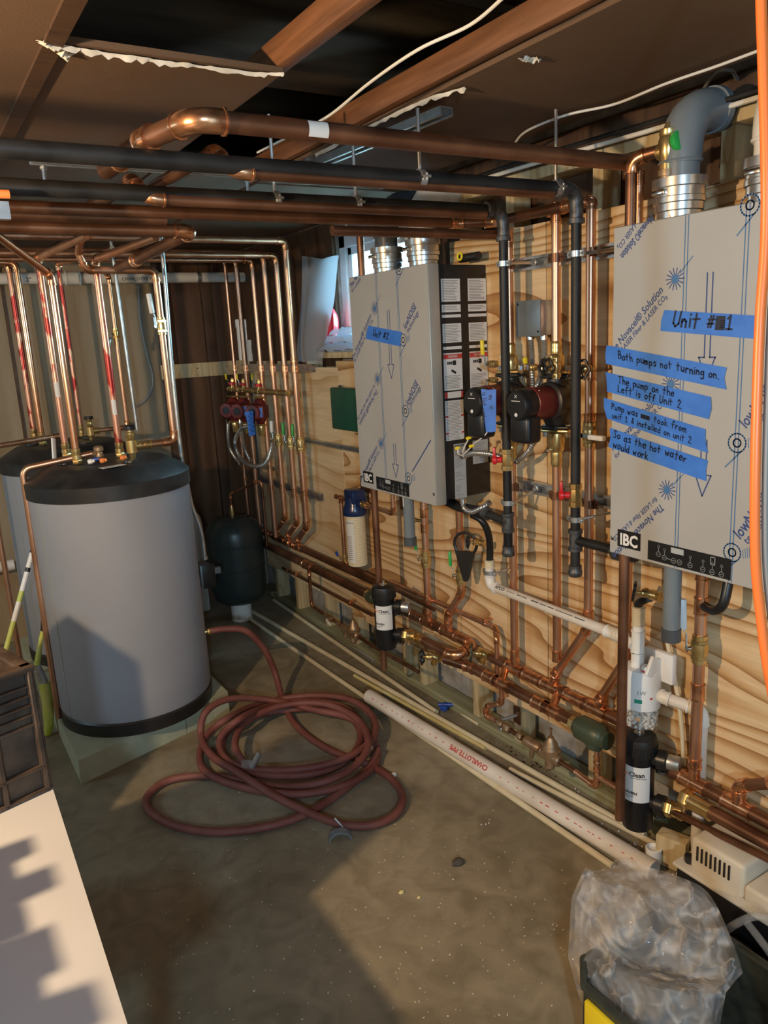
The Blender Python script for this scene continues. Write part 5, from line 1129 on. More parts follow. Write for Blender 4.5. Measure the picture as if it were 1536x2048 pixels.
for j in range(12):
    h = .035+.010*j; q.add([V((fx, fy, zb_+h+dz_))+(toc*math.cos(a_)+UZ.cross(toc)*math.sin(a_))*R*1.025 for dz_ in (0, .003) for a_ in (-1.1, -.9, -.7, -.5)], [(0, 1, 5, 4), (1, 2, 6, 5), (2, 3, 7, 6)])
t.p('printed_lines', q, M['print'], sub=k, smooth=0, kind='stuff')
q = MB(); text_cyl(q, 'Aqua-Pure', (fx, fy, zb_), UZ, R*1.028, toc, .010, -1.15, (zh-zb_)*.84, .02); t.p('lettering', q, M['ink'], sub=k, smooth=0)
q = MB(); q.box((XP-.006, fy, (zh+zt_)/2+.07), (.010, .09, .06)); t.p('bracket', q, M['copper_dark']); t.done()
zf = zh+.055
t = T('copper_feed', 'thin copper pipe with a blue valve dropping left of the water filter', 'pipe')
l0 = V((fx, fy+.075, zf)); add_run(t, [l0, l0+V((0, .055, 0)), V((fx, fy+.13, zat(676, 1120, .075))), ], .0095, 'copper', bend=.018, cps=[(0, .3)])
q = MB(); p_ = l0+V((0, .055, 0)); sleeve(q, p_, p_+V((0, .05, .0)), .010); t.p('tee', q, M['copper_fit']); q = MB(); p2_ = V((fx, fy+.13, zat(676, 1120, .075))); q.tube([p2_, (fx, p2_.y-.75, p2_.z-.03)], .0095, 10); t.p('pipe', q, M['copper_dark']); q = MB(); sleeve(q, p2_+V((0, .02, .0)), p2_+V((0, -.03, 0)), .010); t.p('tee', q, M['copper_fit']); t.done()
valve(V((fx, fy+.13, zat(668, 1108, .075)+.006)), UZ, .008, 'small valve with blue lever on the thin pipe left of the water filter', (.2, .6, .6), 'blue', .035, up=(-1, .2, 0))
t = T('copper_feed', 'thin copper pipe from the water filter bending up into the boiler', 'pipe'); r0 = V((fx, fy-.075, zf)); b1 = W(787, 1025, .075)
add_run(t, [r0, V((fx, b1.y, zf-.002)), V((fx, b1.y, BZ0+.01))], .0095, 'copper', bend=.02, cps=[(0, .12), (0, .5)]); q = MB(); sleeve(q, r0, r0+V((0, -.04, 0)), .012); t.p('adapter', q, M['brass']); q = MB(); q.box((XP-.004, b1.y+.035, zf+.035), (.006, .035, .07)); t.p('strap_plate', q, M['copper_dark']); t.done()
t = T('control_box', 'dark green control box on the plywood behind the boiler with the labelled side', 'control box')
a, b = W(659, 775, .06), W(722, 866, .06); q = MB(); q.box((XP-.031, (a.y+b.y)/2-.02, (a.z+b.z)/2), (.06, a.y-b.y+.04, a.z-b.z), bev=.008, seg=3); t.p('case', q, M['green_box'])
q = MB(); q.box((XP-.063, b.y-.008, (a.z+b.z)/2+.01), (.003, .06, .09)); k = t.p('display_panel', q, M['black']); q = MB()
for j in range(3): q.box((XP-.065, b.y+.005, (a.z+b.z)/2+.03-.02*j), (.001, .02, .004))
t.p('marks', q, M['label'], sub=k, kind='stuff'); q = MB(); q.lathe([(.008, 0), (.008, .012)], (XP-.03, a.y-.05, a.z-.002), UZ, 10); t.p('knockout_plug', q, M['black']); t.done()
a, b = W(612, 882, .02), W(716, 900, .02); strut('grey channel on the plywood under the green control box', (XP-.002, a.y+.1, (a.z+b.z)/2), (XP-.002, 2.55, (a.z+b.z)/2), .024, .018)
# ---------------- vents ---------------------------------------------------------------------------
def vent(y, m, label, lean=0.0):
    t = T('vent_pipe', label, 'vent pipe'); z0 = BZ1+.097; R = .044; x = 1.66
    pts = [V((x, y, z0)), V((x, y, z0+.055))]; c = V((x, y, z0+.16)); e = V((x+.11, y, z0+.165))
    q = MB(); q.tube([pts[0], V((x, y, z0+.05))], R, 28); t.p('pipe', q, M[m])
    arc = [pts[1].lerp(c, j/8).lerp(c.lerp(e, j/8), j/8) for j in range(9)]
    q = MB(); q.tube([V((x, y, z0+.035))]+arc, R*1.1, 28); q.torus(V((x, y, z0+.04)), UZ, R*1.1, .003, 28, 6); t.p('elbow', q, M[m])
    q = MB(); d = (arc[-1]-arc[-2]).normalized(); q.lathe([(R*1.05, -.004), (R*1.2, -.003), (R*1.2, .016), (R*1.05, .018)], arc[-1], d, 28); t.p('hub', q, M[m])
    q = MB(); q.tube([arc[-1], V((1.94, y, z0+.17))], R, 28); t.p('pipe', q, M[m if m != 'grey_pvc' else 'grey_pvc_d']); t.done()
vent(Y1L-.095, 'grey_pvc', 'grey plastic vent elbow rising from the boiler with the five notes')
vent(Y1L-.335, 'pvc', 'white plastic vent elbow rising from the boiler with the five notes')
vent(Y2L-.095, 'grey_pvc_d', 'dark vent elbow rising from the boiler with the labelled side')
vent(Y2L-.335, 'pvc', 'white plastic vent elbow rising from the boiler with the labelled side')
t = run('copper_riser', 'dark thin pipe rising between the two vents of the boiler with the labelled side', [(1.70, Y2L-.215, BZ1-.01), (1.70, Y2L-.215, 2.05)], .016, 'iron', 'iron_fit', cps=[(0, .35)]); t.done()
# loose fittings on the boiler roof
t = T('roof_valve', 'yellow-capped fitting lying on the roof of the boiler with the labelled side', 'fitting'); p = V((1.74, Y2L-.50, BZ1+.004))
q = MB(); q.cyl(p+V((0, .05, .018)), p+V((0, -.05, .018)), .014, 12); t.p('body', q, M['blacksat']); q = MB(); q.torus(p+V((-.02, .03, .024)), (1, 0, 0), .012, .004, 16, 6); t.p('yellow_loop', q, M['yellow']); t.done()
# ---------------- overhead copper -----------------------------------------------------------------
rt = .0175
# top cross pipe with the large elbow
zr = 2.008; yr_ = 1.475
t = T('copper_main', 'long brown copper pipe highest under the ceiling with a large double elbow', 'pipe')
pL = onY(392, 252, yr_); pe = onZ(228, 352, zr-.01)
add_run(t, [V((1.715, yr_, zr)), V((pL.x, yr_, zr)), V((pL.x-.045, yr_+.17, zr)), V((pL.x-.055, pe.y, zr))], rt*1.15, 'copper_dark', bend=.05, cps=[(2, .55)])
q = MB(); c = V((1.05, yr_, zr)); cc = onY(630, 272, yr_); q.lathe([(rt*1.165, -.022), (rt*1.165, .022)], V((cc.x, yr_, zr)), (1, 0, 0), 10, arc=(-.7, .9), x0=(-.3, -.9, .1)); k = t.p('barcode_sticker', q, M['label'])
t.done()
def cross(z, uR, vR, uL, vL, label, r=rt, turn=None, mtl='copper_dark', xr=None, tl=.75):
    a, b = onZ(uR, vR, z), onZ(uL, vL, z); y = (a.y+b.y)/2; pts = [V((a.x if xr is None else xr, y, z)), V((b.x, y, z))]
    if turn: pts += [V((b.x-.006, y+.075, z+.055)), V((b.x+turn[0], y+tl, z+.06))]
    t = T('copper_main', label, 'pipe'); add_run(t, pts, r, mtl, bend=.038); return t, pts
t, c2p = cross(1.952, 1100, 388, 470, 342, 'copper cross pipe tucked below the upper black gas pipe', r=rc, turn=(-.02, -.01), tl=.5)
t.done()
t, c1p = cross(1.945, 985, 425, 285, 403, 'copper cross pipe tucked below the lower black gas pipe', r=rc, turn=(-.02, -.01), tl=.5); t.done()
# cross pipe joined to the two near risers
zj = 1.945; a = aR2; cj = onZ(916, 446, zj); cl = onZ(0, 414, zj); yj = (cj.y+cl.y)/2
t = T('copper_main', 'long copper cross pipe fed from the tops of the two near risers', 'pipe')
add_run(t, [V((aR2.x, aR2.y, aR2.z-.03)), V((aR2.x, aR2.y, zj)), V((aR2.x-.01, aR2.y+.08, zj)), V((XP-.09, yj-.06, zj)), V((cj.x, yj, zj)), V((-1.4, yj, zj))], rt*.9, 'copper_dark', bend=.03)
tee_at(t, (aR3.x, aR3.y, zj), (0, 1, 0), rc, (0, 0, -1)); t.done()
t = run('copper_riser', 'short copper drop joining the near pump riser to the long cross pipe', [(aR3.x, aR3.y, zj-.02), aR3], rc, 'copper'); t.done()
t = run('copper_main', 'copper cross pipe leaving the top of the noted pump riser', [V((aR4.x, yR4, aR4.z-.06)), V((aR4.x, yR4, 1.90)), V((1.1, yR4, 1.90))], rc, 'copper_dark'); t.done()
t, rb = cross(1.935, 330, 438, 0, 426, 'copper cross pipe ending in an elbow left of the long cross pipe', turn=None, r=rt); t.done()
# row with the shiny elbow that leads back to the tanks
zc3 = 1.92; a = onZ(384, 463, zc3); b = onZ(0, 452, zc3); y3 = (a.y+b.y)/2
t = T('copper_main', 'copper cross pipe with a shiny elbow turning back toward the tanks', 'pipe')
pb_ = onZ(232, 520, zc3-.02); add_run(t, [V((-1.4, y3, zc3)), V((a.x, y3, zc3)), V((a.x-.02, pb_.y, zc3-.02)), V((a.x-.02, pb_.y+.25, zc3-.02))], rt, 'copper_dark', bend=.036); t.done()
# ---------------- hangers and channels overhead -----------------------------------------------------
a = onZ(60, 318, 2.115); b = onZ(440, 346, 2.115); strut('galvanised channel hung across under the brown ceiling', (a.x, a.y, 2.125), (b.x+.35, a.y, 2.125), open_dir=(0, 0, -1))
for k_, xx in enumerate((a.x+.03, a.x+.62)):
    q = MB(); q.cyl((xx, a.y, 2.10), (xx, a.y, 2.02), .005, 8); hexa(q, (xx, a.y, 2.09), UZ, .010, .008); single('threaded_rod', ('short threaded rod with nut at the free end of the hung channel', 'short threaded rod with nut at the middle of the hung channel')[k_], 'rod', q, M['galv'])
strut('steel channel fixed to the batten beside the torn white paper', onZ(893, 213, 2.15), onZ(640, 318, 2.15), open_dir=(0, 0, -1))
def hanger(u, y, z, top, label, r):
    x = onY(u[0], u[1], y).x; t = T('pipe_hanger', label, 'hanger', 'rod hangers on the overhead pipes')
    clamp_part(t, (x, y, z), (1, 0, 0), r, 'galv', out=(0, 0, 1), w=.016); q = MB(); q.cyl((x, y, z+r), (x, y, top), .0045, 8); t.p('rod', q, M['grey_rod']); t.done()
hanger((840, 345), 1.615, 1.965, 2.12, 'rod hanger holding the upper gas pipe under the steel channel', rg*1.30)
hanger((712, 400), 1.921, 1.958, 2.14, 'rod hanger holding the lower gas pipe near the torn paper', rg*1.30)
hanger((1112, 372), 1.615, 1.965, 2.16, 'rod hanger holding the upper gas pipe next to its elbow', rg*1.30)
hanger((543, 300), 1.921, 1.958, 2.16, 'rod hanger holding the lower gas pipe near the middle of the room', rg*1.30)
# orange-sleeved tool tip and bracket at the left edge of the pipes
t = T('pipe_bracket', 'perforated grey bracket with an orange-tipped tube on top of the pipes', 'bracket')
p = onY(6, 388, 1.86); q = MB(); q.tube([p+V((-.2, 0, 0)), p+V((.012, 0, 0))], .009, 12); t.p('tube', q, M['print_o']); q = MB(); q.box(p+V((-.05, .02, -.03)), (.12, .02, .035)); t.p('plate', q, M['galv']); t.done()
# ---------------- cables --------------------------------------------------------------------------
def cable(label, px, z, r, m, cat='cable', sag=0):
    P = [onZ(u, v, z-(sag if 0 < i < len(px)-1 else 0)) for i, (u, v) in enumerate(px)]; q = MB(); q.tube(spline(P, 8), r, 8); single('cable', label, cat, q, M[m])
cable('white cable hanging slack across the open joists', [(1010, -8), (940, 50), (835, 100), (740, 165), (660, 230), (600, 262), (515, 305)], 2.13, .0032, 'cablew')
cable('white cable clipped along the edge of the right ceiling sheet', [(1560, 85), (1440, 130), (1330, 168), (1230, 208), (1140, 228), (1078, 250), (1045, 268), (1028, 290), (1020, 306)], 2.155, .0034, 'cablew')
cable('grey cable end curling out of the dark joist gap', [(1406, 195), (1412, 170), (1435, 142), (1462, 140), (1474, 158)], 2.18, .005, 'cableg')
for k_, (dx, dz_, m_, nm) in enumerate(((.0, .0, 'black', 'black cable along the top plate of the plywood wall'), (-.016, -.004, 'cablew', 'white cable along the top plate of the plywood wall'), (-.03, .006, 'iron', 'dark cable beside the white one along the top plate'))):
    q = MB(); q.tube(spline([V((XP-.012+dx, y, 2.10+dz_+.006*math.sin(3*y+k_))) for y in (-.4, .3, .9, 1.4, 1.9, 2.5, 3.1)], 6), .0065, 8); single('cable', nm, 'cable', q, M[m_])
# orange cord hanging in front of the near boiler
oc = [onX(u, v, x) for u, v, x in ((1522, -30, 1.06), (1526, 120, 1.06), (1532, 330, 1.06), (1531, 480, 1.06), (1520, 640, 1.05), (1514, 800, 1.04), (1510, 980, 1.03), (1511, 1120, 1.03), (1520, 1220, 1.04), (1534, 1330, 1.05), (1560, 1480, 1.08))]
oc = [V((oc[0].x-.01, oc[0].y, 2.165))]+oc+[V((oc[-1].x+.06, oc[-1].y-.10, .35)), V((oc[-1].x+.10, oc[-1].y-.22, .02)), V((oc[-1].x+.10, oc[-1].y-.5, .012))]
q = MB(); q.tube(spline(oc, 8), .0072, 12); single('extension_cord', 'thick orange cord hanging in front of the boiler with the five notes', 'cord', q, M['orange'])
q = MB(); q.tube(spline([p+V((.012, -.008, 0)) for p in oc], 8), .0045, 10); single('hanging_cable', 'grey cable hanging right beside the orange cord', 'cable', q, M['cableg'])
# ---------------- pipes standing on the tanks -------------------------------------------------------
LZ = 1.174
def lidp(u, v, z=LZ): p = onZ(u, v, z); return V((p.x, p.y, z))
def dielec(t, p, r=.013):
    q = MB(); hexa(q, p, UZ, r*1.35, .018); q.lathe([(r*1.1, .018), (r*1.3, .02), (r*1.3, .035), (r*1.05, .037), (r*1.2, .045), (r*1.2, .06), (r, .062)], p, UZ, 14); t.p('union', q, M['brass'])
def stand(bu, bv, tu, tv, label, r=.0143, m='copper_bright', topz=None, after=(), base=True, zb=LZ):
    p = lidp(bu, bv, zb); 
    if topz is None: topz = onX(tu, tv, p.x).z; topz = (topz+onY(tu, tv, p.y).z)/2
    topz = min(topz, 2.12); t = T('tank_pipe', label, 'pipe')
    pts = [V((p.x, p.y, zb+(.05 if base else 0))), V((p.x, p.y, topz))]+[V((p.x, p.y, topz))+V(a_) for a_ in after]
    add_run(t, pts, r, m, 'copper_fit', bend=.03, cps=[(0, .97, .03)] if not after else ())
    if base: dielec(t, p, r)
    return t, p, topz
# front tank
t, pF, zF = stand(241, 914, 195, 537, 'red-stickered copper pipe standing on the front tank near its right side', m='red_sleeve', after=((0, 0, .001),))
q = MB(); c = V((pF.x, pF.y, 1.38)); q.lathe([(.0146, -.03), (.0146, .03)], c, UZ, 6, arc=(-.6, .6), x0=(-.2, -1, 0)); t.p('barcode_sticker', q, M['label']); t.done()
t, pD, zD = stand(155, 928, 103, 550, 'bright copper pipe standing on the middle front of the front tank', after=((-.20, -.30, .10),)); t.done()
t, pC, zC_ = stand(134, 915, 80, 530, 'red-stickered copper pipe beside the bright one on the front tank', m='red_sleeve', after=((0, 0, .001),)); 
q = MB(); c = V((pC.x, pC.y, 1.46)); q.lathe([(.0147, -.03), (.0147, .03)], c, UZ, 6, arc=(-.6, .6), x0=(-.2, -1, 0)); t.p('barcode_sticker', q, M['label']); t.done()
# tee with air vent, side pipe and lever valve on the right of the front tank
pv_ = lidp(266, 917); t = T('air_vent', 'brass tee with black-capped air vent on the right of the front tank lid', 'valve')
q = MB(); q.lathe([(.012, 0), (.015, .02), (.022, .024), (.022, .075), (.017, .08), (.013, .085), (.017, .09), (.017, .105), (.010, .108), (.010, .118)], pv_, UZ, 16); q.lathe([(.014, 0), (.016, .03), (.018, .032), (.018, .045), (.014, .046)], pv_+UZ*.05, (1, 0, 0), 14); t.p('body', q, M['brass']); q = MB(); q.lathe([(.020, .116), (.023, .118), (.023, .132), (.018, .136), (.001, .137)], pv_, UZ, 18); t.p('cap', q, M['black']); t.done()
zs = pv_.z+.05; xi = onY(349, 884, pv_.y).x; zi = onY(317, 540, pv_.y).z; xl = onY(170, 530, pv_.y).x
t = T('tank_pipe', 'copper pipe with white lever valve rising at the right of the front tank', 'pipe')
add_run(t, [V((pv_.x+.046, pv_.y, zs)), V((xi, pv_.y, zs)), V((xi, pv_.y, zi)), V((xl, pv_.y, zi)), V((xl-.02, pv_.y-.015, zi+.06))], .0143, 'copper', bend=.03)
q = MB(); sleeve(q, V((pv_.x+.05, pv_.y, zs)), V((pv_.x+.08, pv_.y, zs)), .0143); t.p('adapter', q, M['brass']); t.done()
valve(V((xi, pv_.y, onY(326, 652, pv_.y).z)), UZ, .0135, 'brass ball valve with upright white lever on the pipe right of the front tank', (-.15, 0, 1), 'white', .11, up=(-.8, -.5, 0))
# rear tank group
t, pA, zA = stand(70, 880, 15, 528, 'red and copper pipe standing at the left of the rear tank', m='red_sleeve', after=((-.3, 0, .0),)); t.done()
t, pB, zB = stand(86, 890, 27, 528, 'bright copper pipe standing at the left of the rear tank', after=((-.3, .02, .02),)); t.done()
t, pE, zE = stand(164, 874, 120, 540, 'thin red-stickered pipe standing on the middle of the rear tank', r=.011, m='red_sleeve', after=((0, 0, .001),)); t.done()
pr = lidp(183, 880); t = T('air_vent', 'brass tee with black-capped air vent on the rear tank lid', 'valve')
q = MB(); q.lathe([(.011, 0), (.014, .02), (.020, .024), (.020, .065), (.014, .07), (.010, .09), (.013, .095), (.013, .105)], pr, UZ, 14); q.lathe([(.013, 0), (.016, .03), (.016, .045)], pr+UZ*.045, (1, 0, 0), 12); t.p('body', q, M['brass']); q = MB(); q.lathe([(.019, .103), (.022, .105), (.022, .118), (.001, .12)], pr, UZ, 16); t.p('cap', q, M['black']); t.done()
xg = onY(256, 862, pr.y).x; zg = onY(217, 552, pr.y).z
t = T('tank_pipe', 'thin copper pipe with a mid-height valve rising from the rear tank vent', 'pipe'); add_run(t, [V((pr.x+.045, pr.y, pr.z+.045)), V((xg, pr.y, pr.z+.045)), V((xg, pr.y, zg)), V((xg-.10, pr.y-.25, zg+.02))], .011, 'copper', bend=.025); t.done()
valve(V((xg, pr.y, onY(232, 668, pr.y).z)), UZ, .011, 'brass ball valve with small lever on the thin rear tank pipe', (-.2, 0, -1), 'galv', .05, up=(-.9, -.4, 0))
# steel conduits
q = MB(); q.tube([V((xg+.035, pr.y-.05, pr.z+.03)), V((xg+.02, pr.y-.05, 2.14))], .009, 12); single('steel_conduit', 'straight bright steel conduit beside the thin rear tank pipe', 'conduit', q, M['galv'])
cy_ = 3.42
cpts = [onY(u, v, cy_) for u, v in ((321, 470), (330, 560), (345, 745), (363, 912), (375, 970), (384, 1012), (402, 1062), (410, 1118))]
t = T('steel_conduit', 'bright steel conduit bending outward past the front tank to the switch box', 'conduit'); q = MB(); q.tube(spline(cpts, 8), .0095, 12); t.p('tube', q, M['galv']); q = MB(); q.lathe([(.0095, -.012), (.013, -.011), (.013, .011), (.0095, .012)], onY(367, 952, cy_), (0.2, 0, -1), 12); t.p('coupling', q, M['galv']); q = MB(); q.lathe([(.010, 0), (.014, .002), (.014, .018), (.010, .02)], cpts[-1]+V((0, 0, -.004)), UZ, 12); t.p('connector', q, M['galv']); t.done()
t = T('switch_box', 'dark steel switch box with a white tag hanging beside the front tank', 'electrical box'); c = onY(412, 1148, cy_)
q = MB(); q.box((c.x, c.y+.04, c.z-.01), (.055, .09, .11), bev=.003); t.p('box', q, M['switchgrey']); q = MB(); q.box((c.x+.012, c.y-.006, c.z-.012), (.06, .006, .115), bev=.002); t.p('cover', q, M['blacksat']); q = MB(); q.box((c.x-.029, c.y+.04, c.z-.045), (.003, .05, .05)); t.p('tag', q, M['label']); q = MB(); q.box((c.x-.01, c.y+.06, c.z-.01), (.20, .02, .03)); t.p('arm', q, M['switchgrey']); t.done()
# relief valves and their thin discharge pipes
rvp = lidp(200, 921); t = T('relief_valve', 'small brass relief valve lying between the pipes on the front tank lid', 'valve'); q = MB(); q.lathe([(.012, 0), (.016, .01), (.019, .02), (.014, .035), (.019, .04), (.019, .055), (.012, .06)], rvp, UZ, 14); q.lathe([(.012, 0), (.013, .03)], rvp+UZ*.03, (-1, -.1, 0), 12); t.p('body', q, M['bronze']); t.done()
bt = onZ(118, 1436, .115); xt = bt.x; yt = bt.y
zt_ = onX(20, 935, xt).z; zt_ = (zt_+onY(20, 935, yt).z)/2
t = run('discharge_pipe', 'copper discharge pipe bent over the front tank and running down its left side', [rvp+V((-.025, 0, .032)), V((xt+.01, yt, zt_+.01)), V((xt, yt, .115))], .0125, 'copper', bend=.04, soft=True); t.done()
t = run('discharge_pipe', 'copper pipe reaching left over the rear tank then down beside it', [lidp(118, 872, 1.22), V((.28, 3.86, 1.21)), V((.28, 3.86, .02))], .0125, 'copper', bend=.035, cps=[(0, .05)]); t.done()
# clutter on the front lid
t = T('paper_slip', 'crumpled printed slip lying on the front tank lid', 'paper'); p = lidp(225, 934); q = MB(); q.prism([(-.05, -.02), (.05, -.015), (.045, .025), (-.045, .02)], p+V((0, 0, .002)), V((.95, .3, 0)), V((-.3, .95, 0)), .001); t.p('sheet', q, M['label']); q = MB()
for j in range(5): q.ribbon([p+V((-.035, -.010+.006*j, .0045)), p+V((.03, .004+.006*j, .0045))], .002, (0, 0, 1))
t.p('print', q, M['print'], kind='stuff'); t.done()
for u, v, m_, nm in ((183, 929, 'white', 'white push fitting on the front tank lid'), (193, 925, 'blue', 'blue push fitting on the front tank lid'), (207, 927, 'print_o', 'orange plug on the front tank lid'), (247, 921, 'print_o', 'orange cap near the air vent on the front tank lid')):
    p = lidp(u, v); q = MB(); q.lathe([(.007, 0), (.010, .002), (.010, .016), (.007, .018), (.007, .026)], p+V((-.012, 0, .011)), (1, -.4, .15), 10); single('plastic_fitting', nm, 'fitting', q, M[m_])
q = MB(); p = lidp(109, 918); q.bar(p+V((0, 0, .0)), p+V((.01, .02, .085)), .022, .008, (1, -1, 0), .002); single('white_tag', 'white plastic strip standing between the pipes of the two tanks', 'strip', q, M['white'])
# diagonal copper runs above the tanks
for k_, (pts, nm) in enumerate((
    ([(pC.x, pC.y, zC_), (pC.x, pC.y, zC_+.03), (pC.x+.09, pC.y-.5, zC_+.05)], 'copper elbow and slanting run above the red-stickered pipe pair'),
    ([(pF.x, pF.y, zF), (pF.x, pF.y, zF+.035), (pF.x+.10, pF.y-.5, zF+.055)], 'copper elbow and slanting run above the right red-stickered pipe'),
    ([(pE.x, pE.y, zE), (pE.x, pE.y, zE+.03), (pE.x+.14, pE.y-.55, zE+.04)], 'copper elbow and slanting run above the thin rear pipe'),
    ([(xl-.02, pv_.y-.015, zi+.06), (xl-.03, pv_.y-.12, zi+.10), (xl+.05, pv_.y-.60, zi+.11)], 'copper offset rising from the side pipe of the front tank'))):
    pts = [V(p) for p in pts]; pts = [V((p.x, p.y, min(p.z, 2.03+.01*k_))) for p in pts]
    t = run('copper_link', nm, pts, .0143, 'copper', bend=.028); t.done()
# ---------------- far wall fittings ----------------------------------------------------------------
yw = FW-.092; a, b = onY(-20, 556, yw), onY(505, 548, yw); zz = 2.005
t = T('drain_pipe', 'long white drain pipe running along the far wall under the ceiling', 'pipe')
q = MB(); q.tube([(-2.2, yw, zz), (b.x, yw, zz)], .030, 24); t.p('pipe', q, M['pvc'])
for u in (145, 200): x = onY(u, 555, yw).x; q = MB(); sleeve(q, (x-.04, yw, zz), (x+.04, yw, zz), .030, 24); t.p('coupling', q, M['pvc'])
x = onY(396, 552, yw).x; q = MB(); q.lathe([(.0305, -.012), (.033, -.012), (.033, .012), (.0305, .012)], (x, yw, zz), (1, 0, 0), 20); t.p('band', q, M['galv'])
q = MB(); text_along(q, 'CHARLOTTE PIPE', V((onY(240, 555, yw).x, yw, zz)), (1, 0, 0), (0, -1, -.25), .0305, .026, 0); text_along(q, '2"', V((onY(50, 560, yw).x, yw, zz)), (1, 0, 0), (0, -1, -.25), .0305, .03, 0, .01); t.p('pipe_print', q, M['print_b'], smooth=0, kind='stuff'); t.done()
q = MB(); q.tube([(-.6, yw, .47), (onY(28, 1128, yw).x, yw, .47)], .03, 20); single('drain_pipe', 'white pipe low on the far wall behind the rear tank', 'pipe', q, M['pvc'])
q = MB(); q.tube(spline([onY(u, v, FW-.012) for u, v in ((277, 572), (281, 640), (292, 700), (305, 750), (303, 780), (285, 805), (262, 815))], 8), .007, 10); single('cable', 'grey cable hanging in a long curve on the far wall', 'cable', q, M['cableg'])
a, b = onY(322, 745, FW-.06), onY(520, 745, FW-.06); q = MB(); q.box(((a.x+b.x)/2, FW-.062, a.z), (b.x-a.x, .02, .085), bev=.002); t = T('lumber_board', 'pale lumber board screwed across the dark stained panels', 'board'); t.p('board', q, M['stud'])
for f_ in (.08, .35, .65): q = MB(); q.lathe([(.004, 0), (.003, .001)], (a.x+(b.x-a.x)*f_, FW-.072, a.z+.01), (0, -1, 0), 8); t.p('screw', q, M['black'])
t.done()
for u, v0, v1, nm in ((476, 640, 722, 'capped white pipe stub standing behind the pipe clamps'), (491, 640, 722, 'second capped white pipe stub standing close to the first')):
    a, b = onY(u, v0, FW-.05), onY(u+6, v1, FW-.05); t = T('capped_stub', nm, 'pipe'); q = MB(); q.tube([V((a.x, a.y, a.z-.01)), V((a.x, a.y, b.z))], .016, 16); t.p('pipe', q, M['pvc']); q = MB(); q.lathe([(.020, 0), (.020, .045), (.015, .05), (.001, .051)], V((a.x, a.y, a.z-.045)), UZ, 16); t.p('cap', q, M['pvc']); t.done()
a, b = onY(494, 680, FW-.10), onY(512, 722, FW-.10); t = T('white_carton', 'small white carton standing beside the capped stubs', 'box'); q = MB(); q.box(((a.x+b.x)/2, FW-.10, (a.z+b.z)/2), (b.x-a.x, .05, a.z-b.z), bev=.002); t.p('carton', q, M['label']); q = MB(); q.box(((a.x+b.x)/2-.005, FW-.1265, (a.z+b.z)/2+.01), (.012, .001, .05)); t.p('print', q, M['print']); t.done()
# ---------------- far riser group ------------------------------------------------------------------
dF = .085; zS = W(590, 738, dF).z
strut('galvanised channel holding the six far risers', (XP-.002, 4.5, zS), (XP-.002, 3.54, zS)); 
zS2 = W(600, 993, dF).z; strut('galvanised channel holding the far risers low on the wall', (XP-.002, 4.45, zS2), (XP-.002, 3.55, zS2))
fr = [((450, 560), (470, 745), .0105), ((475, 560), (492, 745), .0143), ((505, 547), (523, 745), .0143), ((528, 547), (546, 745), .0143), ((549, 562), (570, 745), .0143), ((565, 505), (590, 745), .0160)]
names = ['thinnest', 'second', 'third', 'fourth', 'fifth', 'thickest']
tops = [2.09, 2.07, 2.04, 2.06, 2.03, 2.085]; zl = [.62, .62, .62, None, None, None]; FY = []
low = {3: (553, 1072), 4: (577, 1082), 5: (596, 1090)}
for i, (tp, bm_, r_) in enumerate(fr):
    y = W(*bm_, dF).y; FY.append(y); zt_ = tops[i]; xl_ = .2
    pts = [V((XP-dF, y, zt_))]
    t = T('copper_riser', f'{names[i]} copper riser of the far group at the corner strut', 'pipe', None)
    if i in low:
        c = FB[i-3]; p5 = V((XP-dF, y, c.z+.16)); pts = [V((xl_-.6, y, zt_)), V((XP-dF, y, zt_)), p5, V((c.x-.01, c.y, c.z+.03))]
        add_run(t, pts, r_, 'copper', bend=.03, cps=[(1, .40, .03), (1, .43, .03), (1, .87, .03), (2, .8, .03)])
    else:
        pts = [V((xl_, y, zt_)), V((XP-dF, y, zt_)), V((XP-dF, y, .50))]; add_run(t, pts, r_, 'copper', bend=.03)
    t.done()
    for zz_, nm in ((zS, 'upper'), (zS2, 'lower')):
        t = T('pipe_clamp', f'copper-toned {nm} strut clamp on the {names[i]} far riser', 'clamp', 'strut clamps on the far risers'); clamp_part(t, (XP-dF, y, zz_), UZ, r_+.002, 'copper_bright', w=.03); t.done()
    if i in low: valve(V((XP-dF, y, W(600, 888, dF).z+.0)), UZ, r_, f'brass ball valve with lever on the {names[i]} far riser', (0, .2, 1), ('white', 'green_h', 'green_h')[i-3], .09, up=(-.6, .8, 0))
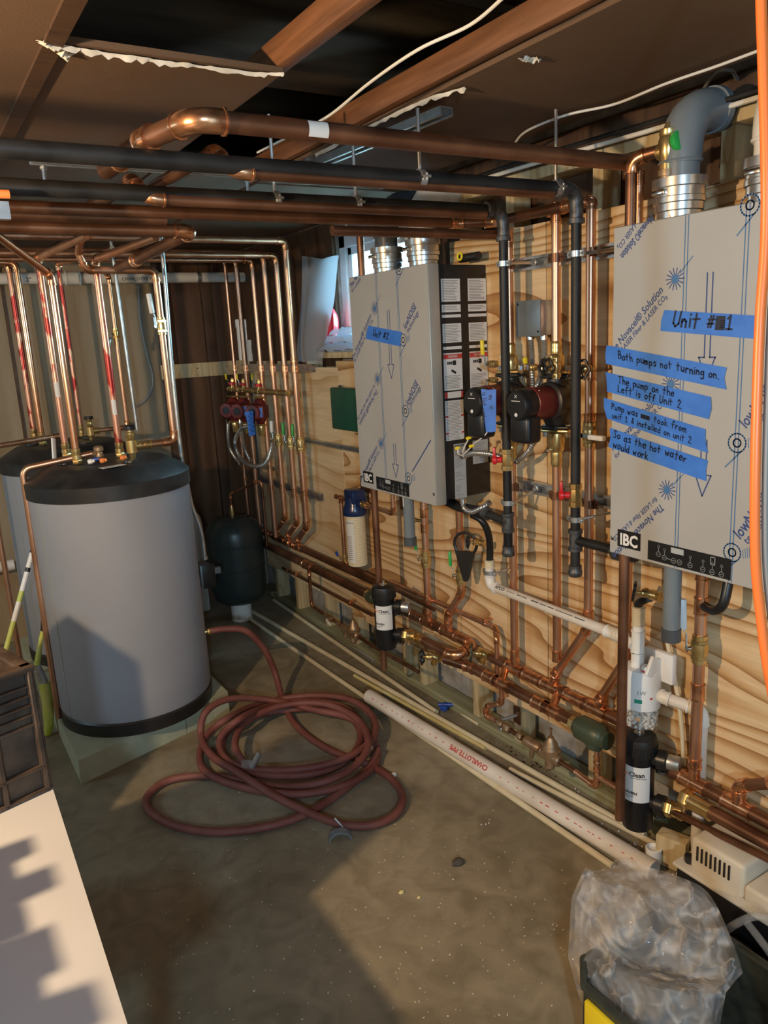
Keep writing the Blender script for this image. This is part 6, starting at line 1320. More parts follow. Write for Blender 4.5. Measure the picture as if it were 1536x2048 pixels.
# pumps of the far group
def small_pump(c, out, label, tapeq=False):
    t = T('zone_pump', label, 'pump'); c = V(c); out = V(out).normalized(); s_ = UZ.cross(out).normalized()
    q = MB(); q.lathe([(.020, -.07), (.032, -.05), (.042, -.02), (.042, .02), (.032, .05), (.020, .07)], c, UZ, 18); t.p('volute', q, M['darkred'])
    q = MB(); q.lathe([(.042, .02), (.046, .03), (.046, .09), (.040, .098), (.001, .099)], c, out, 24); t.p('motor', q, M['darkred'])
    q = MB(); q.box(c+out*.05+s_*.035, (.075, .055, .07), Matrix((out, s_, UZ)).transposed(), bev=.004); k = t.p('terminal_box', q, M['darkred'])
    q = MB(); q.lathe([(.022, .0995), (.021, .101)], c, out, 18); t.p('nameplate', q, M['black']); q = MB(); q.box(c+out*.088+s_*.037, (.002, .04, .05), Matrix((out, s_, UZ)).transposed()); t.p('blue_plate', q, M['tape'], sub=k)
    for z0 in (-.075, .075):
        q = MB(); q.box(c+UZ*z0, (.034, .085, .009), Matrix.Rotation(.2, 3, 'Z'), bev=.003); t.p('flange', q, M['brass'])
    q = MB(); q.lathe([(.022, -.08), (.024, -.085), (.020, -.11), (.015, -.14)], c, UZ, 14); t.p('isolation_valve', q, M['brass']); t.done()
zp = W(540, 828, .12).z
for i, (yy, nm) in enumerate(((FY[0], 'dark red zone pump furthest into the far corner'), (FY[1], 'dark red zone pump second from the far corner'), (FY[2], 'dark red zone pump with a hanging blue note'))):
    small_pump((XP-dF-.03, yy, zp+.004*i), (-.75, -.66, 0), nm)
c = V((XP-dF-.03, FY[2], zp))+V((-.75, -.66, 0))*.105; s_ = UZ.cross(V((-.75, -.66, 0))).normalized()
tape('tape_note', 'blue tape note hanging down over the far zone pump', [c+s_*-.035+UZ*.015, c+s_*.012+UZ*.02, c+s_*.016-UZ*.11, c+s_*-.028-UZ*.12], [], .016, 9, off=.003, nrm=(-.75, -.66, 0), scrawl=True)
# levers above the pumps and the brass link
zm = W(540, 783, dF+.03).z
t = T('brass_manifold', 'row of brass link pieces joining the far risers above the zone pumps', 'manifold')
for i in range(5): q = MB(); a, b = V((XP-dF-.045, FY[i], zm)), V((XP-dF-.045, FY[i+1], zm)); sleeve(q, a, a.lerp(b, .92), .013); t.p('link', q, M['brass'])
t.done()
for i, (col, nm) in enumerate((('yellow', 'thin yellow-handled stop above the corner zone pump'), ('yellow', 'yellow-handled stop above the second zone pump'), ('yellow', 'leaning yellow-handled stop above the noted zone pump'))):
    valve(V((XP-dF-.02, FY[i], zm+.035)), UZ, .010, nm, (-.1, .3*(i-1), 1), col, .05, up=(-.9, .4, 0))
for i, nm in ((0, 'red knob above the corner zone pump'), (1, 'red knob above the second zone pump'), (2, 'red knob above the noted zone pump')):
    q = MB(); p = V((XP-dF-.05, FY[i]-.06, zm+.012)); q.lathe([(.012, -.022), (.012, 0), (.006, .002), (.006, .012)], p, UZ, 12); t = T('stop_valve', nm.replace('red knob', 'small stop valve with red knob'), 'valve'); t.p('body', q, M['brass']); q = MB(); q.lathe([(.016, .012), (.018, .014), (.018, .028), (.001, .03)], p, UZ, 14); t.p('knob', q, M['red']); t.done()
flex('silver flexible conduit hanging straight below the corner pump', [W(456, 842, .16), W(456, 870, .16), W(459, 895, .16), W(470, 915, .15), W(482, 930, .14)], .011)
flex('silver flexible conduit making a full loop under the zone pumps', [W(503, 852, .18), W(482, 858, .18), W(470, 885, .18), W(480, 915, .18), W(505, 932, .18), W(530, 928, .17), W(540, 905, .16), W(545, 880, .15)], .012)
flex('silver flexible conduit with short run inside the big loop', [W(480, 842, .17), W(484, 870, .17), W(490, 900, .17), W(502, 924, .16)], .010)
# thin feed to the pressure tank
t = T('copper_feed', 'thin copper pipe bending over and down into the slate green pressure tank', 'pipe')
zt_ = .69; add_run(t, [V((ec[0], ec[1], zt_-.005)), V((ec[0], ec[1], W(448, 980, .26).z)), V((XP-dF-.05, FY[2]+.02, W(535, 965, .1).z+.02)), V((XP-dF-.05, FY[2]+.02, .45))], .0075, 'copper_dark', bend=.025, cps=[(0, .15, .02)]); t.done()
# grey pipe elbow behind the pressure tank
t = run('drain_pipe', 'pale drain elbow behind the slate green pressure tank', [(1.18, 4.5, .60), (1.40, 4.5, .605), (1.40, 4.5, .0)], .030, 'pvc', 'pvc', bend=.045, fit='elbow'); t.done()
# ---------------- window corner: plastic sheet, red dish, wrapped parcels ---------------------------
ps = [[onX(604, 512, 1.84), onX(640, 518, 1.83), onX(682, 510, 1.82)], [onX(598, 600, 1.82), onX(632, 610, 1.80), onX(668, 590, 1.79)], [onX(596, 680, 1.80), onX(622, 690, 1.775), onX(652, 660, 1.77)], [onX(600, 722, 1.785), onX(622, 728, 1.77), onX(646, 728, 1.765)]]
q = MB(); nu, nv = 10, 14; vs = []; rn = random.Random(11)
def lerp3(r_, f_): return r_[0].lerp(r_[1], f_*2) if f_ < .5 else r_[1].lerp(r_[2], f_*2-1)
for j in range(nv+1):
    g = j/nv*3; k_ = min(2, int(g)); 
    for i in range(nu+1):
        f_ = i/nu; p = lerp3(ps[k_], f_).lerp(lerp3(ps[k_+1], f_), g-k_); vs.append(p+V((.012*math.sin(5*f_+g*1.7), 0, rn.uniform(-.002, .002))))
q.add(vs, [(j*(nu+1)+i, j*(nu+1)+i+1, (j+1)*(nu+1)+i+1, (j+1)*(nu+1)+i) for j in range(nv) for i in range(nu)])
single('plastic_sheet', 'bluish translucent plastic sheet hanging beside the window', 'plastic sheet', q, M['sheet'])
c = W(652, 655, .0); q = MB(); c = V((1.86, c.y, c.z)); q.lathe([(.001, 0), (.06, .004), (.085, .02), (.09, .035)], c, (-1, .3, .1), 28, caps=False); single('red_dish', 'red plastic dish standing on edge behind the plastic sheet', 'dish', q, M['plastic_red'])
for k_, (zo, sx, nm) in enumerate(((0, 1.0, 'lowest silvery wrapped parcel on the window ledge'), (.035, .9, 'middle silvery wrapped parcel on the window ledge'), (.068, .8, 'top silvery wrapped parcel on the window ledge'))):
    bm = bmesh.new(); bmesh.ops.create_grid(bm, x_segments=10, y_segments=14, size=.5); rn = random.Random(20+k_); q = MB(); vs = []; bm.verts.index_update()
    for v in bm.verts: e = 1-max(abs(v.co.x), abs(v.co.y))*2; vs.append(V((1.80+v.co.x*.14*sx, 3.22+v.co.y*.34*sx-.03*k_, 1.552+zo+.030*min(1, e*4)+rn.uniform(-.006, .008))))
    q.add(vs, [tuple(v.index for v in f.verts) for f in bm.faces]); n_ = len(q.v)
    q.add([V((v.x, v.y, 1.548+zo)) for v in vs], [tuple(v.index for v in f.verts)[::-1] for f in bm.faces]); bm.free()
    single('wrapped_parcel', nm, 'parcel', q, M['sheet'], 'wrapped parcels on the window ledge')
# ---------------- loose pipes on the floor ----------------------------------------------------------
def floor_pipe(a, b, r, m, label, cat='pipe', hollow=True, group=None, z=0.0):
    A, B = onZ(*a, r+z), onZ(*b, r+z); d = (B-A).normalized(); q = MB(); L = (B-A).length
    q.lathe([(r*.8, .012), (r*.8, 0), (r, 0), (r, L), (r*.8, L), (r*.8, L-.012)], A, d, 16, caps=True); single('loose_pipe', label, cat, q, M[m], group); return A, B
A, B = onZ(738, 1392, .050), onZ(1308, 1742, .030); d = (B-A).normalized(); L = (B-A).length; R = .030
t = T('loose_pipe', 'fat dusty white pipe with red print lying on the floor', 'pipe'); q = MB(); q.lathe([(R*.86, .03), (R*.86, 0), (R, 0), (R, L), (R*.86, L), (R*.86, L-.03)], A, d, 28); t.p('pipe', q, M['pvc_dusty'])
q = MB(); upv = V((-.75, -.25, .6))
hC, hE = (onZ(963, 1546, .055)-A).dot(d), (onZ(890, 1500, .055)-A).dot(d); wC = max(v[0] for v in text2d('CHARLOTTE PIPE', .02)[0])
text_along(q, 'CHARLOTTE PIPE', A, d, upv, R*1.01, (hC-hE)/wC, hC, .02, rev=True)
upn = (upv-d*upv.dot(d)).normalized(); h_ = .06; rq = random.Random(6)
while h_ < L-.05:                                           # worn dotted print
    w_ = rq.uniform(.004, .012)
    if not hE-.03 < h_ < hC+.03: q.ribbon([A+d*h_+upn*R*1.012, A+d*(h_+w_)+upn*R*1.012], rq.uniform(.002, .004), upn)
    h_ += w_+rq.uniform(.008, .04)
t.p('red_print', q, M['print_r'], smooth=0, kind='stuff'); t.done()
floor_pipe((497, 1236), (1226, 1732), .0105, 'cpvc', 'cream pipe lying against the room side of the fat white pipe')
floor_pipe((503, 1222), (1290, 1672), .0115, 'cpvc', 'longest cream pipe running from the pressure tank past the near canister')
floor_pipe((709, 1351), (971, 1497), .0085, 'cpvc_y', 'yellowish pipe lying tight beside the longest cream pipe')
floor_pipe((548, 1200), (873, 1424), .0105, 'cpvc', 'cream pipe lying along the bottom plate of the wall')
floor_pipe((876, 1394), (958, 1449), .0085, 'cpvc', 'short cream pipe beside the blue plastic piece')
floor_pipe((1020, 1538), (1338, 1702), .0095, 'cpvc', 'cream pipe lying near the condensate pump with scattered pellets around')
floor_pipe((897, 1472), (936, 1510), .0085, 'cpvc', 'cream offcut poking out behind the fat white pipe')
floor_pipe((692, 1283), (750, 1322), .0075, 'cableg', 'short grey tube lying below the far reducing valve')
p = onZ(890, 1413, .015); t = T('blue_fitting', 'blue plastic piece lying on the floor by the short cream pipe', 'fitting'); q = MB(); q.box(p, (.05, .03, .024), Matrix.Rotation(.6, 3, 'Z'), bev=.006); t.p('body', q, M['blue']); q = MB(); q.cyl(p+V((-.02, .02, .006)), p+V((.03, -.03, .012)), .009, 10); t.p('spigot', q, M['blue']); t.done()
# timber scraps by the pressure tank
q = MB(); a, b = onZ(552, 1190, .03), onZ(590, 1172, .03); q.bar(a, b, .08, .03, UZ, .003); single('wood_offcut', 'greenish wood offcut on the floor in the far corner', 'wood', q, M['green_lumber'])
# ---------------- red hose -------------------------------------------------------------------------
hp = [(422, 1262, .385), (450, 1258, .385), (492, 1262, .36), (528, 1298, .25), (550, 1345, .12), (563, 1392, .04), (585, 1442, .015), (625, 1480, .015), (672, 1506, .015), (705, 1512, .016),
      (722, 1480, .02), (706, 1440, .03), (650, 1418, .035), (570, 1420, .035), (500, 1436, .03), (452, 1468, .03), (448, 1512, .03), (500, 1545, .03), (590, 1552, .03), (668, 1536, .03), (712, 1500, .03),
      (722, 1455, .045), (690, 1416, .05), (620, 1402, .05), (540, 1412, .05), (476, 1440, .045), (440, 1480, .045), (456, 1522, .045), (520, 1540, .045), (620, 1536, .05), (700, 1512, .055),
      (748, 1472, .06), (742, 1428, .065), (690, 1396, .06), (610, 1392, .055), (520, 1408, .05), (450, 1440, .04), (408, 1480, .035), (402, 1530, .03), (440, 1560, .03), (520, 1582, .035), (610, 1588, .035), (690, 1570, .03), (742, 1540, .02), (756, 1508, .016),
      (740, 1470, .05), (700, 1436, .06), (630, 1420, .065), (540, 1400, .07), (460, 1398, .06), (412, 1424, .05), (402, 1470, .055), (424, 1512, .06), (480, 1548, .06), (545, 1590, .05), (610, 1622, .03), (680, 1648, .018), (745, 1650, .016), (792, 1628, .016), (805, 1592, .016), (780, 1556, .016), (745, 1534, .017), (712, 1520, .05)]
def overpad(u, v, z): return .118+(z*.3) if (u < 480 and v < 1468 and z < .2) else z
P = [onZ(u, v, overpad(u, v, z)+.002) for u, v, z in hp]
t = T('air_hose', 'dusty red rubber hose lying in a loose coil on the floor', 'hose'); q = MB(); q.tube(spline(P, 8), .0142, 12); t.p('hose', q, M['hose'])
q = MB(); d = (P[0]-P[1]).normalized(); hexa(q, P[0], d, .014, .016); q.lathe([(.010, .016), (.010, .05)], P[0], d, 12); t.p('brass_end', q, M['brass']); t.done()
hp2 = [(756, 1500, .035), (730, 1545, .02), (660, 1600, .016), (600, 1634, .016), (520, 1656, .016), (430, 1664, .016), (345, 1650, .016), (296, 1618, .016), (298, 1588, .016), (340, 1560, .016), (410, 1552, .016), (480, 1560, .016), (560, 1574, .02), (640, 1566, .05), (705, 1536, .06), (736, 1490, .075), (716, 1440, .08), (650, 1408, .08), (560, 1412, .08), (490, 1446, .075), (470, 1490, .075), (490, 1528, .07)]
P2 = [onZ(u, v, overpad(u, v, z)+.002) for u, v, z in hp2]
t = T('air_hose', 'second length of dusty red hose making the wide loop toward the table', 'hose'); q = MB(); q.tube(spline(P2, 8), .0142, 12); t.p('hose', q, M['hose'])
q = MB(); c = P2[-1]; q.lathe([(.014, -.01), (.017, 0), (.017, .03), (.012, .032)], c, (.6, -.5, -.05), 14); t.p('clear_fitting', q, M['clearcup']); q = MB(); q.tube([c+V((.02, -.02, -.01)), c+V((.05, -.03, .045))], .011, 12); t.p('coupler', q, M['galv']); t.done()
# grey saddle clip
c = onZ(680, 1672, .0); t = T('pipe_saddle', 'grey curved pipe saddle lying in front of the hose', 'clip'); q = MB(); n_ = 14; pr = [(.038*math.cos(math.pi*i/n_), .03*math.sin(math.pi*i/n_)) for i in range(n_+1)]; pr += [(.033*math.cos(math.pi*i/n_), .025*math.sin(math.pi*i/n_)) for i in range(n_, -1, -1)]
q.prism(pr, c+V((0, 0, .001)), V((.9, -.4, 0)), UZ, .028); t.p('saddle', q, M['grey_pvc']); q = MB(); q.cyl(c+V((.03, 0, .0)), c+V((.0, .03, .05)), .003, 6); t.p('screw', q, M['galv']); t.done()
# ---------------- grit, chips and stones -----------------------------------------------------------
rn = random.Random(42)
def chips(n, area, s0, s1, m, label, name='grit'):
    q = MB()
    for _ in range(n):
        u, v = area(); p = onZ(u, v, 0); s_ = rn.uniform(s0, s1); a_ = rn.uniform(0, 3.1); l_ = s_*rn.uniform(1, 2.6)
        q.box(p+V((0, 0, s_*.3)), (l_, s_, s_*.6), Matrix.Rotation(a_, 3, 'Z'))
    single(name, label, 'debris', q, M[m], kind='stuff', smooth=0)
chips(260, lambda: (rn.uniform(280, 1130), 1560+rn.random()**.8*480), .0010, .0026, 'paper', 'tiny pale paint chips scattered over the concrete floor', 'paint_chips')
chips(320, lambda: (lambda f_: (600+f_*700+rn.uniform(-40, 60), 1250+f_*430+rn.uniform(-25, 35)))(rn.random()), .0015, .004, 'block', 'grey grit and sawdust along the foot of the plywood wall', 'grit')
chips(60, lambda: (lambda f_: (1000+f_*140+rn.uniform(-30, 30), 1470+f_*80+rn.uniform(-14, 14)))(rn.random()), .003, .007, 'darkwood', 'brown wood crumbs below the front copper main', 'wood_crumbs')
q = MB()
for _ in range(46):
    k_ = rn.choice(((1150, 1590), (1200, 1625), (1220, 1660), (1245, 1690), (1262, 1700), (1300, 1690), (1350, 1740), (960, 1640))); p = onZ(k_[0]+rn.uniform(-18, 18), k_[1]+rn.uniform(-12, 12), 0); q.ball(p+V((0, 0, .003)), .003, 8)
single('spilled_pellets', 'small white pellets spilled on the floor below the near canister', 'debris', q, M['pellet'], kind='stuff')
for (u, v, s_, m_, nm) in ((916, 1728, .016, 'stone', 'dark wedge-shaped stone lying alone on the floor'), (787, 1552, .011, 'pellet', 'pale pebble lying just right of the hose coil'), (803, 1786, .007, 'cpvc_y', 'yellow drip of hardened foam on the bare floor'), (838, 1796, .005, 'cpvc_y', 'smaller yellow drip on the bare floor')):
    bm = bmesh.new(); bmesh.ops.create_icosphere(bm, subdivisions=2, radius=s_); p = onZ(u, v, 0); bm.verts.index_update(); q = MB(); q.add([p+V((w.co.x*rn.uniform(.85, 1.15)*1.3, w.co.y*rn.uniform(.8, 1.1), max(0, w.co.z*.8+s_*.45))) for w in bm.verts], [tuple(w.index for w in f.verts) for f in bm.faces]); bm.free(); single('stone' if m_ != 'cpvc_y' else 'foam_drip', nm, 'debris', q, M[m_], smooth=0)
# ---------------- work table, crate and what leans behind ------------------------------------------
TZ = .75
t = T('work_table', 'white-topped work table at the edge of the room with bright melamine top', 'table')
q = MB(); q.prism([(-1.25, .62), (.112, .62), (.142, 2.02), (-1.25, 2.02)], (0, 0, TZ-.022), (1, 0, 0), (0, 1, 0), .022); t.p('table_top', q, M['board'])
for x, y in ((-1.15, .72), (.03, .72), (-1.15, 1.92), (.05, 1.92)): q = MB(); q.box((x, y, (TZ-.022)/2), (.04, .04, TZ-.022), bev=.003); t.p('leg', q, M['galv'])
t.done()
# crate: ribbed walls, rim, floor
CB = V((.129, 1.553, TZ)); ch = .262; cl_ = .29; cw_ = .46; rot = math.atan2(1.553-1.50, .129-.03)*.55
ux_ = V((math.cos(rot), math.sin(rot), 0)); uy_ = V((-math.sin(rot), math.cos(rot), 0)); CO = CB-ux_*cw_
MC = Matrix((ux_, uy_, UZ)).transposed()
def cp(a, b, c): return CO+ux_*a+uy_*b+UZ*c
t = T('plastic_crate', 'dirty dark brown ribbed plastic crate standing on the white table', 'crate')
q = MB(); q.box(cp(cw_/2, cl_/2, .006), (cw_-.02, cl_-.02, .012), MC); t.p('floor', q, M['crate'])
for nm, c_, s_ in (('front_wall', cp(cw_/2, .012, ch/2), (cw_-.02, .008, ch)), ('back_wall', cp(cw_/2, cl_-.012, ch/2), (cw_-.02, .008, ch)), ('side_wall', cp(cw_-.012, cl_/2, ch/2), (.008, cl_-.02, ch)), ('side_wall', cp(.012, cl_/2, ch/2), (.008, cl_-.02, ch))):
    q = MB(); q.box(c_, s_, MC); t.p(nm, q, M['crate'])
for k_ in range(5):
    for nm, c_, s_ in (('rib', cp(cw_/2, .006, ch-.035-.020*k_), (cw_, .014, .006)), ('rib', cp(cw_-.006, cl_/2, ch-.035-.020*k_), (.014, cl_, .006))): q = MB(); q.box(c_, s_, MC, bev=.0015, seg=1); t.p(nm, q, M['crate'])
for z_ in (.005, .055):
    for c_, s_ in ((cp(cw_/2, .004, z_), (cw_, .018, .008)), (cp(cw_-.004, cl_/2, z_), (.018, cl_, .008))): q = MB(); q.box(c_, s_, MC, bev=.002, seg=1); t.p('rib', q, M['crate'])
for a_ in (.012, cw_*.35, cw_-.085, cw_-.006): q = MB(); q.box(cp(a_, .004, ch/2), (.010, .018, ch), MC, bev=.002, seg=1); t.p('upright', q, M['crate'])
for b_ in (.006, cl_*.35, cl_*.7, cl_-.006): q = MB(); q.box(cp(cw_-.004, b_, ch/2), (.018, .010, ch), MC, bev=.002, seg=1); t.p('upright', q, M['crate'])
for c_, s_ in ((cp(cw_/2, .008, ch), (cw_+.012, .026, .014)), (cp(cw_/2, cl_-.008, ch), (cw_+.012, .026, .014)), (cp(cw_-.008, cl_/2, ch), (.026, cl_, .014)), (cp(.008, cl_/2, ch), (.026, cl_, .014))): q = MB(); q.box(c_, s_, MC, bev=.004); t.p('rim', q, M['crate'])
t.done()
t = T('carton', 'small white carton with red and blue print standing in the crate', 'box'); q = MB(); q.box(cp(cw_-.165, cl_*.62, .16), (.07, .05, .30), MC, bev=.002); t.p('box', q, M['label']); q = MB(); q.box(cp(cw_-.165, cl_*.62-.026, .20), (.07, .002, .04), MC); t.p('red_band', q, M['print_r']); q = MB(); q.box(cp(cw_-.129, cl_*.62, .24), (.002, .05, .10), MC); t.p('blue_band', q, M['blue']); t.done()
# made-up items outside the frame, added to throw the stepped table and tank shadows
t = T('added_organiser', 'added organiser, unseen on the white table, stepped to shape the table shadow', 'organiser')
for j, (y0, y1, h_) in enumerate(((1.33, 1.36, .245), (1.29, 1.33, .33), (1.255, 1.29, .30), (1.21, 1.255, .345), (1.155, 1.21, .30), (1.08, 1.155, .325), (1.055, 1.08, .30), (1.00, 1.055, .35), (.965, 1.0, .335), (.80, .965, .325), (.66, .80, .34))):
    q = MB(); q.box((-.30, (y0+y1)/2, TZ+h_/2+.001), (.20, y1-y0-.001, h_), bev=.002); k_ = t.p('shadow_step', q, M['switchgrey']); q = MB(); q.cyl((-.198, (y0+y1)/2, TZ+h_*.6), (-.190, (y0+y1)/2, TZ+h_*.6), .006, 10); t.p('knob', q, M['black'], sub=k_)
t.done()
t = T('added_carton', 'added brown carton, unseen past the end of the white table, shading the front tank', 'box'); q = MB(); q.box((-.24, 2.26, .515), (.46, .26, 1.03), bev=.004); t.p('carton', q, M['fibre']); q = MB(); q.box((-.24, 2.26, 1.0305), (.46, .05, .001)); t.p('packing_tape', q, M['cpvc']); t.done()  # added out of view to cast the shadow on the front tank
# painted stick and lime tool between table and tanks
def stick(P, r, bands, name, label, cat):
    t = T(name, label, cat)
    for f0, f1, m_ in bands: q = MB(); q.tube([P[0].lerp(P[1], f0), P[0].lerp(P[1], f1)], r, 14); t.p('shaft_band' if m_ != 'blacksat' else 'grip_band', q, M[m_])
    t.done()
s0, s1 = onY(70, 1085, 3.50), onY(22, 1265, 3.42); dv = (s1-s0); s1 = s0+dv*(s0.z/(s0.z-s1.z)); s1.z = .01
stick([s1, s0], .0105, [(0, .40, 'white'), (.40, .63, 'hivis'), (.63, .72, 'white'), (.72, .77, 'hivis'), (.77, .86, 'white'), (.86, .88, 'blacksat'), (.88, .95, 'white'), (.95, .97, 'blacksat'), (.97, 1, 'white')], 'painted_stick', 'white stick with lime and black bands leaning behind the crate', 'stick')
t = T('garden_tool', 'lime and black tool handle standing between the tanks and the crate', 'tool')
q = MB(); q.tube([onY(88, 1215, 3.40), onY(86, 1262, 3.40)], .010, 12); t.p('black_grip', q, M['blacksat']); q = MB(); q.tube([onY(86, 1260, 3.40), onY(80, 1290, 3.39), onY(74, 1330, 3.38)], .010, 12, rads=[.009, .010, .013]); t.p('lime_neck', q, M['hivis']); q = MB(); q.tube([onY(74, 1330, 3.38), onY(88, 1365, 3.38)], .016, 12, rads=[.014, .018]); t.p('grey_collar', q, M['galv']); q = MB(); q.tube([onY(88, 1365, 3.38), onY(96, 1410, 3.38), onY(98, 1450, 3.38), V((onY(98, 1490, 3.38).x, 3.38, .006))], .02, 12, rads=[.022, .024, .020, .016]); t.p('lime_foot', q, M['hivis']); t.done()
# ---------------- condensate pump ------------------------------------------------------------------
t = T('condensate_pump', 'beige condensate pump with vent slots on a black reservoir', 'pump'); px0, px1, py0, py1 = 1.615, 1.755, .80, 1.195
q = MB(); q.box(((px0+px1)/2, (py0+py1)/2, .065), (px1-px0, py1-py0, .128), bev=.012, seg=3); t.p('reservoir', q, M['black'])
q = MB(); q.box(((px0+px1)/2, (py0+py1)/2, .132), (px1-px0+.012, py1-py0+.012, .012), bev=.004); t.p('rim', q, M['offwhite'])
q = MB(); q.box(((px0+px1)/2+.003, 1.08, .185), (px1-px0-.02, .16, .10), bev=.012, seg=3); k_ = t.p('motor_cover', q, M['offwhite'])
for j in range(8): q = MB(); q.box((px0+.012, 1.135-.0135*j, .195), (.006, .0045, .042)); t.p('vent_slot', q, M['black'], sub=k_)
q = MB(); q.box(((px0+px1)/2+.003, .905, .160), (px1-px0-.02, .19, .05), bev=.010, seg=3); t.p('float_cover', q, M['offwhite'])
q = MB(); q.lathe([(.012, 0), (.014, .004), (.014, .02), (.011, .022)], (px0+.03, 1.172, .138), UZ, 16); t.p('inlet_port', q, M['blacksat'])
q = MB(); q.cyl((px0-.004, .825, .150), (px0+.03, .825, .150), .011, 12); t.p('outlet', q, M['blacksat']); t.done()
q = MB(); o_ = V((px0-.03, .96, .05)); q.tube(spline([V((px0-.01, .90, .16)), V((px0-.05, .93, .17)), V((px0-.075, .98, .11)), V((px0-.07, 1.0, .045)), V((px0-.04, .95, .02)), V((px0-.06, .86, .02)), V((px0-.09, .80, .05)), V((px0-.09, .84, .12)), V((px0-.06, .94, .15))], 8), .0095, 12); single('vinyl_tube', 'clear vinyl tube curling beside the condensate pump', 'tube', q, M['clearcup'])
q = MB(); q.tube(spline([V((px0-.02, .92, .01)), V((px0-.03, .85, .09)), V((px0-.05, .78, .12)), V((px0-.02, .70, .05))], 8), .007, 10); single('power_cord', 'black power cord lying beside the condensate pump', 'cord', q, M['black'])
q = MB(); q.box((1.745, 1.30, .055), (.05, .09, .10), Matrix.Rotation(.3, 3, 'Z'), bev=.004); single('lumber_block', 'pale lumber block standing beside the near canister foot', 'block', q, M['stud'])
q = MB(); c = onZ(1322, 1668, .0); q.lathe([(.022, 0), (.024, .01), (.024, .05), (.020, .052), (.020, .042)], V((1.70, 1.335, .012)), UZ, 18); single('white_cup', 'small white pipe cap behind the foot of the near canister', 'cap', q, M['pvc'])
# ---------------- tote, bag, jar, orange case ------------------------------------------------------
t = T('tool_tote', 'black open tool tote with a yellow corner under the plastic bag', 'tote'); tx0, tx1, ty0, ty1, th = 1.055, 1.42, .62, 1.05, .20
out = [(tx0+.05, ty0), (tx1-.05, ty0), (tx1, ty0+.05), (tx1, ty1-.05), (tx1-.05, ty1), (tx0+.05, ty1), (tx0, ty1-.05), (tx0, ty0+.05)]
inn = [(tx0+.06, ty0+.012), (tx1-.06, ty0+.012), (tx1-.012, ty0+.06), (tx1-.012, ty1-.06), (tx1-.06, ty1-.012), (tx0+.06, ty1-.012), (tx0+.012, ty1-.06), (tx0+.012, ty0+.06)]
q = MB(); n_ = 8; q.add([V((x, y, 0)) for x, y in out]+[V((x, y, th)) for x, y in out]+[V((x, y, th)) for x, y in inn]+[V((x, y, .012)) for x, y in inn], [(i, (i+1) % 8, 8+(i+1) % 8, 8+i) for i in range(8)]+[(8+i, 8+(i+1) % 8, 16+(i+1) % 8, 16+i) for i in range(8)]+[(16+i, 16+(i+1) % 8, 24+(i+1) % 8, 24+i) for i in range(8)]+[tuple(range(8))[::-1], tuple(range(24, 32))]); t.p('body', q, M['tote'])
q = MB(); q.tube([V((x, y, th)) for x, y in out], .010, 8, closed=True); t.p('rim', q, M['tote'])
q = MB(); q.box((tx0-.004, ty1-.105, .09), (.012, .09, .17), bev=.003); t.p('yellow_panel', q, M['toteyellow']); q = MB(); q.box((tx0-.004, .78, .09), (.012, .25, .08), bev=.003); t.p('yellow_panel', q, M['toteyellow']); t.done()
from mathutils import noise as mn
rows = [[(1200, 1745, 1.30), (1245, 1714, 1.36), (1300, 1735, 1.38), (1355, 1752, 1.39), (1420, 1790, 1.40), (1474, 1905, 1.37)],
        [(1170, 1735, 1.17), (1215, 1790, 1.19), (1270, 1820, 1.22), (1330, 1880, 1.25), (1410, 1922, 1.28), (1486, 1946, 1.31)],
        [(1143, 1795, 1.13), (1185, 1845, 1.165), (1228, 1895, 1.175), (1290, 1935, 1.20), (1380, 1955, 1.25), (1472, 1960, 1.30)],
        [(1136, 1915, 1.09), (1165, 1930, 1.10), (1230, 1950, 1.10), (1310, 1975, 1.12), (1390, 1990, 1.17), (1452, 1985, 1.26)],
        [(1160, 2000, 1.075), (1200, 2050, 1.08), (1270, 2085, 1.09), (1330, 2095, 1.12), (1400, 2085, 1.16), (1440, 2050, 1.22)]]
def loft(rows, ku, kv, seed, amp, push=0.0):
    o = V((seed*1.7, seed*3.1, seed*.7)); Rw = [spline([onX(*p) for p in r_], ku) for r_ in rows]; n = len(Rw[0]); G = []
    for i in range(len(Rw)-1):
        for j in range(kv): G.append([a_.lerp(b_, j/kv) for a_, b_ in zip(Rw[i], Rw[i+1])])
    G.append(Rw[-1]); q = MB(); vs = []
    for i, r_ in enumerate(G):
        for j, p in enumerate(r_):
            w = p*9; n1 = 1-min(1, abs(mn.noise(V((w.x*1.2, w.y*1.2, w.z*.7))+o))*3); n2 = 1-min(1, abs(mn.noise(p*26+o))*3); n3 = mn.noise(p*60+o)
            vs.append(p+(CAM-p).normalized()*(amp*(n1*n1*.042+n2*n2*.014+n3*.0012)-push))
    q.add(vs, [(i*n+j, i*n+j+1, (i+1)*n+j+1, (i+1)*n+j) for i in range(len(G)-1) for j in range(n-1)]); return q
t = T('plastic_bag', 'crumpled clear polythene bag heaped on the tool tote', 'bag')
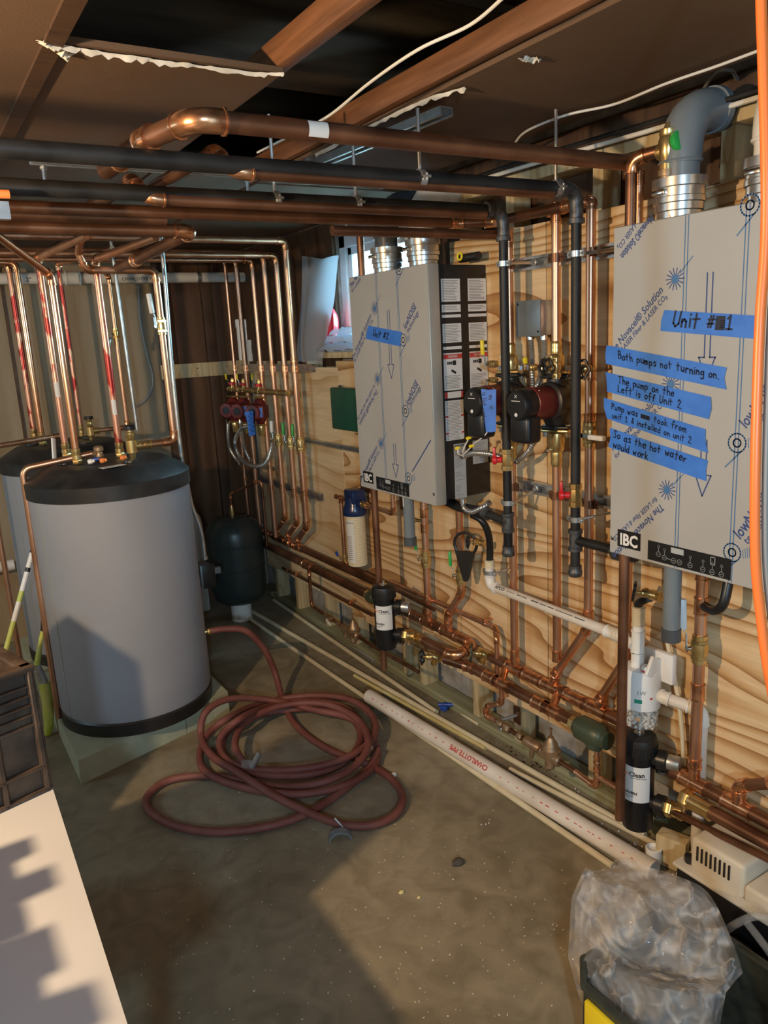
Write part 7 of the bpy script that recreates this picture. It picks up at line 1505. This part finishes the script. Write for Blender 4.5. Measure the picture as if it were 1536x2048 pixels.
t.p('outer_film', loft(rows, 18, 20, 2, 1.0), M['bag'], smooth=70)
t.p('inner_fold', loft([[(u+(1310-u)*.12, v+(1890-v)*.12, x+.035) for u, v, x in r_] for r_ in rows], 14, 16, 5, 1.3), M['bag'], smooth=70)
t.p('back_film', loft([[(u+(1310-u)*.05, v+(1890-v)*.05, x+.11) for u, v, x in r_] for r_ in rows], 10, 12, 7, 1.2), M['bag'], smooth=70); t.done()
t = T('coiled_tube', 'clear and grey tubing coiled between the bag and the condensate pump', 'tube')
for j in range(3): q = MB(); q.torus((1.512+.004*j, .985, .015+.024*j), (.25, .15, 1), .075-.004*j, .011, 30, 10); t.p('turn', q, M['clearcup'] if j == 1 else M['black'])
t.done()
jc = V((1.475, .835, 0)); t = T('glass_jar', 'brown jar with a paper label standing beside the plastic bag', 'jar'); q = MB(); q.lathe([(.040, .0), (.044, .004), (.044, .075), (.034, .088), (.032, .10)], jc, UZ, 24); t.p('jar', q, M['bronze']); q = MB(); q.lathe([(.036, .098), (.036, .115), (.001, .117)], jc, UZ, 24); t.p('lid', q, M['iron_fit']); x0 = V((-jc.x, -jc.y, 0)).normalized(); q = MB(); q.lathe([(.0445, .015), (.0445, .068)], jc, UZ, 16, arc=(-1.1, 1.1), x0=x0); k_ = t.p('label', q, M['paper']); q = MB(); q.lathe([(.0448, .048), (.0448, .064)], jc, UZ, 8, arc=(-.2, .7), x0=x0); t.p('red_mark', q, M['print_r'], sub=k_); t.done()
t = T('tool_case', 'orange-red plastic tool case beside the bag at the bottom corner', 'case'); q = MB(); q.box((1.545, .655, .075), (.17, .24, .15), Matrix.Rotation(.25, 3, 'Z'), bev=.015, seg=3); t.p('case', q, M['toolorange']); q = MB()
for j in range(3): q.torus((1.44, .72-.035*j, .10), (-1, .2, 0), .013, .004, 16, 6)
t.p('ring_ribs', q, M['toolorange'], kind='stuff'); q = MB(); q.bar((1.42, .60, .155), (1.60, .74, .155), .022, .016, UZ, .004); t.p('handle', q, M['tote']); t.done()
